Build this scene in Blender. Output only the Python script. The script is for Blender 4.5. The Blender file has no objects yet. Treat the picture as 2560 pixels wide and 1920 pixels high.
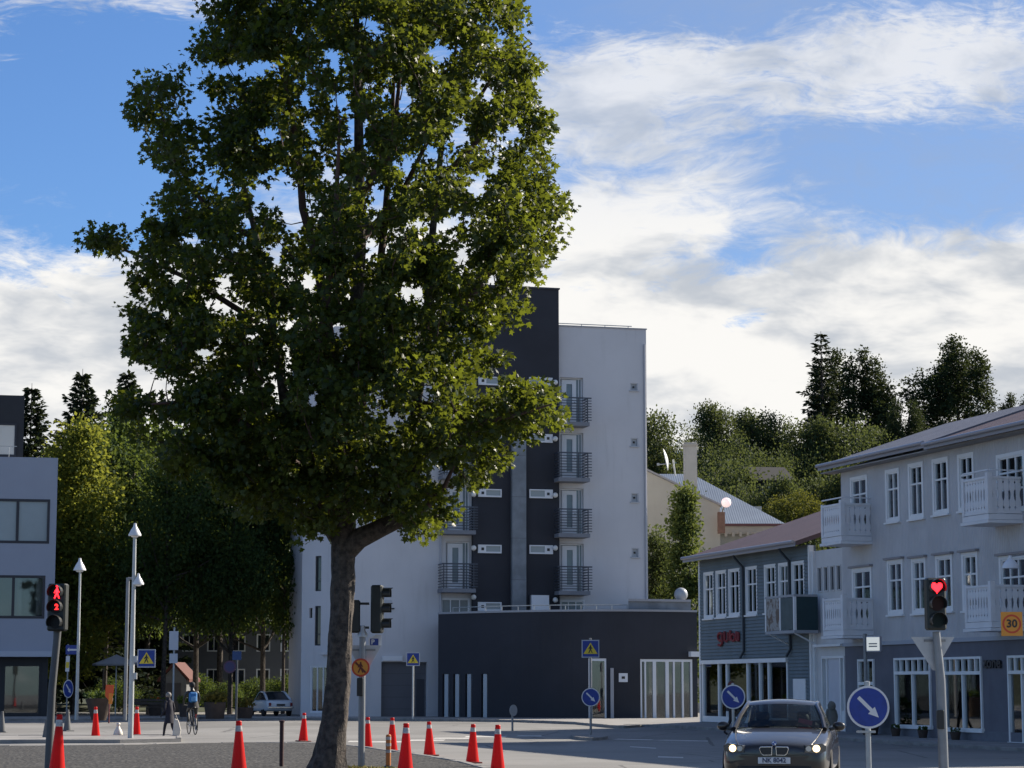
import bpy, bmesh, math, random
import numpy as np
from mathutils import Vector, Matrix
random.seed(7); RNG = np.random.default_rng(7)
R = math.radians
scene = bpy.context.scene
col = scene.collection

# ------------------------------------------------------------------ camera
IW, IH, FPX, HOR, CAMZ = 2560.0, 1920.0, 5694.0, 1720.0, 1.65
TH = math.atan((HOR - IH / 2) / FPX)
cd = bpy.data.cameras.new('camera'); cam = bpy.data.objects.new('camera', cd); col.objects.link(cam)
cd.sensor_fit = 'HORIZONTAL'; cd.sensor_width = 36.0; cd.lens = FPX / IW * 36.0
cd.clip_start = 0.1; cd.clip_end = 5000
cam.location = (0, 0, CAMZ); cam.rotation_euler = (math.pi / 2 + TH, 0, 0)
scene.camera = cam

# ------------------------------------------------------------------ light
SUN_AZ, SUN_EL = 33.0, 31.0          # azimuth counted from +X towards +Y
sd = bpy.data.lights.new('sun', 'SUN'); sun = bpy.data.objects.new('sun', sd); col.objects.link(sun)
sd.energy = 5.0; sd.angle = R(0.53); sd.color = (1.0, 0.90, 0.76)
sv = Vector((math.cos(R(SUN_EL)) * math.cos(R(SUN_AZ)), math.cos(R(SUN_EL)) * math.sin(R(SUN_AZ)), math.sin(R(SUN_EL))))
sun.rotation_euler = sv.to_track_quat('Z', 'Y').to_euler()
sun.location = (60, 40, 60)

vs = scene.view_settings
vs.view_transform = 'Standard'; vs.look = 'None'; vs.exposure = 0.9; vs.gamma = 1.0
vs.use_curve_mapping = False
scene.cycles.use_denoising = True
scene.cycles.max_bounces = 6; scene.cycles.transparent_max_bounces = 12
scene.cycles.sample_clamp_indirect = 6.0

# ------------------------------------------------------------------ node helpers
class NT:
    """tiny helper that builds node maths"""
    def __init__(s, tree): s.t = tree; s.n = tree.nodes; s.l = tree.links
    def node(s, typ, **kw):
        n = s.n.new(typ)
        for k, v in kw.items(): setattr(n, k, v)
        return n
    def put(s, sock, v):
        if hasattr(v, 'is_linked') or isinstance(v, bpy.types.NodeSocket): s.l.new(v, sock)
        else: sock.default_value = v
    def m(s, op, a, b=0.0, c=0.0, clamp=False):
        n = s.node('ShaderNodeMath', operation=op, use_clamp=clamp)
        s.put(n.inputs[0], a); s.put(n.inputs[1], b)
        if op in ('MULTIPLY_ADD', 'SMOOTH_MIN', 'SMOOTH_MAX', 'COMPARE'): s.put(n.inputs[2], c)
        return n.outputs[0]
    def step(s, v, a, b, lo=0.0, hi=1.0):
        n = s.node('ShaderNodeMapRange', interpolation_type='SMOOTHSTEP')
        s.put(n.inputs[0], v); s.put(n.inputs[1], a); s.put(n.inputs[2], b); s.put(n.inputs[3], lo); s.put(n.inputs[4], hi)
        return n.outputs[0]
    def xyz(s, x, y, z=0.0):
        n = s.node('ShaderNodeCombineXYZ'); s.put(n.inputs[0], x); s.put(n.inputs[1], y); s.put(n.inputs[2], z); return n.outputs[0]
    def noise(s, vec, scale, detail=4.0, rough=0.55, dist=0.0):
        n = s.node('ShaderNodeTexNoise'); s.put(n.inputs['Vector'], vec); n.inputs['Scale'].default_value = scale
        n.inputs['Detail'].default_value = detail; n.inputs['Roughness'].default_value = rough; n.inputs['Distortion'].default_value = dist
        return n.outputs['Fac']
    def mix(s, f, a, b, blend='MIX'):
        n = s.node('ShaderNodeMix', data_type='RGBA', blend_type=blend)
        s.put(n.inputs[0], f); s.put(n.inputs[6], a); s.put(n.inputs[7], b); return n.outputs[2]

# ------------------------------------------------------------------ sky (world)
w = bpy.data.worlds.new('World'); scene.world = w; w.use_nodes = True
T = NT(w.node_tree); T.n.clear()
sky = T.node('ShaderNodeTexSky', sky_type='NISHITA')
sky.sun_disc = False; sky.sun_elevation = R(SUN_EL); sky.sun_rotation = R(90 - SUN_AZ)
sky.altitude = 0; sky.air_density = 1.0; sky.dust_density = 0.25; sky.ozone_density = 3.0
tc = T.node('ShaderNodeTexCoord'); sp = T.node('ShaderNodeSeparateXYZ'); T.l.new(tc.outputs['Generated'], sp.inputs[0])
DX, DY, DZ = sp.outputs
az = T.m('MULTIPLY', T.m('ARCTAN2', DX, DY), 57.2958)
el = T.m('MULTIPLY', T.m('ARCSINE', DZ), 57.2958)
# broken cloud field over the whole sky: long in azimuth, thin in elevation
wob = T.m('SUBTRACT', T.noise(T.xyz(T.m('MULTIPLY', az, 0.10), T.m('MULTIPLY', el, 0.22)), 1.0, 3.0), 0.5)
azw = T.m('MULTIPLY_ADD', wob, 5.0, az); elw = T.m('MULTIPLY_ADD', wob, 2.6, el)
nb = T.noise(T.xyz(T.m('MULTIPLY', azw, 0.13), T.m('MULTIPLY', elw, 0.42), 3.1), 1.0, 9.0, 0.66)
nf = T.noise(T.xyz(T.m('MULTIPLY', azw, 0.8), T.m('MULTIPLY', elw, 1.7), 7.7), 1.0, 8.0, 0.66, 0.5)
rip = T.noise(T.xyz(T.m('MULTIPLY', az, 1.1), T.m('MULTIPLY', elw, 4.6), 1.7), 1.0, 5.0, 0.6, 1.2)
def bank(a0, e0, ra, re, tilt=0.0):
    """an elongated bank of cloud in the sky"""
    da = T.m('SUBTRACT', az, a0); de = T.m('SUBTRACT', T.m('MULTIPLY_ADD', da, -tilt, elw), e0)
    q = T.m('ADD', T.m('POWER', T.m('DIVIDE', da, ra), 2.0), T.m('POWER', T.m('DIVIDE', de, re), 2.0))
    return T.m('EXPONENT', T.m('MULTIPLY', q, -1.0))
CLOUDS = [  # az, el, r_az, r_el, tilt, weight
    (-11.0, 6.6, 7.0, 4.0, 0.0, 0.95), (-13.5, 15.6, 1.6, 0.8, 0.0, 0.34), (-9.2, 16.9, 2.3, 0.75, -0.1, 0.36),
    (-9.4, 13.0, 1.3, 0.3, 0.0, 0.12), (3.2, 12.0, 4.2, 2.0, -0.24, 0.50), (4.5, 15.1, 5.5, 1.0, -0.02, 0.52), (11.0, 15.6, 5.5, 1.25, 0.10, 0.46),
    (11.5, 8.2, 7.0, 2.7, 0.06, 0.85), (3.0, 7.6, 5.0, 2.0, 0.0, 0.6), (-3.0, 8.0, 4.0, 4.5, 0.0, 0.30),
    (9.0, 4.6, 9.0, 1.6, 0.0, 0.42), (5.5, 13.2, 4.0, 1.0, -0.2, 0.16), (30.0, 9.0, 9.0, 4.0, 0.0, 0.45), (-34.0, 9.0, 11.0, 4.5, 0.0, 0.45)]
dens = T.m('MULTIPLY_ADD', nb, 1.35, -0.62)
dens = T.m('MULTIPLY_ADD', T.m('SUBTRACT', nf, 0.5), 0.95, dens)
for a0, e0, ra, re, tl, wt in CLOUDS: dens = T.m('MULTIPLY_ADD', bank(a0, e0, ra, re, tl), wt, dens)
dens = T.m('MULTIPLY_ADD', bank(5.6, 10.7, 1.8, 0.6, 0.1), -0.45, dens)
dens = T.m('MULTIPLY_ADD', bank(6.0, 9.0, 1.3, 0.8, 0.3), -0.50, dens)
dens = T.m('MULTIPLY_ADD', bank(4.0, 5.7, 3.2, 0.6, 0.02), -0.5, dens)
dens = T.m('MULTIPLY_ADD', bank(9.5, 5.8, 1.6, 0.5, 0.02), -0.4, dens)
dens = T.m('MULTIPLY_ADD', bank(10.5, 12.7, 5.5, 1.0, 0.0), -0.50, dens)
dens = T.m('MULTIPLY_ADD', bank(-10.5, 14.0, 4.2, 2.5, 0.0), -0.60, dens)
dens = T.m('MULTIPLY_ADD', bank(6.5, 17.6, 8.0, 1.0, 0.0), -0.55, dens)
dens = T.m('MULTIPLY_ADD', T.m('MULTIPLY', T.m('SUBTRACT', rip, 0.5), T.step(el, 12.0, 15.0)), 0.85, dens)
low = T.step(el, 12.5, 8.5)                     # heaped cloud low down, thin streaks higher up
cov = T.step(dens, T.m('MULTIPLY', low, 0.06), T.m('MULTIPLY_ADD', low, -0.34, 0.64))
thin = T.m('MULTIPLY', T.step(az, -4.0, 6.0), T.step(el, 7.0, 12.0))       # thin veil high on one side

cov = T.m('MULTIPLY', cov, T.step(el, 10.0, 15.0, 1.0, 0.74))
shade = T.noise(T.xyz(T.m('MULTIPLY', azw, 0.26), T.m('MULTIPLY', T.m('ADD', elw, 0.5), 0.62), 11.3), 1.0, 5.0, 0.55)
ccol = T.mix(T.step(shade, 0.30, 0.56), (0.56, 0.60, 0.66, 1), (1.0, 0.985, 0.955, 1))
blue = T.mix(1.0, sky.outputs[0], (0.415, 0.55, 0.745, 1), 'MULTIPLY')
SKY_STR = 0.10
cb = T.node('ShaderNodeVectorMath', operation='SCALE'); T.l.new(ccol, cb.inputs[0]); cb.inputs['Scale'].default_value = 0.52 / SKY_STR
veil = T.mix(T.m('MULTIPLY', thin, T.m('MULTIPLY_ADD', nf, 0.5, 0.25)), blue, tuple(x / SKY_STR for x in (0.185, 0.23, 0.315)) + (1,))     # thin high veil
final = T.mix(cov, veil, cb.outputs[0])
bg = T.node('ShaderNodeBackground'); T.l.new(final, bg.inputs[0]); bg.inputs[1].default_value = SKY_STR
wo = T.node('ShaderNodeOutputWorld'); T.l.new(bg.outputs[0], wo.inputs[0])

# ------------------------------------------------------------------ pixels to places
FW = Vector((0, math.cos(TH), math.sin(TH))); RT = Vector((1, 0, 0)); UP = Vector((0, -math.sin(TH), math.cos(TH)))
def ray(px, py): return FW * FPX + RT * (px - IW / 2) + UP * (IH / 2 - py)
def at(px, py, Y):
    d = ray(px, py); t = Y / d.y
    return Vector((d.x * t, Y, CAMZ + d.z * t))
def sst(a, b, x):
    t = min(1, max(0, (x - a) / (b - a))); return t * t * (3 - 2 * t)
def gz(x, y):
    """height of the ground: the street climbs a little away from the crossing"""
    return 0.13 * sst(62, 104, y) + 0.17 * sst(2.5, 8, x) * sst(66, 90, y) * (1 - sst(93, 110, y))
def G(px, py, lift=0.0):
    """point of the ground seen at a pixel"""
    z = lift
    for _ in range(25):
        d = ray(px, py); t = (z - CAMZ) / d.z
        p = Vector((d.x * t, d.y * t, z)); z = gz(p.x, p.y) + lift
    return Vector((p.x, p.y, z))
def proj(p):
    q = p - Vector((0, 0, CAMZ)); zc = q.dot(FW)
    return (IW / 2 + FPX * q.dot(RT) / zc, IH / 2 - FPX * q.dot(UP) / zc)

# ------------------------------------------------------------------ objects
def link(o): col.objects.link(o); return o
def thing(name, label, cat, loc=(0, 0, 0), rz=0.0, group=None, kind=None):
    o = link(bpy.data.objects.new(name, None)); o.location = loc; o.rotation_euler = (0, 0, rz); o.empty_display_size = 0.3
    return tag(o, label, cat, group, kind)
def tag(o, label=None, cat=None, group=None, kind=None):
    if label: o['label'] = label
    if cat: o['category'] = cat
    if group: o['group'] = group
    if kind: o['kind'] = kind
    return o
def struct(o): o['kind'] = 'structure'; return o
def mobj(name, mesh, parent=None, mat=None, loc=None):
    o = link(bpy.data.objects.new(name, mesh))
    if mat is not None and not mesh.materials: mesh.materials.append(mat)
    if parent is not None: o.parent = parent
    if loc is not None: o.location = loc
    return o
def copy_tree(o, parent=None):
    c = o.copy(); link(c); c.parent = parent
    for ch in o.children: copy_tree(ch, c)
    return c

class MB:
    """collects boxes, tubes, prisms ... into one mesh"""
    def __init__(s): s.v = []; s.f = []
    def add(s, vs, fs):
        b = len(s.v); s.v += [tuple(p) for p in vs]; s.f += [tuple(i + b for i in f) for f in fs]; return s
    def box(s, x0, x1, y0, y1, z0, z1):
        if x0 > x1: x0, x1 = x1, x0
        if y0 > y1: y0, y1 = y1, y0
        if z0 > z1: z0, z1 = z1, z0
        return s.add([(x0, y0, z0), (x1, y0, z0), (x1, y1, z0), (x0, y1, z0), (x0, y0, z1), (x1, y0, z1), (x1, y1, z1), (x0, y1, z1)],
                     [(0, 3, 2, 1), (4, 5, 6, 7), (0, 1, 5, 4), (1, 2, 6, 5), (2, 3, 7, 6), (3, 0, 4, 7)])
    def tube(s, pts, rad, n=8, cap=True):
        pts = [Vector(p) for p in pts]
        if not hasattr(rad, '__len__'): rad = [rad] * len(pts)
        rings = []; ref = None
        for i, p in enumerate(pts):
            a = pts[max(0, i - 1)]; b = pts[min(len(pts) - 1, i + 1)]; t = (b - a).normalized()
            if ref is None: ref = Vector((1, 0, 0)) if abs(t.x) < 0.9 else Vector((0, 1, 0))
            u = (ref - t * ref.dot(t)).normalized(); ref = u; v = t.cross(u)
            rings.append([p + (u * math.cos(2 * math.pi * k / n) + v * math.sin(2 * math.pi * k / n)) * rad[i] for k in range(n)])
        vs = [q for r_ in rings for q in r_]; fs = []
        for i in range(len(pts) - 1):
            for k in range(n):
                fs.append((i * n + k, i * n + (k + 1) % n, (i + 1) * n + (k + 1) % n, (i + 1) * n + k))
        if cap: fs += [tuple(range(n - 1, -1, -1)), tuple((len(pts) - 1) * n + k for k in range(n))]
        return s.add(vs, fs)
    def lathe(s, prof, n=16, c=(0, 0, 0)):
        vs = []; fs = []; m = len(prof)
        for k in range(n):
            a = 2 * math.pi * k / n
            for r_, z in prof: vs.append((c[0] + r_ * math.cos(a), c[1] + r_ * math.sin(a), c[2] + z))
        for k in range(n):
            for i in range(m - 1):
                fs.append((k * m + i, ((k + 1) % n) * m + i, ((k + 1) % n) * m + i + 1, k * m + i + 1))
        fs.append(tuple(k * m for k in range(n - 1, -1, -1))); fs.append(tuple(k * m + m - 1 for k in range(n)))
        return s.add(vs, fs)
    def prism(s, poly, y0, y1, M=None):
        """polygon given in (x, z), extruded along y"""
        n = len(poly); vs = [Vector((x, y0, z)) for x, z in poly] + [Vector((x, y1, z)) for x, z in poly]
        if M is not None: vs = [M @ v for v in vs]
        fs = [tuple(range(n)), tuple(range(2 * n - 1, n - 1, -1))] + [(i, i + n, (i + 1) % n + n, (i + 1) % n) for i in range(n)]
        return s.add(vs, fs)
    def plate(s, poly, z0, z1):
        """polygon in (x, y), extruded along z"""
        n = len(poly); vs = [(x, y, z0) for x, y in poly] + [(x, y, z1) for x, y in poly]
        fs = [tuple(range(n - 1, -1, -1)), tuple(range(n, 2 * n))] + [(i, (i + 1) % n, (i + 1) % n + n, i + n) for i in range(n)]
        return s.add(vs, fs)
    def ball(s, c, r_, n=12, m=8, sq=(1, 1, 1)):
        vs = []; fs = []
        for i in range(m + 1):
            t = math.pi * i / m
            for k in range(n):
                a = 2 * math.pi * k / n
                vs.append((c[0] + r_ * sq[0] * math.sin(t) * math.cos(a), c[1] + r_ * sq[1] * math.sin(t) * math.sin(a), c[2] + r_ * sq[2] * math.cos(t)))
        for i in range(m):
            for k in range(n):
                fs.append((i * n + k, (i + 1) * n + k, (i + 1) * n + (k + 1) % n, i * n + (k + 1) % n))
        return s.add(vs, fs)
    def mesh(s, name, smooth=False, bevel=0.0):
        me = bpy.data.meshes.new(name); me.from_pydata(s.v, [], s.f); me.validate()
        bm = bmesh.new(); bm.from_mesh(me)
        bmesh.ops.remove_doubles(bm, verts=bm.verts, dist=1e-5) if smooth else None
        if bevel > 0: bmesh.ops.bevel(bm, geom=list(bm.edges), offset=bevel, segments=1, affect='EDGES', clamp_overlap=True)
        bmesh.ops.recalc_face_normals(bm, faces=bm.faces); bm.to_mesh(me); bm.free()
        if smooth:
            for p in me.polygons: p.use_smooth = True
            try: me.set_sharp_from_angle(angle=R(40))
            except Exception: pass
        return me
    def build(s, name, mat, parent=None, smooth=False, bevel=0.0, loc=None, label=None):
        o = mobj(name, s.mesh(name, smooth, bevel), parent, mat, loc)
        if label: o['label'] = label
        return o

def circle(r_, n=24, cx=0.0, cz=0.0): return [(cx + r_ * math.cos(2 * math.pi * k / n), cz + r_ * math.sin(2 * math.pi * k / n)) for k in range(n)]

def text_mesh(txt, size, depth, bold=0.0):
    cu = bpy.data.curves.new('t', 'FONT'); cu.body = txt; cu.size = size; cu.extrude = depth; cu.offset = bold
    cu.align_x = 'CENTER'; cu.align_y = 'CENTER'; cu.resolution_u = 3
    o = bpy.data.objects.new('t', cu); col.objects.link(o)
    dg = bpy.context.evaluated_depsgraph_get(); me = bpy.data.meshes.new_from_object(o.evaluated_get(dg))
    bpy.data.objects.remove(o); me.transform(Matrix.Rotation(math.pi / 2, 4, 'X'))   # stands up, reads from -y
    return me

# ------------------------------------------------------------------ materials
MATS = {}
def mat(name, c, rough=0.7, var=0.0, scale=3.0, metal=0.0, bump=0.0, bscale=40.0, spec=0.5, emit=None, estr=0.0, coat=0.0, c2=None, stain=0.0):
    if name in MATS: return MATS[name]
    m = bpy.data.materials.new(name); m.use_nodes = True; t = NT(m.node_tree); b = t.n['Principled BSDF']
    b.inputs['Roughness'].default_value = rough; b.inputs['Metallic'].default_value = metal
    b.inputs['Specular IOR Level'].default_value = spec; b.inputs['Coat Weight'].default_value = coat
    tc = t.node('ShaderNodeTexCoord'); V = tc.outputs['Object']
    c4 = (*c, 1.0)
    if var > 0 or c2 is not None or stain > 0:
        f = t.step(t.noise(V, scale, 5.0, 0.6), 0.3, 0.7)
        k = c2 if c2 is not None else tuple(x * (1 - var) for x in c)
        o = t.mix(f, c4, (*k, 1.0))
        if stain > 0:      # run-down streaks and grime with a shape of their own
            mp = t.node('ShaderNodeMapping'); mp.inputs['Scale'].default_value = (1.6, 1.6, 0.18); t.l.new(V, mp.inputs[0])
            g = t.step(t.noise(mp.outputs[0], 1.4, 6.0, 0.65), 0.52, 0.78)
            o = t.mix(t.m('MULTIPLY', g, stain), o, (c[0] * 0.45, c[1] * 0.43, c[2] * 0.40, 1))
        t.l.new(o, b.inputs['Base Color'])
    else: b.inputs['Base Color'].default_value = c4
    if bump > 0:
        bn = t.node('ShaderNodeBump'); bn.inputs['Strength'].default_value = bump; bn.inputs['Distance'].default_value = 0.02
        t.l.new(t.noise(V, bscale, 4.0, 0.6), bn.inputs['Height']); t.l.new(bn.outputs[0], b.inputs['Normal'])
    if emit is not None:
        b.inputs['Emission Color'].default_value = (*emit, 1.0); b.inputs['Emission Strength'].default_value = estr
    MATS[name] = m; return m

def glass_mat(name, tint=(0.75, 0.8, 0.82), trans=0.75, refl=1.6):
    """thin window glass: see-through face-on, a mirror at a glancing angle"""
    if name in MATS: return MATS[name]
    m = bpy.data.materials.new(name); m.use_nodes = True; t = NT(m.node_tree); t.n.clear()
    tr = t.node('ShaderNodeBsdfTransparent'); tr.inputs[0].default_value = (*[x * trans for x in tint], 1)
    gl = t.node('ShaderNodeBsdfGlossy'); gl.inputs['Roughness'].default_value = 0.02; gl.inputs[0].default_value = (0.92, 0.95, 0.97, 1)
    fr = t.node('ShaderNodeFresnel'); fr.inputs[0].default_value = 1.52
    f = t.m('MULTIPLY_ADD', fr.outputs[0], refl, 0.02, clamp=True)
    mx = t.node('ShaderNodeMixShader'); t.l.new(f, mx.inputs[0]); t.l.new(tr.outputs[0], mx.inputs[1]); t.l.new(gl.outputs[0], mx.inputs[2])
    o = t.node('ShaderNodeOutputMaterial'); t.l.new(mx.outputs[0], o.inputs[0]); MATS[name] = m; return m

def leaf_mat(name, c_dark, c_light, trans, tf=0.45, rough=0.7, spec=0.14):
    if name in MATS: return MATS[name]
    m = bpy.data.materials.new(name); m.use_nodes = True; t = NT(m.node_tree); t.n.clear()
    ge = t.node('ShaderNodeNewGeometry'); rn = ge.outputs['Random Per Island']
    c = t.mix(rn, (*c_dark, 1), (*c_light, 1))
    b = t.node('ShaderNodeBsdfPrincipled'); t.l.new(c, b.inputs['Base Color']); b.inputs['Roughness'].default_value = rough
    b.inputs['Specular IOR Level'].default_value = spec
    tl = t.node('ShaderNodeBsdfTranslucent')
    c2 = t.mix(rn, (*[x * 0.7 for x in trans], 1), (*trans, 1)); t.l.new(c2, tl.inputs[0])
    mx = t.node('ShaderNodeMixShader'); mx.inputs[0].default_value = tf
    t.l.new(b.outputs[0], mx.inputs[1]); t.l.new(tl.outputs[0], mx.inputs[2])
    o = t.node('ShaderNodeOutputMaterial'); t.l.new(mx.outputs[0], o.inputs[0]); MATS[name] = m; return m

WHITE = mat('white_paint', (0.80, 0.795, 0.78), 0.5, 0.06, 2.0, stain=0.12)
DARKGLASS = mat('dark_pane', (0.018, 0.022, 0.028), 0.06, spec=0.6)
GALV = mat('galvanised_steel', (0.38, 0.40, 0.41), 0.45, 0.2, 6.0, metal=0.6)
BLACKP = mat('black_plastic', (0.015, 0.017, 0.018), 0.45, 0.2, 5.0)
# ================================================================== the ground
def asphalt():
    m = bpy.data.materials.new('asphalt'); m.use_nodes = True; t = NT(m.node_tree); b = t.n['Principled BSDF']
    V = t.node('ShaderNodeTexCoord').outputs['Object']
    big = t.step(t.noise(V, 0.12, 4.0, 0.6), 0.35, 0.65); fine = t.noise(V, 30.0, 3.0, 0.7)
    c = t.mix(big, (0.20, 0.196, 0.185, 1), (0.30, 0.294, 0.280, 1))
    c = t.mix(t.step(fine, 0.3, 0.75), c, (0.17, 0.167, 0.16, 1))
    mp = t.node('ShaderNodeMapping'); mp.inputs['Scale'].default_value = (0.5, 0.05, 1); mp.inputs['Rotation'].default_value = (0, 0, R(-16)); t.l.new(V, mp.inputs[0])
    tr = t.step(t.noise(mp.outputs[0], 1.0, 3.0, 0.5), 0.55, 0.70)          # wheel tracks polished by traffic
    c = t.mix(t.m('MULTIPLY', tr, 0.5), c, (0.165, 0.162, 0.154, 1))
    vo = t.node('ShaderNodeTexVoronoi', feature='DISTANCE_TO_EDGE'); vo.inputs['Scale'].default_value = 0.16; t.l.new(V, vo.inputs['Vector'])
    crack = t.m('LESS_THAN', t.m('ADD', vo.outputs['Distance'], t.m('MULTIPLY', t.noise(V, 1.5, 4.0), 0.02)), 0.016)
    c = t.mix(t.m('MULTIPLY', crack, 0.6), c, (0.06, 0.06, 0.06, 1))
    pv = t.node('ShaderNodeTexVoronoi'); pv.inputs['Scale'].default_value = 0.09; mp2 = t.node('ShaderNodeMapping'); mp2.inputs['Rotation'].default_value = (0, 0, R(12)); mp2.inputs['Scale'].default_value = (1.6, .7, 1); t.l.new(V, mp2.inputs[0]); t.l.new(mp2.outputs[0], pv.inputs['Vector']); pv.distance = 'CHEBYCHEV'
    ps = t.node('ShaderNodeSeparateColor'); t.l.new(pv.outputs['Color'], ps.inputs[0])
    c = t.mix(t.m('MULTIPLY', t.m('GREATER_THAN', ps.outputs[0], 0.80), 0.45), c, (0.13, 0.128, 0.122, 1))      # repair patches
    t.l.new(c, b.inputs['Base Color']); b.inputs['Roughness'].default_value = 0.85; b.inputs['Specular IOR Level'].default_value = 0.3
    bn = t.node('ShaderNodeBump'); bn.inputs['Strength'].default_value = 0.35; bn.inputs['Distance'].default_value = 0.01
    t.l.new(fine, bn.inputs['Height']); t.l.new(bn.outputs[0], b.inputs['Normal']); return m
ASPHALT = asphalt()
def gravel():
    m = bpy.data.materials.new('gravel'); m.use_nodes = True; t = NT(m.node_tree); b = t.n['Principled BSDF']
    V = t.node('ShaderNodeTexCoord').outputs['Object']
    vo = t.node('ShaderNodeTexVoronoi'); vo.inputs['Scale'].default_value = 11.0; vo.inputs['Randomness'].default_value = 1.0; t.l.new(V, vo.inputs['Vector'])
    sp_ = t.node('ShaderNodeSeparateColor'); t.l.new(vo.outputs['Color'], sp_.inputs[0])
    c = t.mix(sp_.outputs[0], (0.018, 0.018, 0.018, 1), (0.085, 0.083, 0.079, 1))
    c = t.mix(t.step(t.noise(V, 1.6, 7.0, 0.75), 0.38, 0.66), c, (0.030, 0.029, 0.028, 1))
    t.l.new(c, b.inputs['Base Color']); b.inputs['Roughness'].default_value = 0.95
    bn = t.node('ShaderNodeBump'); bn.inputs['Strength'].default_value = 1.0; bn.inputs['Distance'].default_value = 0.05
    t.l.new(vo.outputs['Distance'], bn.inputs['Height']); t.l.new(bn.outputs[0], b.inputs['Normal']); return m
GRAVEL = gravel()
CONC = mat('pavement_concrete', (0.30, 0.29, 0.275), 0.85, 0.3, 0.8, bump=0.3, bscale=25, stain=0.3)
KERB = mat('kerb_stone', (0.27, 0.26, 0.245), 0.85, 0.35, 2.0, bump=0.3)
ROADPAINT = mat('road_paint', (0.62, 0.61, 0.57), 0.7, c2=(0.36, 0.35, 0.33), scale=2.5)

xs = sorted(set([-2500, -1200, -500, -250, -120] + list(range(-60, 61, 4)) + [120, 250, 500, 1200, 2500]))
ys = sorted(set([-300, -100, -40] + list(range(0, 132, 4)) + [150, 200, 300, 500, 900, 1600, 3200]))
mb = MB(); mb.v = [(x, y, gz(x, y)) for y in ys for x in xs]; nx = len(xs)
mb.f = [(j * nx + i, j * nx + i + 1, (j + 1) * nx + i + 1, (j + 1) * nx + i) for j in range(len(ys) - 1) for i in range(nx - 1)]
ROAD = struct(mb.build('road', ASPHALT))

def strip_on_ground(poly, name, mt, lift, parent=None):
    """flat sheet just above the road"""
    mb = MB(); n = len(poly); mb.add([(p.x, p.y, gz(p.x, p.y) + lift) for p in poly], [tuple(range(n))])
    return mb.build(name, mt, parent)

def pxquad(a, b, c, d, lift=0.004): return [G(*q) for q in (a, b, c, d)]
# zebra stripes of the crossing, broken white lines
for (x0, x1, y, h_) in [(868, 900, 1854, 3.2), (922, 1006, 1855, 3.2), (1022, 1108, 1851, 3.2), (1082, 1172, 1846, 3.0), (1160, 1262, 1842, 2.8), (1290, 1380, 1840, 2.4)]:
    strip_on_ground(pxquad((x0 + 6, y - h_ / 2), (x1 + 6, y - h_ / 2), (x1, y + h_ / 2), (x0, y + h_ / 2)), 'crosswalk_stripe', ROADPAINT, 0.005, ROAD)
for q in [((1530, 1847), (1770, 1852), (1770, 1854), (1530, 1848.6)), ((1645, 1891), (1708, 1893), (1708, 1896), (1645, 1894)), ((1575, 1866), (1640, 1870), (1640, 1872), (1575, 1868))]:
    strip_on_ground(pxquad(*q), 'lane_line', ROADPAINT, 0.005, ROAD)

def kerbed(name, edge, surf, lift=0.12, kw=0.16, closed=False, stone=1.0):
    """raised ground with a row of kerb stones along the given edge (list of xy, outline of the whole area)"""
    poly = edge; mb = MB(); n = len(poly)
    vs = [(p[0], p[1], gz(p[0], p[1]) + lift) for p in poly]; vb = [(p[0], p[1], gz(p[0], p[1]) - 0.05) for p in poly]
    mb.add(vs + vb, [tuple(range(n))] + [(i, i + n, (i + 1) % n + n, (i + 1) % n) for i in range(n)])
    o = struct(mb.build(name, surf)); return o
def kerb_stones(parent, pts, lift, wd=0.15, stone=1.0, side=1):
    """each stone its own piece, set along a polyline"""
    P = [Vector((p[0], p[1])) for p in pts]; k = 0
    for a, b in zip(P[:-1], P[1:]):
        L = (b - a).length; n = max(1, round(L / stone)); d = (b - a) / L; nr = Vector((-d.y, d.x)) * side
        for i in range(n):
            if k >= 290: return
            s0 = a + d * (L * i / n + 0.008); s1 = a + d * (L * (i + 1) / n - 0.008); k += 1
            q = [s0 - nr * 0.012, s1 - nr * 0.012, s1 + nr * wd, s0 + nr * wd]; zz = [gz(p.x, p.y) for p in q]; j = random.uniform(-0.006, 0.010)
            mb = MB(); mb.add([(p.x, p.y, z - 0.05) for p, z in zip(q, zz)] + [(p.x, p.y, z + lift + 0.014 + j) for p, z in zip(q, zz)],
                              [(0, 3, 2, 1), (4, 5, 6, 7), (0, 1, 5, 4), (1, 2, 6, 5), (2, 3, 7, 6), (3, 0, 4, 7)])
            mb.build('kerb_stone', KERB, parent, bevel=0.012)

# gravel island under the tree
back = [(-260, 1866), (120, 1864), (300, 1862), (460, 1858), (640, 1856), (800, 1857), (880, 1863), (940, 1871), (1000, 1879), (1080, 1890), (1160, 1904), (1225, 1921), (1262, 1950), (1250, 2010)]
bp = [G(x, y, 0.12) for x, y in back]; bp = [(p.x, p.y) for p in bp]
outline = bp + [(-1.5, 24), (-8, 21), (-26, 21), (-26, 55)]
ISLAND = kerbed('gravel_island', outline, GRAVEL)
kerb_stones(ISLAND, bp, 0.12, 0.15, 1.0, -1)
# low platform of kerb where the lamp post stands
kp = [G(x, y) for x, y in [(-150, 1848), (430, 1846), (452, 1849), (452, 1855), (300, 1858), (-150, 1859)]]
mbx = [(p.x, p.y) for p in kp]; KP = kerbed('traffic_island', mbx, CONC, 0.11); kerb_stones(KP, mbx[:4][::-1], 0.11, 0.14, 1.2, 1)

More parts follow.
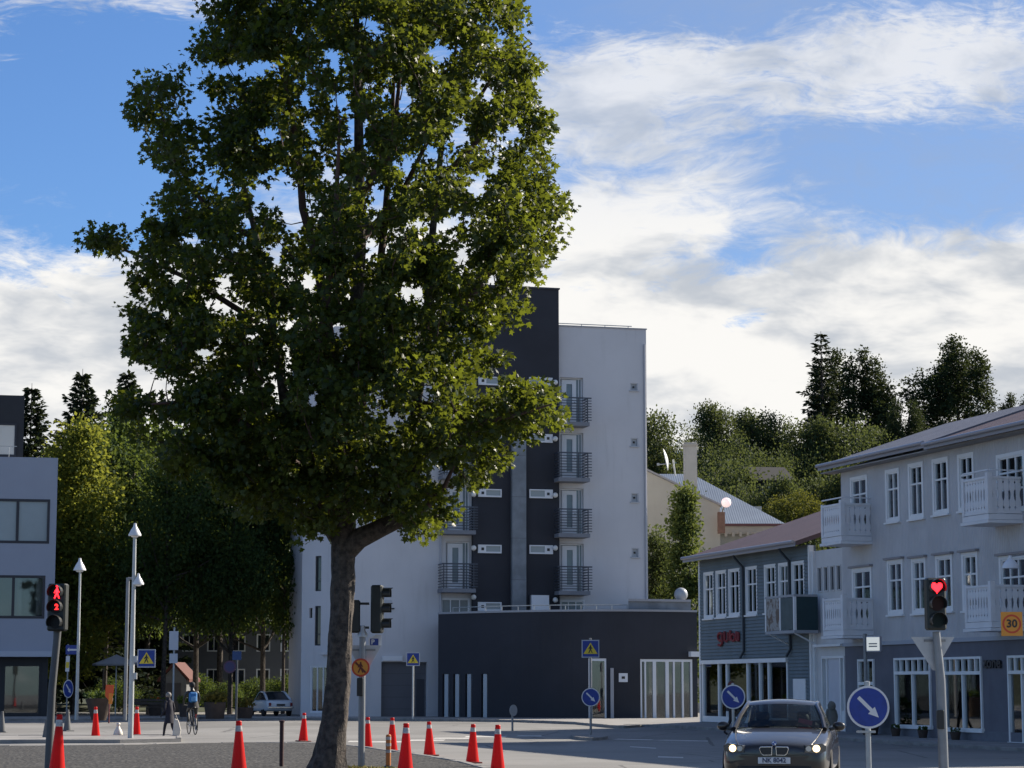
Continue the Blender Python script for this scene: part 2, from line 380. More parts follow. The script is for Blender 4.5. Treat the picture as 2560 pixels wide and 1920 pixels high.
# pavement along the square and the hotel
fr = [(-420, 1804), (0, 1803), (300, 1802), (430, 1800), (500, 1797), (560, 1798), (640, 1800), (760, 1800.5), (1000, 1802), (1300, 1806), (1440, 1812), (1525, 1820), (1560, 1821)]
fp = [G(x, y) for x, y in fr]; fp = [(p.x, p.y) for p in fp]
PAVE = kerbed('pavement', fp + [(9.5, 96), (12, 135), (-60, 135)], CONC, 0.10); kerb_stones(PAVE, fp, 0.10, 0.15, 1.3, 1)
# ================================================================== buildings
class Facade:
    """plane of a wall: u runs along it (left to right), v goes into the building"""
    def __init__(s, px, Y, ang):
        p = at(px, HOR, Y); s.o = Vector((p.x, Y)); s.a = ang; s.d = Vector((math.cos(ang), math.sin(ang))); s.i = Vector((-math.sin(ang), math.cos(ang)))
    def uz(s, px, py, v=0.0):
        r_ = ray(px, py); o = s.o + s.i * v
        t = o.dot(s.i) / (r_.x * s.i.x + r_.y * s.i.y); p = Vector((r_.x * t, r_.y * t))
        return (p - o).dot(s.d), CAMZ + r_.z * t
    def u(s, px, v=0.0): return s.uz(px, HOR, v)[0]
    def z(s, px, py, v=0.0): return s.uz(px, py, v)[1]
    def rect(s, x0, x1, y0, y1, v=0.0):
        xm = (x0 + x1) / 2
        return s.u(x0, v), s.u(x1, v), s.z(xm, y1, v), s.z(xm, y0, v)
    def root(s, name, label, cat, group=None): return thing(name, label, cat, (s.o.x, s.o.y, 0), s.a, group)
    def world(s, u, v, z): q = s.o + s.d * u + s.i * v; return Vector((q.x, q.y, z))

def holes_wall(mb, u0, u1, z0, z1, holes, v0, v1):
    us = sorted(set([u0, u1] + [min(u1, max(u0, h[k])) for h in holes for k in (0, 1)])); zs = sorted(set([z0, z1] + [min(z1, max(z0, h[k])) for h in holes for k in (2, 3)]))
    def inside(u, z): return any(h[0] < u < h[1] and h[2] < z < h[3] for h in holes)
    for a, b in zip(us[:-1], us[1:]):
        for c, d in zip(zs[:-1], zs[1:]):
            if inside((a + b) / 2, (c + d) / 2): continue
            mb.add([(a, v0, c), (b, v0, c), (b, v0, d), (a, v0, d)], [(0, 1, 2, 3)])
            mb.add([(a, v1, c), (b, v1, c), (b, v1, d), (a, v1, d)], [(3, 2, 1, 0)])
    for h in holes + [(u0, u1, z0, z1)]:
        a, b, c, d = max(u0, h[0]), min(u1, h[1]), max(z0, h[2]), min(z1, h[3])
        for p, q in (((a, c), (b, c)), ((b, c), (b, d)), ((b, d), (a, d)), ((a, d), (a, c))):
            mb.add([(p[0], v0, p[1]), (q[0], v0, q[1]), (q[0], v1, q[1]), (p[0], v1, p[1])], [(0, 1, 2, 3)])
    return mb

GLASS = glass_mat('window_glass', (.9, .93, .93), .92)
CURTAIN = mat('curtain', (0.80, 0.76, 0.66), 0.9, 0.2, 6.0)
DARKROOM = mat('dark_room', (0.03, 0.03, 0.035), 0.9)

def window(par, r, name='window', cols=2, rows=(0.36,), tr=0.11, frame=WHITE, sill=True, head=None, pane=GLASS, v=0.0, curtain=None, fr=0.045, deep=0.07):
    """casement window: trim, muntins, pane set back, sill"""
    u0, u1, z0, z1 = r; mb = MB()
    a, b, c, d = u0 + tr, u1 - tr, z0 + tr, z1 - tr
    if tr > 0.02:
        mb.box(u0, a, v - 0.035, v + 0.1, z0, z1).box(b, u1, v - 0.035, v + 0.1, z0, z1).box(a, b, v - 0.033, v + 0.1, d, z1).box(a, b, v - 0.033, v + 0.1, z0, c)
    f = fr
    mb.box(a, a + f, v + 0.0, v + deep, c, d).box(b - f, b, v + 0.0, v + deep, c, d).box(a + f, b - f, v + 0.002, v + deep, d - f, d).box(a + f, b - f, v + 0.002, v + deep, c, c + f)
    for k in range(1, cols):
        x = a + (b - a) * k / cols; mb.box(x - f * 0.55, x + f * 0.55, v + 0.004, v + deep, c + f, d - f)
    for q in rows:
        z = d - (d - c) * q; mb.box(a + f, b - f, v + 0.006, v + deep, z - f * 0.6, z + f * 0.6)
    w_ = mb.build(name, frame, par)
    MB().box(a + f * 0.5, b - f * 0.5, v + deep * 0.5, v + deep * 0.5 + 0.012, c + f * 0.5, d - f * 0.5).build('pane', pane, w_)
    if sill: MB().box(u0 - 0.04, u1 + 0.04, v - 0.10, v + 0.0, z0 - 0.06, z0 - 0.002).build('sill', frame, w_)
    if head: MB().box(u0 - 0.08, u1 + 0.08, v - 0.14, v, z1 + 0.002, z1 + 0.07).build('hood', head, w_)
    if curtain:
        cm = MB(); 
        for (p, q, zc) in curtain:
            xa = a + (b - a) * p; xb = a + (b - a) * q; n = 7
            pts = [(xa + (xb - xa) * i / n, v + 0.12 + 0.025 * math.sin(i * 2.1)) for i in range(n + 1)]
            for (p0, p1) in zip(pts[:-1], pts[1:]):
                cm.add([(p0[0], p0[1], c + (d - c) * zc), (p1[0], p1[1], c + (d - c) * zc), (p1[0], p1[1], d - 0.02), (p0[0], p0[1], d - 0.02)], [(0, 1, 2, 3)])
        cm.build('curtain', CURTAIN, w_)
    return w_
def opening(r, tr=0.11): return (r[0] + tr, r[1] - tr, r[2] + tr, r[3] - tr)

def ribbed(name, c, freq, axis=0, depth=0.02, rough=0.5, metal=0.0, c2=None):
    """sheet metal with ribs"""
    if name in MATS: return MATS[name]
    m = mat(name, c, rough, 0.15, 0.8, metal=metal, c2=c2, stain=0.2); t = NT(m.node_tree); b = t.n['Principled BSDF']
    V = t.node('ShaderNodeTexCoord').outputs['Object']; s_ = t.node('ShaderNodeSeparateXYZ'); t.l.new(V, s_.inputs[0])
    wv = t.m('SINE', t.m('MULTIPLY', s_.outputs[axis], freq)); bn = t.node('ShaderNodeBump'); bn.inputs['Distance'].default_value = depth; bn.inputs['Strength'].default_value = 0.6
    t.l.new(wv, bn.inputs['Height']); t.l.new(bn.outputs[0], b.inputs['Normal']); return m

# ---------------------------------------------------------------- the street front at right
FA = math.atan2(-(FPX / math.cos(TH)), 1690.0)
FR = Facade(2112, 77.4, FA)
GREY_UP = ribbed('grey_cladding', (0.53, 0.52, 0.52), 60.0, 0, 0.012, 0.6)
GREY_LO = mat('slate_blue_render', (0.145, 0.145, 0.17), 0.8, 0.18, 1.0, bump=0.25, bscale=60, stain=0.25)
ROOF_M = ribbed('mauve_roof_sheet', (0.105, 0.062, 0.068), 30.0, 0, 0.03, 0.6, c2=(0.08, 0.05, 0.056))
ROOF_B = ribbed('blue_grey_roof_sheet', (0.13, 0.135, 0.165), 30.0, 0, 0.03, 0.55, c2=(0.10, 0.105, 0.13))
SOFFIT = mat('soffit_board', (0.30, 0.29, 0.28), 0.8, 0.15, 3.0)

g = FR.root('grey_apartment_house', 'three storey grey clad house with white windows and slate blue shop floor', 'building')
LEN = 21.8; ZE = FR.z(2112, 1170) ; ZB = FR.z(2350, 1597); DEP = 8.6
up = [(2226, 2261, 1170, 1303), (2284, 2322, 1154, 1295), (2345, 2386, 1142, 1284), (2410, 2451, 1130, 1274)]
lo = [(2226, 2265, 1398, 1536), (2287, 2323, 1394, 1533), (2348, 2390, 1386, 1528), (2414, 2454, 1379, 1526)]
dr = [(2137, 2180, 1188, 1330), (2137, 2186, 1418, 1570), (2508, 2580, 1128, 1280), (2508, 2580, 1386, 1560)]
shop = [(2237, 2327, 1644, 1818), (2360, 2455, 1642, 1826), (2521, 2590, 1638, 1862), (2146, 2186, 1648, 1800)]
R_up = [FR.rect(*q) for q in up]; R_lo = [FR.rect(*q) for q in lo]; R_dr = [FR.rect(*q) for q in dr]; R_sh = [FR.rect(*q) for q in shop]
far = [(R_lo[3][1] + 4.8 + k * 2.2, R_lo[3][1] + 5.7 + k * 2.2) for k in range(4)]       # the part of the front beyond the frame
R_far = [(a, b, R_lo[0][2], R_lo[0][3]) for a, b in far] + [(a, b, R_up[0][2], R_up[0][3]) for a, b in far]
holes_wall(MB(), 0, LEN, ZB + 0.001, ZE, [opening(q) for q in R_up + R_lo + R_dr + R_far], 0.0, 0.22).build('upper_wall', GREY_UP, g)
holes_wall(MB(), 0, LEN, -0.4, ZB - 0.12, [opening(q, 0.06) for q in R_sh], 0.03, 0.25).build('shop_wall', GREY_LO, g)
MB().box(-0.05, LEN + 0.05, -0.06, 0.2, ZB - 0.12, ZB).build('string_course', mat('grey_trim', (0.36, 0.38, 0.42), 0.6), g)
MB().box(0, LEN, 0.0, 0.028, -0.4, 0.38).build('plinth', mat('plinth_grey', (0.17, 0.175, 0.20), 0.85, 0.2), g)
w_ = MB().box(0.0, 0.2, 0.26, DEP, -0.4, ZE).box(LEN - 0.2, LEN, 0.26, DEP, -0.4, ZE).box(0.2, LEN - 0.2, DEP - 0.2, DEP, -0.4, ZE)
w_.box(0.2, LEN - 0.2, 0.26, DEP - 0.2, ZB - 0.3, ZB - 0.1).box(0.2, LEN - 0.2, 0.26, DEP - 0.2, ZB + 2.75, ZB + 2.9).box(0.2, LEN - 0.2, 4.2, 4.3, -0.3, ZE).build('side_wall', GREY_UP, g)
RISE = math.tan(R(18.5))
def gable_roof(par, ua, ub, ze, dep, ov, mt, name='roof', th=0.16, fascia=True, rise=RISE):
    h = (dep / 2 + ov) * rise; mid = dep / 2
    p = [(-ov, ze), (mid, ze + h), (dep + ov, ze), (dep + ov, ze + th), (mid, ze + h + th), (-ov, ze + th)]
    mb = MB(); n = len(p); vs = [(ua, y, z) for y, z in p] + [(ub, y, z) for y, z in p]
    mb.add(vs, [(5, 4, 4 + n, 5 + n), (4, 3, 3 + n, 4 + n), (0, 1, 1 + n, n), (1, 2, 2 + n, 1 + n), (0, 1, 4, 5), (1, 2, 3, 4), (n + 1, n, n + 5, n + 4), (n + 2, n + 1, n + 4, n + 3), (0, 5, 5 + n, n), (2, 3, 3 + n, 2 + n)])
    o = mb.build(name, mt, par)
    if fascia:
        MB().box(ua + 0.01, ub - 0.01, -ov - 0.03, -ov - 0.004, ze - 0.02, ze + th - 0.02).build('fascia', mat('fascia_board', (0.30, 0.29, 0.31), 0.6), o)
        MB().tube([(ua + 0.05, -ov - 0.09, ze + th - 0.02), (ub - 0.05, -ov - 0.09, ze + th - 0.02)], 0.06, 8).build('gutter', mat('gutter_metal', (0.33, 0.33, 0.36), 0.4, metal=0.3), o)
    return o
ZF = FR.z(2077, 1165, -0.55)
ub_ = FR.u(2330, -0.55)
gable_roof(g, -0.62, ub_, ZE - 0.02, DEP, 0.55, ROOF_B)
gable_roof(g, ub_ + 0.01, LEN + 0.6, ZE - 0.10, DEP, 0.62, ROOF_M)
MB().box(-0.55, LEN, -0.5, 0.0, ZE - 0.14, ZE - 0.105).build('soffit', SOFFIT, g)
gw = MB(); gw.add([(0.02, 0.02, ZE - 0.02), (0.02, DEP, ZE - 0.02), (0.02, DEP / 2, ZE + (DEP / 2) * RISE - 0.05), (0.2, 0.02, ZE - 0.02), (0.2, DEP, ZE - 0.02), (0.2, DEP / 2, ZE + (DEP / 2) * RISE - 0.05)], [(0, 2, 1), (3, 4, 5), (0, 1, 4, 3), (1, 2, 5, 4), (2, 0, 3, 5)])
gw.build('gable_wall', GREY_UP, g)
HOODC = mat('window_hood', (0.27, 0.25, 0.25), 0.6)
cur = [[(0.05, 0.42, 0.1), (0.6, 0.95, 0.0)], [(0.05, 0.5, 0.62), (.55, .95, .66)], [(0.62, 0.97, 0.05), (.03, .2, .3)], [(0.3, 0.95, 0.6)]]
for k, q in enumerate(R_up): window(g, q, curtain=[None, [(.05, .4, .7)], [(.1, .9, .72)], cur[1]][k])
for k, q in enumerate(R_lo): window(g, q, head=HOODC, curtain=cur[k % 4])
for k, q in enumerate(R_far): window(g, q)
for k, q in enumerate(R_dr): window(g, q, 'balcony_door', cols=3 if k > 1 else 2, rows=(0.30, 0.62), sill=False, head=HOODC if k in (1, 3) else None, curtain=[(0.35, 0.75, 0.2)] if k == 1 else None)
# shop windows with a row of small panes above
def shop_window(par, r, name, cols, tcols, tz, door=False):
    u0, u1, z0, z1 = r; t_ = 0.07; mb = MB()
    zt = z1 - (z1 - z0) * tz
    mb.box(u0, u0 + t_, -0.03, 0.12, z0, z1).box(u1 - t_, u1, -0.03, 0.12, z0, z1).box(u0 + t_, u1 - t_, -0.028, 0.12, z1 - t_, z1).box(u0 - 0.05, u1 + 0.05, -0.06, 0.12, z0 - 0.05, z0 + t_)
    mb.box(u0 + t_, u1 - t_, -0.045, 0.12, zt - 0.05, zt + 0.05)
    for k in range(1, tcols): x = u0 + (u1 - u0) * k / tcols; mb.box(x - 0.025, x + 0.025, -0.01, 0.1, zt + 0.05, z1 - t_)
    for k in range(1, cols): x = u0 + (u1 - u0) * k / cols; mb.box(x - 0.035, x + 0.035, -0.02, 0.1, z0 + t_, zt - 0.05)
    o = mb.build(name, WHITE, par)
    MB().box(u0 + t_ * .5, u1 - t_ * .5, 0.05, 0.062, z0 + t_ * .5, zt).build('pane', GLASS, o)
    MB().box(u0 + t_ * .5, u1 - t_ * .5, 0.05, 0.062, zt, z1 - t_ * .5).build('transom_pane', GLASS, o)
    return o
sw1 = shop_window(g, R_sh[0], 'shop_window', 2, 6, 0.22); sw2 = shop_window(g, R_sh[1], 'shop_window', 2, 6, 0.22)
shop_window(g, R_sh[2], 'shop_door', 2, 4, 0.19); shop_window(g, R_sh[3], 'shop_window', 2, 2, 0.4)
# displays standing behind the shop glass
DRESS = mat('pale_fabric', (0.78, 0.73, 0.60), 0.9, 0.25, 6.0, bump=0.5, bscale=8)
def dress(u, v, z0, z1, wd, name, label, par=FR, mt=DRESS):
    p = par.world(u, v, z0); t_ = thing(name, label, 'clothing', p, par.a); H = z1 - z0
    MB().lathe([(wd * 0.50, 0.0), (wd * 0.46, 0.25 * H), (wd * 0.30, 0.55 * H), (wd * 0.34, 0.75 * H), (wd * 0.36, 0.86 * H), (wd * 0.12, 0.96 * H), (0.05, H)], 14).build('garment', mt, t_, smooth=True)
    for q in (-1, 1): MB().tube([(q * wd * 0.34, 0, 0.84 * H), (q * wd * 0.62, 0.02, 0.62 * H), (q * wd * 0.66, 0.0, 0.42 * H)], [0.075, 0.07, 0.05], 8).build('sleeve', mt, t_, smooth=True)
    MB().tube([(0, 0, -(z0 - 0.15)), (0, 0, 0.1)], 0.02, 6).lathe([(0.18, -(z0 - 0.14)), (0.16, -(z0 - 0.17)), (0.02, -(z0 - 0.18))], 12).build('stand', GALV, t_)
    return t_
zf = R_sh[0][2]
dress(R_sh[0][0] + 0.75, 0.45, zf + 0.5, zf + 1.9, 0.62, 'display_dress', 'pale cream dress on a stand inside the shop window beside the round sign')
dress(R_sh[0][0] + 1.75, 0.4, zf + 0.35, zf + 1.35, 0.5, 'display_blouse', 'short pale top on a low stand in the shop window', mt=mat('pale_fabric_two', (0.7, 0.66, 0.56), 0.9, 0.2, 5))
dress(R_sh[1][0] + 1.75, 0.5, zf + 0.35, zf + 2.05, 0.85, 'display_gown', 'long cream gown on a stand in the shop window below the lettering')
# lettering on the wall
tu, tu1, tz0, tz1 = FR.rect(2461, 2506, 1643, 1671)
me = text_mesh('zone', (tz1 - tz0) * 1.45, 0.02, 0.012); me.transform(Matrix.Translation(((tu + tu1) / 2, -0.02, (tz0 + tz1) / 2)))
xsv = [v.co.x for v in me.vertices]; sc = (tu1 - tu) / (max(xsv) - min(xsv))
for v in me.vertices: v.co.x = (tu + tu1) / 2 + (v.co.x - (tu + tu1) / 2) * sc
ZL = mobj('lettering', me, g, mat('lettering_black', (0.012, 0.012, 0.016), 0.5)); ZL['label'] = 'dark lower case word zone on the slate blue shop wall'

BALW = mat('balcony_white', (0.74, 0.735, 0.74), 0.55, 0.08, 2.0, stain=0.12)
def balcony(un, out, length, zb, zr, toprail):
    """timber balcony: platform, corner post, sawn balusters, handrail; un = near end on the wall"""
    b = MB().box(un - length, un, -out, 0.0, zb, zb + 0.16).build('balcony', BALW, g)
    MB().box(un - length - 0.05, un + 0.05, -out - 0.05, 0.0, zb - 0.10, zb - 0.012).build('moulding', BALW, b)
    MB().box(un - 0.13, un + 0.02, -out - 0.02, -out + 0.13, zb + 0.17, zr + 0.10).build('post', BALW, b)
    MB().box(un - length, un - length + 0.12, -out - 0.01, -out + 0.12, zb + 0.17, zr + 0.04).build('post', BALW, b)
    rails = [('handrail', (un - length + 0.12, un - 0.13, -out, -out + 0.09, zr - 0.07, zr)), ('handrail', (un - 0.10, un - 0.01, -out + 0.13, 0.0, zr - 0.072, zr - 0.002)),
             ('bottom_rail', (un - length + 0.12, un - 0.13, -out + 0.01, -out + 0.07, zb + 0.18, zb + 0.26)), ('bottom_rail', (un - 0.09, un - 0.02, -out + 0.13, 0.0, zb + 0.18, zb + 0.26))]
    if toprail: rails += [('top_rail', (un - length, un, -out + 0.02, -out + 0.07, zr + 0.16, zr + 0.20)), ('top_rail', (un - 0.08, un - 0.03, -out + 0.13, 0.0, zr + 0.162, zr + 0.198))]
    for nm, bx_ in rails: MB().box(*bx_).build(nm, BALW, b)
    z0, z1 = zb + 0.26, zr - 0.07; H = z1 - z0
    def board(w): # sawn profile: notches make the pierced pattern between two boards
        r_ = []
        for f_, d in ((0, 0), (0.06, 0), (0.10, 0.035), (0.15, 0), (0.30, 0.0), (0.38, 0.03), (0.50, 0.045), (0.62, 0.03), (0.70, 0), (0.85, 0), (0.90, 0.03), (0.94, 0), (1, 0)): r_.append((w / 2 - d, f_ * H))
        return r_ + [(-x, z) for x, z in reversed(r_)]
    def bl(name, n, place, wd):
        me_ = MB().prism(board(wd), -0.014, 0.014).mesh('baluster')
        for k in range(n):
            o = mobj('baluster', me_, b, BALW); o.location, o.rotation_euler = place(k)
    n = 8; stp = (length - 0.25) / n
    bl('front', n, lambda k: ((un - 0.13 - stp * (k + 0.5), -out + 0.045, z0), (0, 0, 0)), stp * 0.94)
    m = 5; st2 = (out - 0.13) / m
    bl('side', m, lambda k: ((un - 0.055, -out + 0.13 + st2 * (k + 0.5), z0), (0, 0, math.pi / 2)), st2 * 0.94)
    return b
uA, uB = FR.u(2187), FR.u(2569)
for un in (uA, uB):
    zb1 = R_dr[0][2] - 0.04; zb0 = R_dr[1][2] - 0.04
    balcony(un, 1.08, 1.6, FR.z(2187, 1352) if un == uA else FR.z(2187, 1352), FR.z(2187, 1352) + 1.25, True)
    balcony(un, 1.08, 1.6, FR.z(2187, 1588), FR.z(2187, 1588) + 1.22, False)
an = FR.world(FR.u(2420), 2.6, ZE + 1.0)
a = thing('roof_aerial', 'thin grey television aerial standing on the roof ridge of the grey house', 'aerial', FR.world(FR.u(2420) , DEP / 2, ZE + (DEP / 2 + .55) * RISE + 0.0), FA)
MB().tube([(0, 0, 0), (0, 0, 1.75)], 0.025, 6).build('mast', GALV, a)
MB().tube([(-0.05, -0.6, 1.62), (-0.05, 0.6, 1.62)], 0.014, 5).tube([(-0.05, -0.4, 1.3), (-0.05, 0.7, 1.3)], 0.014, 5).build('boom', GALV, a)
for k in range(5): MB().tube([(-0.25, -0.5 + k * 0.25, 1.62), (0.15, -0.5 + k * 0.25, 1.62)], 0.008, 4).build('element', GALV, a)
# wall lamp with a white dome
lp = FR.uz(2526, 1412, -0.9)
l = thing('wall_lamp', 'white dome lamp on an arm above the upper corner balcony', 'lamp', FR.world(lp[0], 0, lp[1]), FA)
MB().lathe([(0.235, 0.0), (0.23, 0.06), (0.18, 0.16), (0.10, 0.24), (0.05, 0.28), (0.045, 0.36), (0.0, 0.37)], 20, (0, -0.9, -0.1)).build('shade', mat('lamp_white', (0.75, 0.76, 0.78), 0.4), l, smooth=True)
MB().tube([(0, 0.0, 0.15), (0, -0.45, 0.30), (0, -0.9, 0.24)], 0.022, 8).build('arm', GALV, l, smooth=True)

# ---------------------------------------------------------------- white link with the entrance
bay = FR.root('entrance_bay', 'white panelled entrance link with tall narrow windows between teal house and grey house', 'building')
BAYW = mat('bay_white', (0.60, 0.585, 0.57), 0.6, 0.08, 2.0, stain=0.12)
u0, u1 = FR.u(2033), -0.03; zt = FR.z(2070, 1372)
rw = FR.rect(2040, 2104, 1402, 1493); rd = FR.rect(2049, 2106, 1640, 1832)
slits = [(rw[0] + (rw[1] - rw[0]) * (k + 0.22) / 4, rw[0] + (rw[1] - rw[0]) * (k + 0.70) / 4, rw[2] + 0.25, rw[3] - 0.2) for k in range(4)]
holes_wall(MB(), u0, u1, -0.4, zt, slits + [opening(rd, 0.05)], 0.12, 0.35).build('wall', BAYW, bay)
MB().box(u0, u1, 0.36, 7.5, zt - 0.1, zt).box(u0, u1, 7.4, 7.5, -0.4, zt - 0.1).build('roof', ROOF_M, bay)
for q in slits: window(bay, (q[0] - .04, q[1] + .04, q[2] - .04, q[3] + .04), 'narrow_window', 1, (), 0.03, BAYW, False, v=0.12, fr=0.015, pane=DARKGLASS)
d_ = MB(); a_, b_, c_, e_ = rd; wd = b_ - a_
d_.box(a_, a_ + 0.07, 0.07, 0.3, c_, e_).box(b_ - 0.07, b_, 0.07, 0.3, c_, e_).box(a_ + 0.07, b_ - 0.07, 0.08, 0.3, e_ - 0.08, e_).box(a_ + 0.33, a_ + 0.42, 0.09, 0.3, c_, e_ - 0.08).box(b_ - 0.42, b_ - 0.33, 0.09, 0.3, c_, e_ - 0.08)
for s_ in (a_ + 0.07, b_ - 0.33): d_.box(s_, s_ + 0.26, 0.12, 0.28, c_, c_ + 0.75)
df = d_.build('entrance_door', WHITE, bay)
MB().box(a_ + 0.42, b_ - 0.42, 0.15, 0.22, c_ + 0.02, e_ - 0.08).build('door_leaf', mat('door_white', (0.58, 0.58, 0.62), 0.5, 0.05), df)
for s_ in (a_ + 0.07, b_ - 0.33): MB().box(s_, s_ + 0.26, 0.2, 0.212, c_ + 0.75, e_ - 0.08).build('side_light', GLASS, df)
MB().box(a_ - 0.2, b_ + 0.2, -0.15, 0.1, e_ + 0.32, e_ + 0.40).build('canopy', WHITE, bay)
MB().box(u0 - 0.02, u0 + 0.10, 0.02, 0.3, -0.4, zt).build('corner_board', WHITE, bay)

# ---------------------------------------------------------------- teal clapboard house
TEAL = mat('teal_boards', (0.165, 0.20, 0.215), 0.65, 0.15, 1.2, stain=0.18)
tl = FR.root('teal_house', 'teal clapboard two storey house with white windows, mauve metal roof and shop front', 'building')
uL, uR = FR.u(1752), u0 - 0.03; zE = FR.z(1760, 1402); TD = 9.0
tw = [(1763.5, 1788.5, 1429, 1546), (1794, 1820, 1425, 1543), (1826, 1854, 1420, 1540), (1869, 1898, 1414, 1537), (1916, 1945, 1410, 1532), (1952, 1978, 1406, 1530), (1985, 2017, 1402, 1527)]
TW = [FR.rect(*q) for q in tw]; SH = FR.rect(1757, 1971, 1658, 1808); PB = FR.rect(1987, 2018, 1697, 1765)
hl = [opening(q, 0.09) for q in TW] + [SH]
holes_wall(MB(), uL, uR, -0.4, zE, hl, 0.0, 0.2).build('wall', TEAL, tl)
# lap siding, board over board
sb = MB(); z = -0.1; stp = 0.125
hh = [(q[0], q[1], q[2], q[3]) for q in TW] + [(SH[0] - 0.1, SH[1] + 0.1, SH[2] - 1, SH[3] + 0.15)]
while z < zE:
    cuts = sorted((h[0] - 0.0, h[1] + 0.0) for h in hh if h[2] - 0.05 < z + stp * 0.5 < h[3] + 0.02)
    x = uL + 0.11
    for c_ in cuts + [(uR, uR)]:
        if c_[0] - x > 0.03: sb.add([(x, -0.052, z), (c_[0], -0.052, z), (c_[0], -0.006, z + stp), (x, -0.006, z + stp), (x, 0, z), (c_[0], 0, z)], [(0, 1, 2, 3), (4, 5, 1, 0)])
        x = max(x, c_[1])
    z += stp
s_ = sb.build('lap_siding', TEAL, tl); s_['kind'] = 'stuff'
MB().box(uR - 0.09, uR + 0.02, -0.07, 0.11, -0.4, zE).build('corner_board', WHITE, tl)
MB().box(uL - 0.02, uL + 0.11, -0.05, 0.2, -0.4, zE).build('corner_board', WHITE, tl)
MB().box(uL, uL + 0.2, 0.2, TD, -0.4, zE).box(uL + 0.2, uR, TD - 0.2, TD, -0.4, zE).box(uL + 0.2, uR, 0.21, TD - 0.2, SH[3] + 0.3, SH[3] + 0.45).box(uL + 0.2, uR, 4.0, 4.1, -0.4, zE).build('side_wall', TEAL, tl)
gable_roof(tl, uL - 0.35, uR - 0.02, zE - 0.02, TD + 3.0, 0.55, ROOF_M, rise=math.tan(R(18.6)))
for k, q in enumerate(TW): window(tl, q, tr=0.09, curtain=[(0.0, 0.5, 0.1), (0.62, 0.95, 0.3)] if k in (3, 4) else ([(0.55, 0.95, 0.2)] if k == 2 else ([(.05, .3, .4), (.7, .95, .2)] if k == 5 else None)))
# shop front
zt_ = SH[3]; so = MB().box(SH[0] - 0.05, SH[1] + 0.06, -0.12, 0.05, zt_, zt_ + 0.15)
for x in (1757.5, 1797, 1817, 1869, 1900, 1922, 1969):
    u = FR.u(x); so.box(u - 0.055, u + 0.055, -0.02, 0.12, SH[2], zt_)
so.box(SH[0], SH[1], -0.018, 0.12, SH[2], SH[2] + 0.22)
so = so.build('shop_front', WHITE, tl)
us_ = [FR.u(x) for x in (1757.5, 1797, 1817, 1869, 1900, 1922, 1969)]
for a_, b_ in zip(us_[:-1], us_[1:]): MB().box(a_ + 0.056, b_ - 0.056, 0.05, 0.062, SH[2] + 0.22, zt_).build('pane', GLASS, so)
MB().box(PB[0], PB[1], -0.07, -0.031, PB[2], PB[3]).build('notice_case', WHITE, tl)
for x, zz in ((1866, 1408), (1983, 1400)):
    u = FR.u(x); MB().tube([(u, -0.5, zE + 0.05), (u, -0.42, zE - 0.12), (u, -0.10, zE - 0.45), (u, -0.09, zE - 1.0), (u, -0.09, SH[3] + 0.45), (u - 0.18, -0.16, SH[3] + 0.20)], 0.05, 8).build('downpipe', mat('downpipe_dark', (0.03, 0.04, 0.05), 0.5), tl, smooth=True)
# red lettering, worn and unreadable from here: a few rounded strokes
ra = FR.rect(1801, 1856, 1576, 1609); RED = mat('sign_red', (0.26, 0.025, 0.03), 0.5, 0.15, 4.0)
rl = MB(); W_ = ra[1] - ra[0]; H_ = ra[3] - ra[2]
def stroke(pts): rl.tube([(ra[0] + x * W_, -0.10, ra[2] + y * H_) for x, y in pts], 0.052, 6)
def ring(cx, cy, rx, ry, a0=0, a1=360): stroke([(cx + rx * math.cos(R(a0 + (a1 - a0) * k / 10)), cy + ry * math.sin(R(a0 + (a1 - a0) * k / 10))) for k in range(11)])
ring(0.13, 0.55, 0.10, 0.30); stroke([(0.22, 0.85), (0.22, 0.05), (0.14, -0.12), (0.05, -0.05)]); stroke([(0.34, 0.95), (0.34, 0.25), (0.42, 0.18), (0.5, 0.3), (0.5, 0.85)])
stroke([(0.60, 1.0), (0.60, 0.2)]); ring(0.73, 0.45, 0.09, 0.26); stroke([(0.88, 0.9), (0.88, 0.2), (0.97, 0.2)]); stroke([(0.97, 0.82), (0.97, 0.2)])
o_ = rl.build('shop_lettering', RED, tl); o_['label'] = 'worn red lettering on teal boards'
# roofed sign box on brackets
sx = FR.rect(1985, 2022, 1490, 1578); bx = thing('projecting_sign_case', 'boxy dark green and white balcony case with a faded picture panel on the teal house', 'sign', FR.world(sx[1] + 0.9, 0, sx[2]), FA)
L_, O_, H_ = 2.6, 0.9, sx[3] - sx[2]
MB().box(-L_, 0, -O_, 0.0, -0.10, 0.0).box(-L_, 0, -O_, -O_ + 0.06, H_ - 0.08, H_).box(-0.07, 0, -O_ + 0.06, 0, H_ - 0.08, H_).build('platform', mat('case_grey', (0.35, 0.35, 0.36), 0.7), bx)
for u in (-L_, -L_ + 1.3, -0.09): MB().box(u, u + 0.09, -O_, -O_ + 0.09, 0.0, H_ - 0.08).build('post', WHITE, bx)
MB().box(-0.05, -0.01, -O_ + 0.09, 0, 0, H_ - 0.08).build('side_panel', mat('case_green', (0.016, 0.045, 0.050), 0.6, 0.2), bx)
pm = bpy.data.materials.new('faded_picture'); pm.use_nodes = True; t = NT(pm.node_tree)
V = t.node('ShaderNodeTexCoord').outputs['Object']; f = t.noise(V, 3.2, 3.0, 0.5, 1.2)
t.l.new(t.mix(t.step(f, 0.42, 0.58), (0.34, 0.33, 0.31, 1), (0.13, 0.085, 0.06, 1)), t.n['Principled BSDF'].inputs['Base Color'])
MB().box(-L_ + 0.10, -L_ + 1.29, -O_ + 0.02, -O_ + 0.05, 0.02, H_ - 0.09).build('picture_panel', pm, bx)
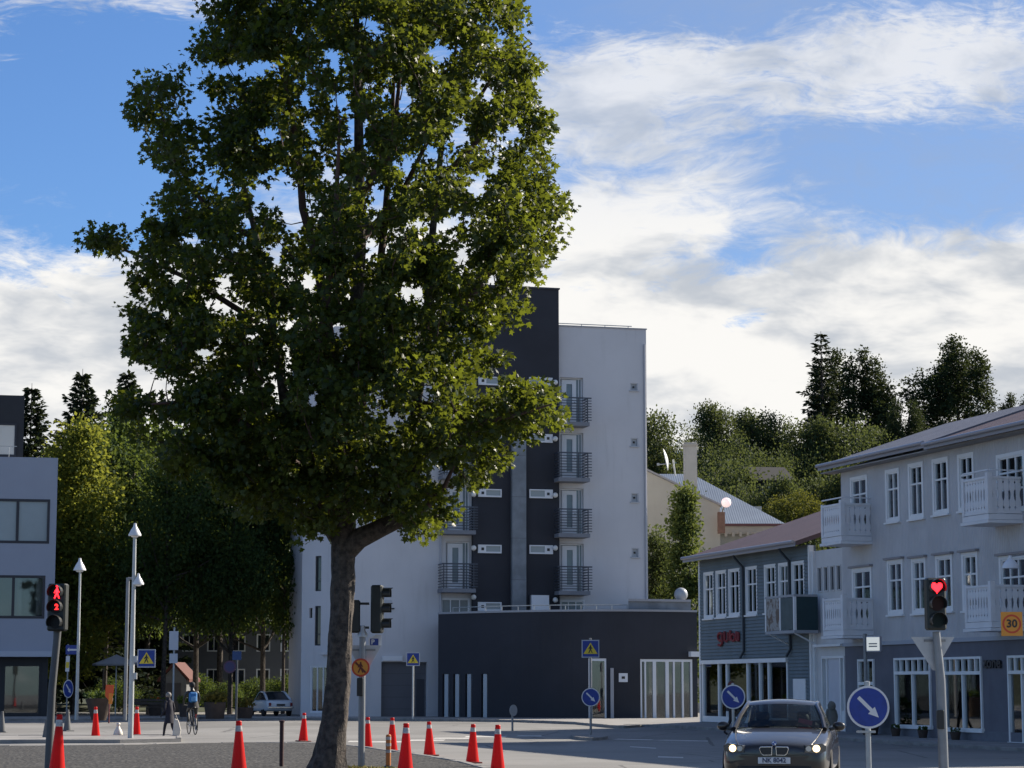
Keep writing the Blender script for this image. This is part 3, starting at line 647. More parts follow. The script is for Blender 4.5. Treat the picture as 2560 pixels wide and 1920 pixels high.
MB().box(-L_ + 1.40, -0.10, -O_ + 0.02, -O_ + 0.05, 0.02, H_ - 0.09).build('front_panel', mat('case_dull_green', (0.09, 0.12, 0.12), 0.7, 0.2), bx)
for u in (-0.2, -L_ + 0.2): MB().tube([(u, 0, -0.5), (u, -O_ + 0.1, -0.1)], 0.03, 6).build('bracket', WHITE, bx)
# pavement in front of this row
ppv = []
for u in np.linspace(uL - 1.5, LEN + 3, 16): q = FR.world(float(u), -2.7, 0); ppv.append((q.x, q.y))
q1 = FR.world(LEN + 3, 0.3, 0); q0 = FR.world(uL - 1.5, 0.3, 0)
PV2 = kerbed('pavement_row', ppv + [(q1.x, q1.y)] + [tuple(FR.world(float(u), 0.3, 0).xy) for u in np.linspace(LEN, uL, 12)] + [(q0.x, q0.y)], CONC, 0.08); kerb_stones(PV2, ppv, 0.08, 0.15, 1.3, 1)
# ---------------------------------------------------------------- hotel
FH = Facade(1400, 118.0, R(15))
HW = mat('hotel_white_render', (0.60, 0.59, 0.60), 0.85, 0.10, 0.25, bump=0.25, bscale=50, stain=0.22)
HD = mat('hotel_charcoal_render', (0.030, 0.032, 0.042), 0.8, 0.3, 0.3, bump=0.25, bscale=50)
CONCH = mat('fair_faced_concrete', (0.24, 0.265, 0.29), 0.8, 0.35, 0.9, bump=0.2, stain=0.3)
RAILM = mat('railing_grey', (0.055, 0.065, 0.085), 0.5)
HPANE = mat('hotel_pane', (0.19, 0.24, 0.26), 0.12, 0.2, 2.0, spec=0.6)
HFR = mat('hotel_frame_white', (0.70, 0.71, 0.73), 0.5)
h = FH.root('hotel', 'tall white and charcoal hotel block with balconies and low curved dark front wing', 'building')
def hr(x0, x1, y0, y1): return FH.rect(x0, x1, y0, y1)
uw0, uw1 = FH.u(1396), FH.u(1622); ztop = FH.z(1510, 820); ul = FH.u(828); ut0, ut1 = FH.u(1178), FH.u(1395.5); ztow = FH.z(1340, 724)
RB = [(993.5, 1064, 944), (1131, 1203.5, 1082), (1272, 1343, 1221), (1416, 1487, 1359)]         # rail top, slab bottom, door head
LBs = [(986, 1056, 937), (1125, 1197, 1075), (1266, 1335, 1214), (1408.5, 1481, 1353)]
doorsR = [hr(1402, 1461, hd_ - 0, sb_ - 8) for rt_, sb_, hd_ in RB]; doorsL = [hr(1112, 1174, hd_, sb_ - 8) for rt_, sb_, hd_ in LBs]
vent = [hr(1581, 1600, a_, b_) for a_, b_ in ((958, 977), (1095, 1116), (1233, 1255), (1370, 1393))]
gr = hr(953, 1068, 1655, 1798)
groundR = hr(1400, 1462, 1500, 1545); groundL = hr(1100, 1174, 1495, 1545)
holes_wall(MB(), uw0, uw1, -0.2, ztop, doorsR + vent + [groundR], 0.0, 0.45).build('white_wall', HW, h)
ultop = FH.z(1000, 822)
lw = [hr(x, x + 52, y, y + 68) for x in (905, 1010) for y in (905, 1045, 1185)]
sv_ = hr(958, 979, 1500, 1520)
holes_wall(MB(), ul, ut0, -0.2, ultop, doorsL + lw + [gr, sv_, groundL], 0.0, 0.45).build('white_wall', HW, h)
MB().box(ut0, ut1, -0.30, 7.0, -0.2, ztow).build('charcoal_tower', HD, h)
MB().box(ut0 - 0.05, ut1 + 0.05, -0.36, 7.05, ztow, ztow + 0.08).build('tower_cap', mat('cap_metal', (0.05, 0.05, 0.06), 0.4, metal=0.4), h)
pu0, pu1, pz0, pz1 = FH.rect(1273, 1308, 1010, 1545); MB().box(pu0, pu1, -0.62, -0.31, pz0, pz1).build('concrete_pilaster', CONCH, h)
for k in range(5):
    zz = pz0 + (pz1 - pz0) * (k + 0.9) / 5.2; MB().box(pu0 - 0.004, pu1 + 0.004, -0.625, -0.3, zz, zz + 0.03).build('joint', mat('joint_dark', (0.14, 0.15, 0.17), 0.8), h)
MB().box(ut1, uw1, 0.46, 13, ztop - 0.4, ztop - 0.1).box(ul, ut0, 0.46, 13, ultop - 0.4, ultop - 0.1).build('roof', mat('roof_felt', (0.08, 0.08, 0.085), 0.9), h)
MB().box(uw1 - 0.4, uw1, 0.46, 13, -0.2, ztop).box(ul, uw1 - 0.4, 12.7, 13, -0.2, ultop).box(ul, ul + 0.3, 0.46, 12.7, -0.2, ultop).box(ul + 0.3, uw1 - 0.4, 6.9, 7.2, -0.2, ultop - 0.45).build('side_wall', HW, h)
MB().box(uw0, uw1 + 0.04, -0.05, 0.46, ztop, ztop + 0.06).build('coping', mat('coping_metal', (0.32, 0.32, 0.34), 0.5, metal=0.4), h)
rr = MB(); 
for k in range(4): u = uw0 + 0.3 + (uw1 - uw0 - 1.0) * k / 3; rr.tube([(u, 0.9, ztop), (u, 0.9, ztop + 0.30)], 0.02, 5)
rr.tube([(uw0, 0.9, ztop + 0.3), (uw1 - 0.5, 0.9, ztop + 0.3)], 0.025, 5); rr.build('roof_railing', GALV, h)
def hotel_door(q, name='balcony_door'):
    u0, u1, z0, z1 = q; v = 0.22; m_ = MB(); w1 = (u1 - u0)
    m_.box(u0, u0 + 0.07, v, v + 0.1, z0, z1).box(u1 - 0.07, u1, v, v + 0.1, z0, z1).box(u0 + .07, u1 - .07, v, v + 0.1, z1 - 0.07, z1)
    dl, dr_ = u0 + w1 * 0.12, u0 + w1 * 0.74; pl, pr = u0 + w1 * 0.32, u0 + w1 * 0.57
    m_.box(dl, pl, v - 0.03, v + 0.08, z0, z1 - 0.1).box(pr, dr_, v - 0.03, v + 0.08, z0, z1 - 0.1).box(pl, pr, v - 0.028, v + 0.08, z1 - 0.32, z1 - 0.1).box(pl, pr, v - 0.028, v + 0.08, z0, z0 + 0.35)
    m_.box(u0 + w1 * 0.84, u0 + w1 * 0.87, v, v + 0.08, z0, z1 - .07)
    o = m_.build(name, HFR, h)
    MB().box(pl, pr, v + 0.03, v + 0.042, z0 + 0.35, z1 - 0.32).build('pane', HPANE, o)
    MB().box(dr_, u1 - 0.07, v + 0.04, v + 0.052, z0, z1 - .07).build('side_pane', HPANE, o)
    MB().box(u0 + .07, dl, v + 0.04, v + 0.052, z0, z1 - .07).build('side_pane', mat('panel_grey', (0.42, 0.43, 0.44), 0.6), o)
    MB().box(dr_ - 0.12, dr_ - 0.06, v - 0.09, v - 0.03, z0 + 1.0, z0 + 1.1).build('handle', GALV, o); return o
def hotel_balcony(x0, x1, rt_, sb_):
    out = 1.15; u0, u1 = FH.u(x0, -out * 0.0), FH.u(x1, -out); xm = (x0 + x1) / 2
    u0 = FH.u(x0, -out); zs = FH.z(xm, sb_, -out); zr = FH.z(xm, rt_, -out)
    o = MB().box(u0 + 0.06, u1 - 0.1, -out, 0.0, zs, zs + 0.20).build('balcony', mat('balcony_slab', (0.20, 0.21, 0.235), 0.8, 0.1), h)
    for u in (u0 + 0.12, u0 + (u1 - u0) * 0.62, u1 - 0.2): MB().box(u - 0.025, u + 0.025, -out + 0.02, -out + 0.07, zs + 0.2, zr).build('railing_post', RAILM, o)
    b = MB(); n = 9
    for k in range(n):
        zz = zs + 0.30 + (zr - zs - 0.32) * k / (n - 1); t_ = 0.022 if k < n - 1 else 0.035
        b.box(u0 + 0.02, u1, -out - 0.02, -out + 0.018, zz - t_, zz + t_)
        for u in (u0 + 0.095, u1 - 0.175): b.box(u - 0.015, u + 0.02, -out + 0.02, -0.0, zz - t_ * .9, zz + t_ * .9)
    b.build('railing_bars', RAILM, o)['kind'] = 'stuff'; return o
for q in doorsR + doorsL: hotel_door(q)
for rt_, sb_, hd_ in RB: hotel_balcony(1395, 1482, rt_, sb_)
for rt_, sb_, hd_ in LBs: hotel_balcony(1103, 1194, rt_, sb_)
for q in vent:
    u0, u1, z0, z1 = q; o = MB().box(u0, u0 + .06, 0.02, 0.2, z0, z1).box(u1 - .06, u1, 0.02, .2, z0, z1).box(u0 + .06, u1 - .06, .02, .2, z1 - .05, z1).box(u0 - 0.05, u1 + 0.05, -0.10, 0.02, z0 - 0.05, z0).build('small_window', mat('small_frame', (0.45, 0.46, 0.48), 0.6), h)
    MB().box(u0 + .06, u1 - .06, 0.12, 0.14, z0, z1 - .05).build('pane', mat('frosted_pane', (0.40, 0.42, 0.44), 0.35), o)
    MB().box((u0 + u1) / 2 - 0.05, (u0 + u1) / 2 + 0.05, 0.08, 0.12, (z0 + z1) / 2 - 0.05, (z0 + z1) / 2 + 0.05).build('vent', BLACKP, o)
for q in lw: window(h, q, tr=0.03, rows=(), frame=HFR, sill=False, pane=HPANE)
def strip_window(x0, x1, y0, y1, flip):
    u0, u1, z0, z1 = FH.rect(x0, x1, y0, y1); v = -0.30; m_ = MB()
    sq = 0.34 * (u1 - u0); a_, b_ = (u0, u1) if not flip else (u1, u0)
    m_.box(u0, u1, v - 0.10, v - 0.001, z0, z0 + 0.08).box(u0, u1, v - 0.10, v - 0.001, z1 - 0.06, z1).box(u0, u0 + 0.06, v - 0.098, v - 0.001, z0 + .08, z1 - .06).box(u1 - 0.06, u1, v - 0.098, v - 0.001, z0 + .08, z1 - .06)
    if not flip: s0, s1, p0, p1 = u1 - sq, u1 - 0.06, u0 + 0.06, u1 - sq
    else: s0, s1, p0, p1 = u0 + 0.06, u0 + sq, u0 + sq, u1 - 0.06
    m_.box(s0, s1, v - 0.09, v - 0.001, z0 + .08, z1 - .06); o = m_.build('strip_window', HFR, h)
    MB().box(p0, p1, v - 0.05, v - 0.003, z0 + .08, z1 - .06).build('pane', mat('strip_pane', (0.30, 0.33, 0.33), 0.2), o)
    c_ = ((s0 + s1) / 2, (z0 + z1) / 2); MB().box(c_[0] - 0.07, c_[0] + 0.07, v - 0.10, v - 0.09, c_[1] - 0.07, c_[1] + 0.07).build('vent', BLACKP, o)
for y0, y1 in ((946, 967), (1087, 1108), (1225, 1247), (1364, 1386)): strip_window(1319, 1378, y0, y1, False)
for y0, y1 in ((944, 965), (1085, 1105), (1224, 1244), (1363, 1384), (1506, 1528)): strip_window(1190, 1249, y0, y1, True)
WB = FH.rect(1321, 1365, 1489, 1526); MB().box(WB[0], WB[1], -0.62, -0.31, WB[2], WB[3]).build('equipment_box', HFR, h)
GLOBE = mat('globe_white', (0.72, 0.71, 0.68), 0.35)
for x, ys_ in ((1388, (956, 1097, 1238, 1370, 1500)), (1184, (956, 1095, 1236, 1370, 1493))):
    for y in ys_:
        u, z = FH.uz(x, y, -0.5); o = MB().ball((u, -0.52, z), 0.14, 12, 8).build('globe_lamp', GLOBE, h, smooth=True); MB().tube([(u, -0.3, z), (u, -0.40, z)], 0.05, 8).build('lamp_base', HFR, o)
for x in (1100.5, 1617): u = FH.u(x); MB().tube([(u, -0.06, 0.0), (u, -0.06, ultop - 0.3)], 0.05, 8).build('downpipe', mat('hotel_downpipe', (.42, .42, .44), .5), h, smooth=True)
# garage
u0, u1, z0, z1 = gr; o = MB().box(u0, u1, 0.30, 0.36, 0.0, z1)
o = o.build('garage_door', mat('garage_grey', (0.125, 0.125, 0.14), 0.7, 0.1, 1.0, bump=0.2, bscale=30), h)
for k in range(1, 5): MB().box(u0, u1, 0.292, 0.30, z1 * k / 5, z1 * k / 5 + 0.03).build('rib', mat('garage_rib', (0.09, 0.09, 0.10), 0.7), o)
MB().box(u1 - 0.5, u1 - 0.1, 0.27, 0.30, 0.25, 2.1).build('wicket', mat('garage_dark', (0.05, 0.05, 0.06), 0.7), o)
q = FH.rect(954, 1004, 1640, 1652); MB().box(q[0], q[1], -0.16, -0.0, q[2], q[3]).build('tube_light', HFR, h)
for q in (sv_,):
    o = MB().box(q[0], q[1], 0.0, 0.02, q[2], q[3]).build('small_window', mat('small_frame', (.45, .46, .48)), h); MB().box(q[0] - .1, q[1] + .1, -0.1, 0, q[2] - .06, q[2]).build('sill', HD, o)
for q in (groundR, groundL): window(h, q, 'terrace_window', 3, (), 0.06, HFR, False, pane=HPANE)
# wing turned away at left
FW2 = Facade(829, FH.world(ul, 0, 0).y + 0.0, R(-38))
zw = FW2.z(790, 905); ua_ = FW2.u(752)
org = FW2.o - FH.o
wing = thing('hotel_side_wing', 'pale hotel side wing with slim tall windows behind the street trees', 'building', (FW2.o.x, FW2.o.y, 0), FW2.a)
slim = [FW2.rect(785, 800, y0, y1) for y0, y1 in ((1085, 1180), (1235, 1330), (1390, 1478), (1515, 1614))]; sh2 = FW2.rect(774, 822, 1664, 1782)
tiny = [FW2.rect(771, 779, 1520, 1545)]
holes_wall(MB(), ua_, 0.0, -0.2, zw, slim + [sh2] + tiny, 0.0, 0.4).build('wall', HW, wing)
MB().box(ua_, ua_ + 0.3, 0.4, 9, -0.2, zw).box(ua_ + 0.3, 0, 8.7, 9, -0.2, zw).box(ua_ + .3, 0, 0.4, 8.7, zw - 0.4, zw - 0.2).box(ua_ + .3, 0, 3, 3.2, -0.2, zw - .4).build('side_wall', HW, wing)
for q in slim: window(wing, q, 'slim_window', 1, (0.72,), 0.03, mat('dark_frame', (0.03, 0.035, 0.04), 0.5), False, pane=DARKGLASS, v=0.08)
window(wing, sh2, 'shop_window', 3, (), 0.05, HFR, False, pane=GLASS, v=0.06)
MB().box(tiny[0][0], tiny[0][1], 0.1, 0.12, tiny[0][2], tiny[0][3]).build('pane', DARKGLASS, wing)
q = FW2.rect(806, 826, 1630, 1637); MB().box(q[0], q[1] - .05, -0.25, -0.002, q[2], q[3]).build('ledge', HW, wing)

# low curved wing in front
def annY(px): 
    a_, b_, c_ = (1095, 114.4), (1430, 110.2), (1744, 111.2)
    def L(p, q, r_): return (px - q[0]) * (px - r_[0]) / ((p[0] - q[0]) * (p[0] - r_[0]))
    return a_[1] * L(a_, b_, c_) + b_[1] * L(b_, a_, c_) + c_[1] * L(c_, a_, b_)
def annP(px): p = at(px, HOR, annY(px)); return Vector((p.x, p.y))
def annN(px): t_ = (annP(px + 2) - annP(px - 2)).normalized(); return Vector((t_.y, -t_.x))
AO = annP(1095)
ann = thing('hotel_curved_wing', 'low charcoal curved front wing of the hotel with white framed doors', 'building', (AO.x, AO.y, 0), 0)
def ahex(mb, x0, x1, z0, z1, o0, o1, n=1):
    """block that follows the curve; o = metres out of the wall"""
    for k in range(n):
        xa, xb = x0 + (x1 - x0) * k / n, x0 + (x1 - x0) * (k + 1) / n; pa, pb, na, nb_ = annP(xa) - AO, annP(xb) - AO, annN(xa), annN(xb)
        q = [pa + na * o0, pb + nb_ * o0, pb + nb_ * o1, pa + na * o1]
        mb.add([(p.x, p.y, z0) for p in q] + [(p.x, p.y, z1) for p in q], [(0, 1, 2, 3), (7, 6, 5, 4), (0, 4, 5, 1), (1, 5, 6, 2), (2, 6, 7, 3), (3, 7, 4, 0)])
    return mb
def aZ(px, py): return at(px, py, annY(px)).z
ztA = aZ(1420, 1529)
def awall(mb, x0, x1, z0, z1, holes, o0, o1):
    xs_ = sorted(set([x0, x1] + [h_[k] for h_ in holes for k in (0, 1)] + list(np.linspace(x0, x1, 26))))
    for a_, b_ in zip(xs_[:-1], xs_[1:]):
        hz = sorted([(h_[2], h_[3]) for h_ in holes if h_[0] <= (a_ + b_) / 2 <= h_[1]]); z = z0
        for c_, d_ in hz + [(z1, z1)]:
            if c_ - z > 0.01: ahex(mb, a_, b_, z, c_, o0, o1)
            z = d_
    return mb
dA = (1471, 1516, 0.05, aZ(1490, 1646)); dB = (1601, 1732, 0.05, aZ(1660, 1648)); fins = [1115, 1142, 1172, 1212]; zfin = aZ(1160, 1685)
slots = [(x - 9, x + 8, 0.02, zfin) for x in fins]
awall(MB(), 1095, 1744, -0.2, ztA, [dA, dB] + slots, -0.35, 0.0).build('curved_wall', HD, ann)
ahex(MB(), 1095, 1744, ztA, ztA + 0.10, -0.40, 0.05, 26).build('coping', mat('coping_metal', (0.32, 0.32, 0.34)), ann)
e0, e1 = annP(1744) - AO, annP(1095) - AO
mb = MB(); pl = [annP(x) - AO - annN(x) * 0.36 for x in np.linspace(1095, 1744, 20)]; mb.plate([(p.x, p.y) for p in pl] + [(e0.x, 7.5), (0.0, 6.0)], ztA - 0.45, ztA - 0.30); mb.build('roof', mat('roof_felt', (.08, .08, .085)), ann)
MB().box(e0.x - 0.3, e0.x, e0.y + 0.1, 16, -0.2, ztA).build('end_wall', HD, ann)
MB().box(pl[3].x, e0.x - 0.4, 3.0, 3.1, 0, ztA - 0.5).build('inner_wall', mat('lobby_wall', (0.16, 0.155, 0.15), 0.8), ann)
for x in fins:
    ahex(MB(), x - 4.5, x + 4.5, 0.02, zfin, -0.12, -0.02).build('fin_window', mat('fin_frame', (0.40, 0.44, 0.47), 0.4), ann)
    ahex(MB(), x - 9, x + 8, 0.02, zfin, -0.3, -0.24).build('pane', DARKGLASS, ann)
def aframe(x0, x1, z0, z1, muls, fw=4.5):
    m_ = MB(); ahex(m_, x0, x0 + fw, z0, z1, -0.14, -0.02); ahex(m_, x1 - fw, x1, z0, z1, -0.14, -0.02); ahex(m_, x0 + fw, x1 - fw, z1 - 0.12, z1, -0.138, -0.02, 3); ahex(m_, x0 + fw, x1 - fw, z0, z0 + 0.14, -0.138, -0.02, 3)
    for mx, mw in muls: ahex(m_, mx - mw, mx + mw, z0 + .14, z1 - .12, -0.136, -0.025)
    o = m_.build('door_frame', HFR, ann); ahex(MB(), x0 + 2, x1 - 2, z0 + 0.05, z1 - 0.05, -0.10, -0.088, 6).build('pane', GLASS, o); return o
aframe(*dA, [(1477, 3)]); aframe(*dB, [(1614, 2), (1637, 4), (1669, 4), (1686, 2), (1708, 2)])
ahex(MB(), 1526, 1534, 0.0, aZ(1530, 1670), 0.01, 0.14).build('vent_pipe', mat('vent_pipe_grey', (.36, .36, .38), .6), ann)
ahex(MB(), 1547, 1569, aZ(1558, 1705), aZ(1558, 1683), 0.005, 0.06).build('notice', HFR, ann); ahex(MB(), 1554, 1562, aZ(1558, 1697), aZ(1558, 1691), 0.062, 0.07).build('notice_mark', BLACKP, ann)
ahex(MB(), 1722, 1744, aZ(1733, 1642), aZ(1733, 1629), 0.005, 0.25).build('lit_sign', HFR, ann)
q = [annP(x) - AO - annN(x) * 0.5 for x in (1577, 1600, 1660, 1720, 1743)]
mb = MB(); mb.plate([(p.x, p.y) for p in q] + [(q[-1].x, 9), (q[0].x + 1.2, 9)], ztA - 0.3, aZ(1660, 1503)); mb.build('roof_house', CONCH, ann)
mb = MB(); mb.plate([(p.x * 1.0, p.y - 0.12) for p in q] + [(q[-1].x, 9.05), (q[0].x + 1.2, 9.05)], aZ(1660, 1503), aZ(1660, 1497)); mb.build('roof_house_cap', mat('coping_metal', (.3, .3, .3)), ann)
rr = MB()
for x in np.linspace(1110, 1575, 12): p = annP(x) - AO - annN(x) * 0.6; rr.tube([(p.x, p.y, ztA), (p.x, p.y, ztA + 0.34)], 0.02, 5)
rr.tube([tuple(annP(x) - AO - annN(x) * 0.6) + (ztA + 0.34,) for x in np.linspace(1110, 1575, 14)], 0.025, 5); rr.build('roof_railing', GALV, ann)
p = annP(1717) - AO; gl = MB().ball((p.x, p.y + 3.2, aZ(1660, 1497) + 0.36), 0.34, 16, 10).build('dome_light', mat('dome_frost', (0.36, 0.38, 0.40), 0.35), ann, smooth=True)

# ---------------------------------------------------------------- cream house behind
CRM = mat('cream_render', (0.37, 0.355, 0.31), 0.85, 0.10, 0.4, bump=0.2, stain=0.15)
SLATE = ribbed('blue_slate_roof', (0.21, 0.245, 0.29), 45.0, 0, 0.008, 0.4, c2=(0.18, 0.21, 0.25))
FC = Facade(1805, 133.0, 0.0)
c = FC.root('cream_house', 'cream rendered house with chimney and blue grey roof behind the hotel', 'building')
zc1 = FC.z(1805, 1264); u2 = FC.u(1480); zc2 = zc1 + (-u2) * math.tan(R(25.5)) ; um = FC.u(1590); zm = zc1 + (-um) * math.tan(R(25.5))
MB().prism([(u2, -0.3), (0, -0.3), (0, zc1), (um, zm), (u2, zc1 + 0.3)], 0.0, 9.0).build('gable_block', CRM, c)
MB().prism([(0.12, zc1 - 0.05), (um, zm + 0.02), (um, zm + 0.14), (0.12, zc1 + 0.07)], -0.12, 9.1).build('verge', mat('verge_grey', (.25, .25, .26), .6), c)
cu0, cu1, cz0, cz1 = FC.rect(1719, 1751, 1245, 1103, ); 
cz0, cz1 = FC.z(1735, 1250), FC.z(1735, 1103)
ch = MB().box(cu0, cu1, 0.6, 1.5, cz0 - 0.5, cz1).build('chimney', mat('chimney_render', (0.40, 0.395, 0.37), 0.85, 0.15, 1.0, stain=0.2), c); MB().box(cu0 - 0.06, cu1 + 0.06, 0.52, 1.58, cz1 - 0.22, cz1 - 0.1).build('chimney_band', CRM, ch)
ze_ = FC.z(1880, 1310, 4); ue = FC.u(1955, 4); zr_ = at(1690, 1185, 133 + 13).z
MB().box(0.1, ue, 4.0, 16, -0.3, ze_ - 0.05).build('wing_wall', CRM, c)
mb = MB(); ul_ = um - 1.0; ur_ = FC.u(1735, 13)
mb.add([(ul_, 3.6, ze_), (ue + 0.3, 3.6, ze_), (ur_, 13, zr_), (ul_, 13, zr_), (ue + 0.3, 22, ze_), (ul_, 22, ze_)], [(0, 1, 2, 3), (1, 4, 2), (4, 5, 3, 2), (0, 3, 5), (0, 5, 4, 1)]); mb.build('hip_roof', SLATE, c)
MB().box(0.12, ue + 0.3, 3.55, 3.75, ze_ - 0.14, ze_ - 0.01).build('eaves_board', mat('maroon_board', (.12, .045, .045), .6), c)
MB().box(0.12, ue + 0.22, 3.7, 3.998, ze_ - 0.62, ze_ - 0.15).build('cornice', mat('cornice_buff', (.42, .37, .31), .8, .1), c)
for k in range(8): u = 0.6 + k * (ue - 0.6) / 7.6; MB().box(u, u + 0.16, 3.58, 3.7, ze_ - 0.78, ze_ - 0.5).build('dentil', MATS['cornice_buff'], c)
sk = at(1872, 1258, 133 + 6.5); 
MB().box(FC.u(1850, 9), FC.u(1906, 9), 8.0, 10.5, ze_ - 0.5, FC.z(1880, 1266, 8)).build('dormer', mat('dormer_grey', (.33, .34, .33), .8), c)
# lamp globe on its pier
pp = G(1812, 1720 + 1.52 * 5750 / 128.0); 
gp = at(1815, 1256, 132.0); gl = thing('globe_post_lamp', 'round pale globe lamp on the brick corner pier of the cream house', 'lamp', (gp.x, 132.4, at(1808, 1306, 132).z))
MB().box(-0.45, -0.05, -0.2, 0.3, -0.6, 0.62).build('pier', mat('brick_pier', (.20, .11, .075), .8, .25, 4), gl)
MB().ball((0.02, -0.3, gp.z - at(1808, 1306, 132).z), 0.29, 16, 10).build('globe', mat('globe_sun_glint', (0.85, 0.72, 0.70), 0.3, emit=(1.0, 0.72, 0.70), estr=0.35), gl, smooth=True)  # pink emission stands in for the sun's glint on the unlit globe
MB().tube([(-0.2, 0, 0.6), (-0.1, -0.25, gp.z - at(1808, 1306, 132).z - 0.25)], 0.05, 6).build('arm', GALV, gl)
# satellite dish on the roof behind the hotel
sp_ = at(1688, 1172, 137.0); sdish = thing('satellite_dish', 'white satellite dish seen edge on beside the chimney of the cream house', 'dish', (sp_.x, 137.0, at(1690, 1190, 137).z))
md = MB(); n = 18; ring_ = []
for i, (r_, d_) in enumerate(((0.0, 0.0), (0.30, 0.03), (0.55, 0.10), (0.68, 0.16))):
    for k in range(n): a_ = 2 * math.pi * k / n; ring_.append(Vector((-0.2 - d_ * 1.0, r_ * math.cos(a_), 1.1 + r_ * math.sin(a_) )))
md.add(ring_, [(i * n + k, i * n + (k + 1) % n, (i + 1) * n + (k + 1) % n, (i + 1) * n + k) for i in range(3) for k in range(n)])
ds = md.build('bowl', mat('dish_white', (.75, .76, .74), .4), sdish, smooth=True); ds.rotation_euler = (0, R(-12), R(-3))
MB().tube([(0.0, 0, 0), (-0.12, 0, 1.0)], 0.05, 6).tube([(-0.25, 0, 0.75), (-1.0, 0, 0.7)], 0.03, 5).box(-1.1, -0.95, -0.06, 0.06, 0.64, 0.78).build('mast', GALV, sdish)

# ---------------------------------------------------------------- grey office block at left
FL = Facade(60, 116.0, R(12.5))
ob = FL.root('grey_office_block', 'pale grey office block with dark framed windows over a dark shop front', 'building')
OG = mat('office_grey_panel', (0.31, 0.335, 0.40), 0.6, 0.06, 0.4, stain=0.1); OD = mat('office_dark', (0.018, 0.019, 0.024), 0.6, 0.2, 2); ODF = mat('office_dark_frame', (0.02, 0.021, 0.03), 0.45)
uo0, uo1 = FL.u(-520), FL.u(130); zo0, zo1 = FL.z(60, 1628), FL.z(60, 1143)
wr = [FL.rect(-370, -230, 1247, 1358), FL.rect(-220, -60, 1247, 1358), FL.rect(-50, 113, 1247, 1358), FL.rect(-370, -230, 1438, 1546), FL.rect(-220, -60, 1438, 1546), FL.rect(-54, 106, 1438, 1546)]
holes_wall(MB(), uo0, uo1, zo0, zo1, wr, 0.0, 0.35).build('upper_wall', OG, ob)
MB().box(uo1 - 0.3, uo1, 0.35, 14, zo0, zo1).box(uo0, uo0 + .3, 0.35, 14, zo0, zo1).box(uo0 + .3, uo1 - .3, 13.7, 14, -0.2, zo1).box(uo0 + .3, uo1 - .3, 0.35, 13.7, zo1 - 0.4, zo1 - 0.2).box(uo0 + .3, uo1 - .3, 0.35, 13.7, zo0, zo0 + 0.3).box(uo0 + .3, uo1 - .3, 4, 4.1, zo0 + .3, zo1 - .4).build('side_wall', OG, ob)
MB().box(uo0, FL.u(136), -0.35, 1.0, zo0 - 0.28, zo0 - 0.002).build('canopy', mat('canopy_pale', (.40, .43, .50), .6), ob)
for k, q in enumerate(wr):
    w_ = window(ob, q, cols=2, rows=(), tr=0.0, frame=ODF, sill=False, fr=0.13, deep=0.16, v=-0.02, pane=mat('blind_behind_glass', (.27, .31, .33), .12, .08, .6, spec=.7) if k < 3 else GLASS)
    if k >= 3:
        a_, b_, c_, d_ = q; cm = MB(); 
        for x in (0.60, 0.90, 0.97): cm.box(a_ + (b_ - a_) * x - .12, a_ + (b_ - a_) * x + .1, 0.3, 0.33, c_ + .2, d_ - .2)
        cm.build('curtain', mat('office_curtain', (.35, .36, .36), .9), w_)
so_ = FL.rect(-300, 120, 1636, 1800); 
mu = [FL.u(x) for x in (-300, -180, -60, 4, 103)]
m_ = MB(); 
for u in mu: m_.box(u - 0.12, u + 0.16, 0.55, 0.75, 0.05, zo0 - .3)
m_.box(mu[0], mu[-1], 0.56, 0.75, zo0 - 0.75, zo0 - .3).box(mu[0], mu[-1], 0.56, 0.75, 0.05, 0.4); m_.box(FL.u(104), FL.u(119), 0.5, 1.0, 0.0, zo0 - .3)
sf = m_.build('shop_front', OD, ob)
for a_, b_ in zip(mu[:-1], mu[1:]): MB().box(a_ + .16, b_ - .12, 0.65, 0.662, 0.4, zo0 - .75).build('pane', GLASS, sf)
MB().box(uo0, FL.u(119), 5.0, 5.1, 0, zo0 - .3).box(FL.u(117), FL.u(119), 1.0, 13, 0, zo0 - .3).build('inner_wall', OD, ob)
MB().box(FL.u(-60), FL.u(112), 0.40, 0.54, 0.02, 0.16).build('red_plinth', mat('plinth_red', (.16, .045, .045), .7), ob)
pz = FL.z(20, 988, 2); 
MB().box(uo0, FL.u(41, 2), 2.0, 9, zo1 - .2, pz).build('penthouse', OD, ob)
q = FL.rect(-120, 23, 1057, 1140, 2.0); w_ = window(ob, q, 'penthouse_window', 3, (), 0.0, ODF, False, fr=0.1, v=1.9, pane=mat('penthouse_blind', (.60, .58, .52), .5))
rr = MB(); 
for k in range(12): u = uo0 + 0.4 + k * (FL.u(30) - uo0) / 12; rr.tube([(u, 0.5, zo1), (u, 0.5, zo1 + 0.6)], 0.015, 5)
rr.tube([(uo0, .5, zo1 + .6), (FL.u(25), .5, zo1 + .6)], 0.02, 5); rr.build('roof_railing', GALV, ob)
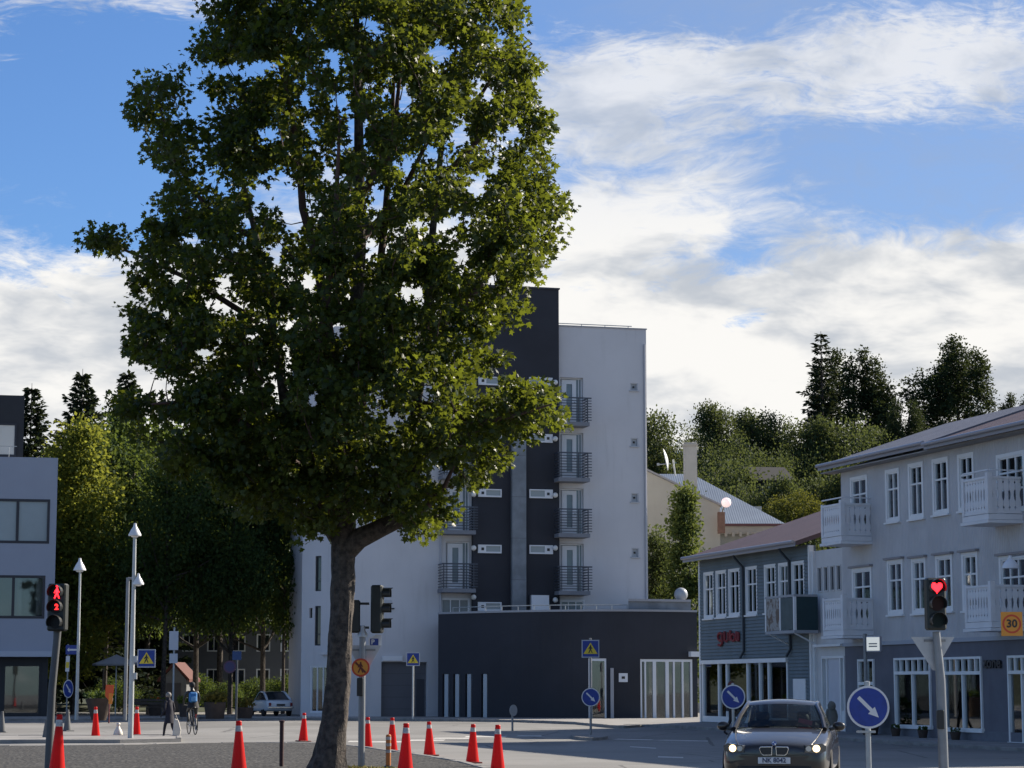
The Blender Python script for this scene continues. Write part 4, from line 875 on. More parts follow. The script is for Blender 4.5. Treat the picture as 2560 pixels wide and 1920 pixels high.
# ================================================================== trees
BARK = mat('bark', (0.095, 0.078, 0.064), 0.95, c2=(0.026, 0.022, 0.020), scale=9.0, bump=1.0, bscale=22)
BARK_R = mat('bark_reddish', (0.085, 0.050, 0.042), 0.9, 0.4, 3.0, bump=0.6, bscale=12)
MAPLE = leaf_mat('maple_leaf', (0.012, 0.032, 0.009), (0.036, 0.064, 0.015), (0.19, 0.225, 0.02), 0.43, 0.45, 0.32)
LEAF_Y = leaf_mat('poplar_leaf', (0.050, 0.085, 0.018), (0.10, 0.13, 0.030), (0.34, 0.36, 0.05), 0.45)
LEAF_D = leaf_mat('dark_leaf', (0.022, 0.050, 0.020), (0.050, 0.085, 0.028), (0.16, 0.21, 0.035), 0.40)
LEAF_H = leaf_mat('hill_leaf', (0.028, 0.048, 0.024), (0.060, 0.084, 0.036), (0.14, 0.17, 0.045), 0.36)
NEEDLE = leaf_mat('spruce_needle', (0.012, 0.024, 0.014), (0.028, 0.042, 0.022), (0.05, 0.065, 0.02), 0.2)
FLOWER = leaf_mat('planter_leaf', (0.06, 0.07, 0.02), (0.26, 0.19, 0.04), (0.2, 0.18, 0.04), 0.35)

LEAF7 = (np.array([(0, 0, 0), (0.22, -0.06, -0.03), (0.50, 0.16, -0.10), (0.28, 0.34, -0.03), (0.50, 0.66, -0.12), (0.20, 0.60, -0.02), (0, 1.0, -0.06),
                   (-0.20, 0.60, -0.02), (-0.50, 0.66, -0.12), (-0.28, 0.34, -0.03), (-0.50, 0.16, -0.10), (-0.22, -0.06, -0.03)], float), [(0, 1, 2, 3, 4, 5, 6), (0, 6, 7, 8, 9, 10, 11)])
LEAF4 = (np.array([(0, 0, 0), (0.38, 0.45, -0.08), (0, 1, -0.04), (-0.38, 0.5, -0.08)], float), [(0, 1, 2, 3)])
NEED4 = (np.array([(0, 0, 0), (0.24, 0.5, 0.02), (0, 1, -0.06), (-0.24, 0.5, 0.02)], float), [(0, 1, 2, 3)])

def leaves_mesh(name, P, D, size, tmpl, up=0.45):
    """P positions, D preferred growth directions (n,3), size (n,)"""
    n = len(P); tv, tf = tmpl; k = len(tv)
    y = D + RNG.normal(0, 0.55, (n, 3)); y /= np.linalg.norm(y, axis=1)[:, None] + 1e-9
    z = RNG.normal(0, 1, (n, 3)); z[:, 2] = np.abs(z[:, 2]) * 0.6 + up
    x = np.cross(y, z); x /= np.linalg.norm(x, axis=1)[:, None] + 1e-9; z = np.cross(x, y)
    s = size[:, None, None]
    V = P[:, None, :] + s * (tv[None, :, 0:1] * x[:, None, :] + tv[None, :, 1:2] * y[:, None, :] + tv[None, :, 2:3] * z[:, None, :])
    V = V.reshape(-1, 3).astype(np.float32); m = len(tf[0])
    F = (np.array(tf)[None] + (np.arange(n) * k)[:, None, None]).reshape(-1, m)
    me = bpy.data.meshes.new(name); me.vertices.add(len(V)); me.vertices.foreach_set('co', V.ravel())
    me.loops.add(F.size); me.loops.foreach_set('vertex_index', F.ravel().astype(np.int32))
    me.polygons.add(len(F)); me.polygons.foreach_set('loop_start', (np.arange(len(F)) * m).astype(np.int32))
    me.update(calc_edges=True); return me

def in_poly(pts, poly):
    x, y = pts[:, 0], pts[:, 1]; ins = np.zeros(len(pts), bool); n = len(poly)
    for i in range(n):
        x0, y0 = poly[i]; x1, y1 = poly[(i + 1) % n]
        c_ = ((y0 > y) != (y1 > y)) & (x < (x1 - x0) * (y - y0) / (y1 - y0 + 1e-9) + x0); ins ^= c_
    return ins
def poly_dist(pts, poly):
    d = np.full(len(pts), 1e9)
    for i in range(len(poly)):
        a = np.array(poly[i], float); b = np.array(poly[(i + 1) % len(poly)], float); ab = b - a
        t = np.clip(((pts - a) @ ab) / (ab @ ab), 0, 1); d = np.minimum(d, np.linalg.norm(pts - (a + t[:, None] * ab), axis=1))
    return d

# ---------------------------------------------------------------- the big maple
TY = 43.0; TB = at(838, 1932, TY); TBZ = 0.12
def tp(px, py, dy=0.0):
    p = at(px, py, TY + dy); return Vector((p.x - TB.x, dy, p.z - TBZ))
maple = thing('maple_tree', 'large dense maple tree on the gravel island with thick dark trunk', 'tree', (TB.x, TY, TBZ))
SC = 5750 / TY
def wob(pts, amp):
    out = []
    for i, p in enumerate(pts):
        out.append(Vector(p) + Vector((random.uniform(-amp, amp), random.uniform(-amp, amp), 0)) if 0 < i < len(pts) - 1 else Vector(p))
    return out
tm = MB()
trunk = [tp(806, 1975), tp(815, 1925), tp(823, 1890), tp(832, 1830), tp(840, 1760), tp(846, 1690), tp(850, 1600), tp(856, 1510), tp(857, 1430), tp(858, 1370), tp(862, 1300), tp(868, 1180, .1), tp(878, 1000, .1), tp(890, 800, 0), tp(900, 600, 0), tp(898, 400, 0), tp(895, 200, 0.1), tp(890, 0, .1), tp(880, -200, 0)]
tr_ = [0.47, 0.355, 0.285, 0.25, 0.232, 0.222, 0.218, 0.215, 0.225, 0.23, 0.21, 0.18, 0.16, 0.135, 0.115, 0.095, 0.075, 0.05, 0.02]
def resample(pts, rad, step):
    P = []; Rr = []
    for a, b, ra_, rb in zip(pts[:-1], pts[1:], rad[:-1], rad[1:]):
        n = max(1, int((b - a).length / step))
        for i in range(n): P.append(a.lerp(b, i / n)); Rr.append(ra_ + (rb - ra_) * i / n)
    return P + [pts[-1]], Rr + [rad[-1]]
P_, R_ = resample(trunk, tr_, 0.10)
# bark relief in the geometry of the trunk
NS = 36; vs_ = []; fs_ = []
from mathutils import noise as mnoise
for i, (p, r_) in enumerate(zip(P_, R_)):
    for k in range(NS):
        a_ = 2 * math.pi * k / NS; q = Vector((math.cos(a_), math.sin(a_), 0))
        nz = mnoise.fractal(Vector((q.x * 3.2, q.y * 3.2, p.z * 1.3)), 1.0, 2.0, 4) * 0.12 + mnoise.noise(Vector((q.x * 8, q.y * 8, p.z * 4.0))) * 0.07
        fl = max(0, 1 - p.z / 0.9) * 0.13 * max(0, math.cos(a_ * 4 + 0.7)) if p.z > -0.5 else 0
        vs_.append(p + q * (r_ * (1 + nz + fl)))
for i in range(len(P_) - 1):
    for k in range(NS): fs_.append((i * NS + k, i * NS + (k + 1) % NS, (i + 1) * NS + (k + 1) % NS, (i + 1) * NS + k))
tm.add(vs_, fs_); tm.build('trunk', BARK, maple, smooth=True)
limbs = [([tp(870, 1372), tp(905, 1345, -.1), tp(960, 1318, -.2), tp(1005, 1295, -.3), tp(1030, 1240, -.35), tp(1042, 1120, -.4), tp(1046, 1000, -.3), tp(1060, 850, -.2), tp(1075, 650, 0), tp(1100, 450, .2), tp(1120, 250, .4), tp(1150, 60, .5)], [0.22, 0.20, 0.17, 0.15, 0.13, 0.12, 0.105, 0.09, 0.075, 0.06, 0.045, 0.02]),
    ([tp(845, 1340), tp(800, 1250, .3), tp(740, 1120, .5), tp(715, 1000, .6), tp(700, 880, .7), tp(665, 770, .8), tp(640, 600, .9), tp(600, 420, 1.0), tp(570, 300, 1.0)], [0.20, 0.16, 0.13, 0.10, 0.085, 0.07, 0.06, 0.04, 0.02]),
    ([tp(872, 1050), tp(820, 850, -.4), tp(790, 650, -.5), tp(760, 520, -.6), tp(740, 380, -.7), tp(700, 180, -.8), tp(660, 20, -.8)], [0.13, 0.11, 0.09, 0.075, 0.06, 0.04, 0.02]),
    ([tp(895, 500), tp(930, 440, -.6), tp(985, 380, -1.0), tp(1000, 250, -1.1), tp(1010, 100, -1.0)], [0.09, 0.075, 0.06, 0.04, 0.02]),
    ([tp(842, 1300), tp(760, 1180, -.6), tp(640, 1080, -1.2), tp(500, 1000, -1.6), tp(380, 1010, -1.8)], [0.14, 0.11, 0.08, 0.05, 0.02]),
    ([tp(700, 880, .7), tp(600, 780, .4), tp(480, 700, .2), tp(350, 640, 0), tp(250, 600, 0)], [0.08, 0.06, 0.05, 0.03, 0.015]),
    ([tp(640, 600, .9), tp(520, 520, .6), tp(430, 400, .5), tp(395, 250, .4)], [0.06, 0.05, 0.035, 0.02]),
    ([tp(1046, 1010, -.3), tp(1120, 1020, -.8), tp(1180, 1060, -1.1), tp(1280, 1040, -1.4), tp(1380, 1010, -1.5)], [0.08, 0.06, 0.05, 0.035, 0.015]),
    ([tp(1000, 1295, -.3), tp(1060, 1270, -.8), tp(1110, 1220, -1.0), tp(1150, 1130, -1.1)], [0.08, 0.06, 0.045, 0.02]),
    ([tp(1060, 850, -.2), tp(1160, 760, .3), tp(1250, 640, .6), tp(1330, 520, .8), tp(1400, 480, .9)], [0.08, 0.065, 0.05, 0.03, 0.015]),
    ([tp(1100, 450, .2), tp(1190, 350, .2), tp(1200, 250, .1), tp(1260, 150, .2), tp(1330, 110, .3)], [0.06, 0.05, 0.04, 0.025, 0.012]),
    ([tp(868, 1180), tp(900, 1000, 1.2), tp(930, 800, 2.2), tp(960, 560, 2.8), tp(980, 300, 3.0), tp(990, 50, 2.8)], [0.14, 0.11, 0.09, 0.07, 0.05, 0.02]),
    ([tp(866, 1230), tp(840, 1050, -1.2), tp(800, 850, -2.2), tp(830, 600, -2.8), tp(850, 300, -3.0)], [0.13, 0.10, 0.08, 0.06, 0.02]),
    ([tp(905, 600), tp(1000, 480, 1.5), tp(1150, 200, 2), tp(1180, 0, 2)], [0.07, 0.05, 0.03, 0.015])]
for pts, rad in limbs:
    P_, R2 = resample(wob(pts, 0.05), rad, 0.3); MB().tube(P_, R2, 10).build('limb', BARK_R if rad[0] < 0.15 else BARK, maple, smooth=True)
OUT = [(509, -120), (600, -330), (800, -430), (1000, -390), (1180, -220), (1290, -60), (1302, 23), (1365, 87), (1371, 150), (1319, 208), (1394, 289), (1377, 382), (1368, 415), (1435, 463), (1417, 544), (1383, 648), (1377, 740), (1296, 787),
       (1273, 856), (1284, 926), (1417, 1007), (1400, 1060), (1296, 1105), (1215, 1226), (1134, 1255), (1140, 1312), (1080, 1342), (1041, 1400), (960, 1425), (930, 1390), (875, 1372), (830, 1330), (800, 1380), (740, 1335), (650, 1300), (560, 1270), (420, 1180), (330, 1110), (268, 1015), (290, 965),
       (345, 985), (336, 926), (301, 821), (336, 764), (324, 694), (266, 648), (214, 613), (243, 515), (336, 555), (370, 463), (347, 405), (362, 335), (312, 312), (347, 197), (382, 139), (451, 150), (480, 220), (463, 289), (509, 324), (555, 278), (509, 197), (480, 127), (509, 58)]
HOLES = [(735, 525, 48, 62), (1025, 732, 36, 26), (700, 975, 26, 48), (640, 840, 18, 16), (560, 705, 30, 22), (890, 335, 34, 48), (1000, 250, 42, 38), (650, 165, 34, 26), (948, 500, 34, 36), (505, 880, 22, 16), (600, 765, 26, 14), (1152, 335, 32, 46), (1100, 130, 40, 30), (480, 605, 34, 18),
         (1190, 470, 30, 30), (770, 700, 30, 24), (1120, 560, 26, 30), (1230, 700, 24, 22), (420, 780, 16, 14), (820, 430, 22, 30), (560, 470, 26, 22), (1280, 330, 26, 30), (330, 608, 18, 14), (400, 965, 55, 22), (1210, 960, 40, 26), (1100, 1180, 30, 26), (720, 820, 14, 12), (780, 1000, 20, 26), (1060, 980, 16, 40), (900, 720, 24, 26), (620, 560, 20, 24), (680, 330, 26, 22), (1020, 420, 20, 30), (760, 250, 22, 26), (1240, 420, 22, 22), (450, 1060, 26, 14), (840, 160, 22, 34), (935, 1335, 85, 42), (870, 1352, 40, 34), (650, 480, 26, 40), (590, 620, 18, 16), (520, 760, 14, 16), (690, 640, 24, 40), (860, 250, 20, 40), (960, 620, 26, 24), (1080, 380, 24, 34), (1160, 640, 22, 36), (780, 330, 20, 34), (580, 180, 26, 22), (1220, 230, 26, 26), (930, 60, 30, 26), (1040, 560, 22, 26), (840, 820, 26, 22), (440, 690, 22, 20)]
NCL = 2900
cand = np.column_stack([RNG.uniform(205, 1440, 16000), RNG.uniform(-420, 1425, 16000)])
cand = cand[in_poly(cand, OUT)]; dist = poly_dist(cand, OUT); cand = cand[dist > 14]; dist = dist[dist > 14]
hm = np.ones(len(cand), bool)
for hx, hy, rx, ry in HOLES: hm &= ((cand[:, 0] - hx) / (rx * .95 + 14)) ** 2 + ((cand[:, 1] - hy) / (ry * .95 + 14)) ** 2 > 1
hm &= np.array([mnoise.fractal(Vector((x * .020, y * .020, 3.3)), 1.0, 2.0, 3) for x, y in cand]) > -0.36
hm &= np.array([mnoise.fractal(Vector((x * .045, y * .045, 8.1)), 1.0, 2.0, 2) for x, y in cand]) > -0.09
hm &= (dist > 70) | (np.array([mnoise.fractal(Vector((x * .028, y * .028, 1.7)), 1.0, 2.0, 2) for x, y in cand]) > -0.02)
cand = cand[hm][:NCL]; dist = dist[hm][:NCL]
halfd = 3.8 * np.sqrt(np.clip(dist / 330.0, 0.02, 1))
tt = RNG.uniform(-1, 1, len(cand)); tt = np.sign(tt) * np.abs(tt) ** 0.6; depth = tt * halfd
CL = np.array([tuple(tp(x, y, float(d))) for (x, y), d in zip(cand, depth)])
sk = np.array([tuple(p) for pts, rad in limbs + [(trunk[9:], tr_[9:])] for p in resample(pts, rad, 0.25)[0]])
twg = MB(); Pl = []; Dl = []
near = np.array([np.linalg.norm(sk - c_, axis=1).min() for c_ in CL]); CL = CL[np.argsort(near)]
nodes = np.concatenate([sk, CL]); cnt = len(sk)
for c_ in CL:      # each spray grows from the nearest branch or spray already there
    off = c_ - nodes[:cnt]; dd = np.linalg.norm(off, axis=1) - 0.25 * off[:, 2]; b_ = nodes[int(np.argmin(dd))].copy(); cnt += 1
    a_ = Vector(b_); e_ = Vector(c_); L_ = (e_ - a_).length
    if L_ > 0.2:
        md_ = a_.lerp(e_, 0.5) + Vector((random.uniform(-.1, .1), random.uniform(-.1, .1), -0.08)) * L_; r0 = min(0.030, 0.008 + 0.010 * L_)
        twg.tube([a_, md_, e_], [r0, r0 * 0.6, 0.006], 4, cap=False)
    dirn = np.array(((e_ - a_).normalized() if L_ > 1e-3 else Vector((0, 0, 1)))); n = int(RNG.integers(42, 66))
    sp_ = RNG.normal(0, 1, (n, 3)); sp_ /= np.linalg.norm(sp_, axis=1)[:, None]; sp_ = sp_ * RNG.uniform(0, 1, (n, 1)) ** 0.4 * np.array([0.33, 0.33, 0.25]) * RNG.uniform(0.55, 1.2) + dirn * RNG.uniform(-0.2, 0.15, (n, 1))
    Pl.append(c_ + sp_); Dl.append(sp_ / (np.linalg.norm(sp_, axis=1)[:, None] + .01) * 0.7 + dirn * 0.4 + np.array([0, 0, -0.35]))
Pl = np.concatenate(Pl); Dl = np.concatenate(Dl)
Wp = Pl + np.array([TB.x, TY, TBZ - CAMZ]); zc = Wp[:, 1] * math.cos(TH) + Wp[:, 2] * math.sin(TH); yc = -Wp[:, 1] * math.sin(TH) + Wp[:, 2] * math.cos(TH)
pxy = np.column_stack([IW / 2 + FPX * Wp[:, 0] / zc, IH / 2 - FPX * yc / zc]); keep = np.ones(len(Pl), bool)
for hx, hy, rx, ry in HOLES: keep &= ((pxy[:, 0] - hx) / (rx * 0.74)) ** 2 + ((pxy[:, 1] - hy) / (ry * 0.74)) ** 2 > RNG.uniform(0.5, 1.1, len(Pl))
Pl, Dl = Pl[keep], Dl[keep]
twg.build('twigs', BARK_R, maple)['kind'] = 'stuff'
cr = mobj('crown', leaves_mesh('crown', Pl, Dl, RNG.uniform(0.05, 0.145, len(Pl)), LEAF7), maple, MAPLE); cr['kind'] = 'stuff'

# ---------------------------------------------------------------- kinds of street and hill trees
def broad_proto(name, H, Wd, trunk_h, lobes, ncl, per, leaf, lm, bark=BARK, spread=0.42, tr=0.16, seed=1):
    """crown lobes: (x, y, z, rx, ry, rz) in units of crown width / height"""
    rng = np.random.default_rng(seed); P = []; D = []; cs = []
    for _ in range(ncl):
        lx, ly, lz, rx, ry, rz = lobes[int(rng.integers(len(lobes)))]
        v = rng.normal(0, 1, 3); v /= np.linalg.norm(v); rad = rng.uniform(0.25, 1.0) ** 0.45
        c_ = np.array([lx * Wd + v[0] * rx * Wd * rad, ly * Wd + v[1] * ry * Wd * rad, lz * H + v[2] * rz * H * rad]); cs.append(c_)
        sp_ = rng.normal(0, 1, (per, 3)) * np.array([spread, spread, spread * 0.75]); P.append(c_ + sp_); D.append(sp_ + v * 0.4 + np.array([0, 0, -0.1]))
    P = np.concatenate(P); D = np.concatenate(D)
    crown = leaves_mesh('crown', P, D, rng.uniform(0.7, 1.25, len(P)) * leaf, LEAF4, 0.5)
    m_ = MB(); top = H * 0.9
    pts = [Vector((0, 0, -0.3)), Vector((0, 0, 0.15 * H)), Vector((rng.normal(0, .1), rng.normal(0, .1), 0.45 * H)), Vector((rng.normal(0, .15), rng.normal(0, .15), top))]
    P_, R2 = resample(pts, [tr * 1.25, tr, tr * 0.7, 0.02], 0.6); m_.tube(P_, R2, 8)
    for k in range(14):
        c_ = Vector(cs[int(rng.integers(len(cs)))]); zb = max(trunk_h, c_.z - 0.35 * abs(c_.x) - rng.uniform(0.5, 2.5)); zb = min(zb, top * .9)
        m_.tube([Vector((0, 0, zb)), Vector((c_.x * 0.5, c_.y * 0.5, zb + (c_.z - zb) * 0.35)), c_], [tr * 0.45, tr * 0.3, 0.02], 5, cap=False)
    return crown, m_.mesh('trunk', True), lm, bark
def spruce_proto(H, Wd, seed, n_wh=34, bare=0.1, fill=34):
    rng = np.random.default_rng(seed); P = []; D = []; S = []; br = MB()
    br.tube([(0, 0, -0.3), (0, 0, H * 0.5), (0, 0, H)], [H * 0.014, H * 0.009, 0.015], 6)
    for i in range(n_wh):
        t = (i + rng.uniform(0, .6)) / n_wh; z = H * (bare + (0.99 - bare) * t); Lr = Wd / 2 * (1 - t) ** 0.85 * rng.uniform(0.6, 1.25) + 0.10; nb_ = max(5, int(9 * (1 - t) + 4))
        a0 = rng.uniform(0, 6.28)
        for k in range(nb_):
            a_ = a0 + 2 * math.pi * k / nb_ + rng.normal(0, .15); L_ = Lr * rng.uniform(0.75, 1.15); dv = np.array([math.cos(a_), math.sin(a_), 0])
            rise = 0.45 * t + 0.05 - 0.30 * (1 - t); tip = np.array([0, 0, z]) + dv * L_ + np.array([0, 0, rise * L_])
            br.tube([(0, 0, z), tuple(tip)], [0.02, 0.006], 3, cap=False); m = max(int(fill * .4), int(L_ * fill))
            s = rng.uniform(0.12, 1.0, m); side = np.cross(dv, [0, 0, 1]); off = rng.normal(0, 1, m)[:, None] * side * (0.16 * L_ * (1.05 - s))[:, None] * 1.2
            p = np.array([0, 0, z]) + dv * (L_ * s)[:, None] + np.array([0, 0, 1]) * (rise * L_ * s - 0.10 * L_ * np.sin(s * 3.1))[:, None] + off
            P.append(p); D.append(np.tile(dv, (m, 1)) * 1.4 + off * 2 + np.array([0, 0, -0.25])); S.append(rng.uniform(0.25, 0.5, m))
    P = np.concatenate(P); D = np.concatenate(D); S = np.concatenate(S)
    return leaves_mesh('crown', P, D, S, NEED4, 0.8), br.mesh('trunk'), NEEDLE, BARK
def plant_tree(proto, name, label, px, py_top, Y, base_z, H0, wscale=1.0, group=None, rz=None, px_is_top=True):
    top = at(px, py_top, Y); s = (top.z - base_z) / H0
    t_ = thing(name, label, 'tree', (top.x, Y, base_z), random.uniform(0, 6.28) if rz is None else rz, group); t_.scale = (s * wscale, s * wscale, s)
    c_ = mobj('crown', proto[0], t_, proto[2]); c_['kind'] = 'stuff'; mobj('trunk', proto[1], t_, proto[3]); return t_

ROUND = [(0, 0, .62, .36, .36, .24), (-.22, .1, .50, .26, .26, .18), (.24, -.1, .52, .26, .26, .18), (0, .2, .78, .24, .24, .16), (.08, -.2, .45, .24, .24, .15), (-.12, -.1, .84, .16, .16, .12)]
COLM = [(0, 0, .30, .36, .36, .18), (0.05, 0, .50, .42, .42, .2), (-.06, .03, .68, .36, .36, .18), (0.04, -.02, .85, .22, .22, .13), (-.12, 0, .40, .34, .34, .15), (.16, .1, .58, .26, .26, .15)]
SPIK = [(0, 0, .35, .40, .40, .22), (0, 0, .55, .38, .38, .2), (-.28, 0, .70, .06, .1, .24), (-.15, .1, .80, .05, .1, .22), (-.02, -.1, .76, .05, .1, .22), (.10, 0, .80, .05, .1, .20), (.20, 0, .72, .06, .1, .22), (.30, .1, .62, .06, .1, .22), (0.1, .2, .7, .2, .2, .15)]
BUSHY = [(0, 0, .5, .45, .45, .38), (-.25, .1, .42, .26, .26, .30), (.28, 0, .44, .26, .26, .30), (.05, -.2, .6, .28, .28, .32)]
pr_round = broad_proto('r', 14, 8.5, 3.2, ROUND, 420, 46, 0.22, LEAF_D, spread=0.45, seed=3)
pr_round2 = broad_proto('r2', 14, 8.5, 3.0, ROUND, 400, 46, 0.22, LEAF_D, spread=0.42, seed=4)
pr_col = broad_proto('c', 14, 4.6, 1.5, COLM, 400, 48, 0.2, LEAF_Y, spread=0.34, seed=5)
pr_cold = broad_proto('cd', 10, 3.6, 0.8, COLM, 330, 46, 0.17, LEAF_H, spread=0.26, seed=6)
CONE = [(0, 0, .20, .42, .42, .14), (.04, 0, .34, .36, .36, .14), (-.04, .03, .48, .29, .29, .13), (.03, -.02, .62, .21, .21, .12), (-.01, 0, .75, .14, .14, .11), (0, 0, .87, .07, .07, .10)]
pr_cone = broad_proto('cn', 10, 4.4, 0.6, CONE, 330, 44, 0.16, leaf_mat('cone_tree_leaf', (0.045, 0.075, 0.026), (0.085, 0.12, 0.042), (0.20, 0.24, 0.05), 0.4), spread=0.22, seed=16)
pr_spik = broad_proto('s', 12, 7.5, 1.5, SPIK, 620, 40, 0.16, leaf_mat('dark_poplar_leaf', (0.014, 0.028, 0.014), (0.032, 0.050, 0.022), (0.07, 0.09, 0.025), 0.3), spread=0.19, seed=7)
pr_hill = broad_proto('h', 10, 8.0, 1.2, BUSHY, 430, 50, 0.18, LEAF_H, spread=0.42, seed=8)
pr_hill2 = broad_proto('h2', 10, 6.5, 1.2, ROUND, 400, 46, 0.18, LEAF_H, spread=0.36, seed=9)
pr_bush = broad_proto('b', 5, 6.0, 0.4, BUSHY, 300, 36, 0.18, leaf_mat('bush_leaf', (0.045, 0.065, 0.016), (0.085, 0.10, 0.026), (0.20, 0.20, 0.03), 0.38), spread=0.28, seed=10)
pr_spr1 = spruce_proto(20, 8.5, 11, 58); pr_spr2 = spruce_proto(18, 6.5, 12, 52); pr_spr3 = spruce_proto(18, 5.6, 13, 40, .1, 20)

# hillside behind the town
def hz(x, y): return 17.0 * sst(138 + 40 * (1 - sst(-14, 4, x)), 215 + 25 * (1 - sst(-14, 4, x)), y - 0.10 * x) * (0.55 + 0.45 * sst(-45, 35, x)) + 6.0 * sst(215, 420, y) + 0.10
xs_ = list(range(-150, 171, 10)); ys_ = list(range(136, 470, 10)); mb = MB()
mb.v = [(x, y, hz(x, y) + 0.02 + (0.6 * mnoise.noise(Vector((x * .08, y * .08, 0))) if y > 150 else 0)) for y in ys_ for x in xs_]; nx = len(xs_)
mb.f = [(j * nx + i, j * nx + i + 1, (j + 1) * nx + i + 1, (j + 1) * nx + i) for j in range(len(ys_) - 1) for i in range(nx - 1)]
struct(mb.build('hillside', mat('hill_grass', (0.045, 0.055, 0.022), 0.95, 0.4, 0.3, bump=0.8, bscale=3), smooth=True))

# left: spruces, poplars and avenue trees
GS, GA, GH = 'spruces beyond the square', 'trees along the avenue', 'trees on the hillside'
for px, yt, Y, hz_, lab, pr in [(80, 958, 165, 20, 'slender dark spruce rising beside the office block penthouse', pr_spr1), (207, 922, 150, 20, 'tall pointed spruce behind the yellow green poplar', pr_spr1), (321, 925, 160, 20, 'broad dark spruce close to the big maple crown', pr_spr2), (-60, 1010, 172, 20, 'spruce hidden behind the office block', pr_spr2)]:
    p = at(px, yt, Y); plant_tree(pr, 'spruce_tree', lab, px, yt, Y, hz(p.x, Y) - 0.1, hz_ if pr is pr_spr1 else 18, 1.0, GS)
for px, yt, Y, H0, pr, nm, lab, wsc in [
        (205, 1035, 124, 14, pr_col, 'poplar_tree', 'yellow green columnar poplar beside the grey office block', 1.0), (150, 1120, 132, 14, pr_col, 'poplar_tree', 'yellow green poplar half hidden by the office block wall', .9),
        (330, 1060, 130, 14, pr_round, 'avenue_tree', 'dark leafy avenue tree behind the twin lamp post', 0.85), (420, 1110, 124, 14, pr_round2, 'avenue_tree', 'greenish yellow avenue tree above the walking woman', 0.8),
        (500, 1080, 136, 14, pr_round, 'avenue_tree', 'dark avenue tree above the cyclist', 0.85), (585, 1120, 126, 14, pr_round, 'avenue_tree', 'dark avenue tree carrying shade over the round planter', 0.8),
        (665, 1100, 132, 14, pr_round, 'avenue_tree', 'dark avenue tree above the parked white coupe', 0.8), (715, 1170, 128, 14, pr_round2, 'avenue_tree', 'leafy avenue tree against the hotel side wing', 0.62),
        (275, 1150, 140, 14, pr_round2, 'avenue_tree', 'avenue tree behind the columnar poplar', 0.8), (110, 1090, 150, 14, pr_hill, 'avenue_tree', 'bushy tree behind the office block roof edge', 0.9), (380, 1010, 158, 14, pr_round, 'avenue_tree', 'tall dark tree far behind the avenue', 0.9), (560, 1040, 165, 14, pr_round, 'avenue_tree', 'tall dark tree on the slope behind the avenue', 0.9)]:
    p = at(px, yt, Y); plant_tree(pr, nm, lab, px, yt, Y, gz(p.x, Y) if Y < 137 else hz(p.x, Y) - 0.2, {id(pr_hill): 10}.get(id(pr), H0), wsc, GA)
# right: by the hotel and on the hill
plant_tree(pr_cone, 'columnar_tree', 'slim pointed tree standing before the cream gable wall', 1712, 1205, 121, 0.1, 10, 0.92)
plant_tree(pr_cold, 'columnar_tree', 'yellowish bushy tree squeezed against the hotel corner', 1632, 1318, 123, 0.1, 10, 0.85)
hill_list = [(1975, 1180, 165, pr_hill2, 10, 0.62, 'slim leafy tree hiding the end of the dark house'), (1850, 1060, 188, pr_hill, 10, 0.8, 'leafy tree between chimney top and the broad loose tree'), (2030, 1040, 192, pr_hill2, 10, 0.85, 'slim leafy tree left below the tall hill spruce'), (2140, 1010, 190, pr_hill, 10, 0.9, 'dense leafy tree below the many tipped poplar beside the spruce'), (2270, 1000, 196, pr_spik, 12, 0.8, 'dark tree in the gap between the two many tipped poplars'), (1915, 1175, 166, pr_hill, 10, 0.62, 'leafy tree in front of the hidden dark house'), (1605, 1010, 190, pr_hill2, 10, 0.8, 'dark leaning tree directly behind the hotel edge'), (1660, 1060, 196, pr_hill, 10, 0.8, 'low bushy tree behind the satellite dish'), (1800, 1000, 205, pr_hill2, 10, 0.75, 'thin topped tree on the hill above the chimney'), (1735, 1040, 214, pr_hill, 10, 0.9, 'tree on the hill left of the thin topped tree'),
    (1880, 1015, 210, pr_hill2, 10, 0.95, 'broad loose tree on the hill left of the tall spruce'), (1960, 1020, 214, pr_hill, 10, 0.95, 'leafy tree at the foot of the tall hill spruce'), (1800, 1110, 178, pr_hill, 10, 0.95, 'rounded dark green tree right of the chimney'), (1880, 1095, 184, pr_hill, 10, 0.85, 'light green tree above the hidden dark house'), (1985, 1100, 186, pr_hill, 10, 0.9, 'dark bushy tree above the round hedge bush'),
    (2130, 872, 212, pr_spik, 12, 1.05, 'many tipped dark poplar next to the tall spruce'), (2390, 855, 214, pr_spik, 12, 1.15, 'broad many tipped dark poplar above the grey house roof'), (2240, 1030, 208, pr_hill, 10, 0.9, 'low tree between the two many tipped poplars'), (2555, 985, 216, pr_spik, 12, 0.8, 'dark poplar at the far end of the grey house roof'), (2480, 1040, 206, pr_hill, 10, 0.8, 'low leafy tree behind the roof aerial'),
    (2060, 1080, 196, pr_hill, 10, 0.9, 'dark leafy tree under the tall hill spruce'), (2180, 1060, 198, pr_hill2, 10, 0.9, 'leafy tree behind the blue grey roof verge'), (2320, 1050, 204, pr_hill, 10, 0.9, 'leafy tree behind the roof ridge of the grey house'), (2010, 1180, 172, pr_hill, 10, 0.7, 'shaded tree beside the hidden dark house'), (1700, 1150, 172, pr_hill, 10, 0.8, 'shaded tree behind the cream house ridge'), (2090, 1170, 170, pr_hill2, 10, 0.8, 'shaded slim tree beside the grey house verge'), (1930, 1130, 196, pr_hill, 10, 0.9, 'dark tree high behind the hidden house'), (1840, 1170, 168, pr_hill, 10, 0.7, 'dark round tree right behind the hipped roof')]
for px, yt, Y, pr, H0, ws, lab in hill_list:
    p = at(px, yt, Y); plant_tree(pr, 'hill_tree', lab, px, yt, Y, hz(p.x, Y) - 0.4, H0, ws, GH)
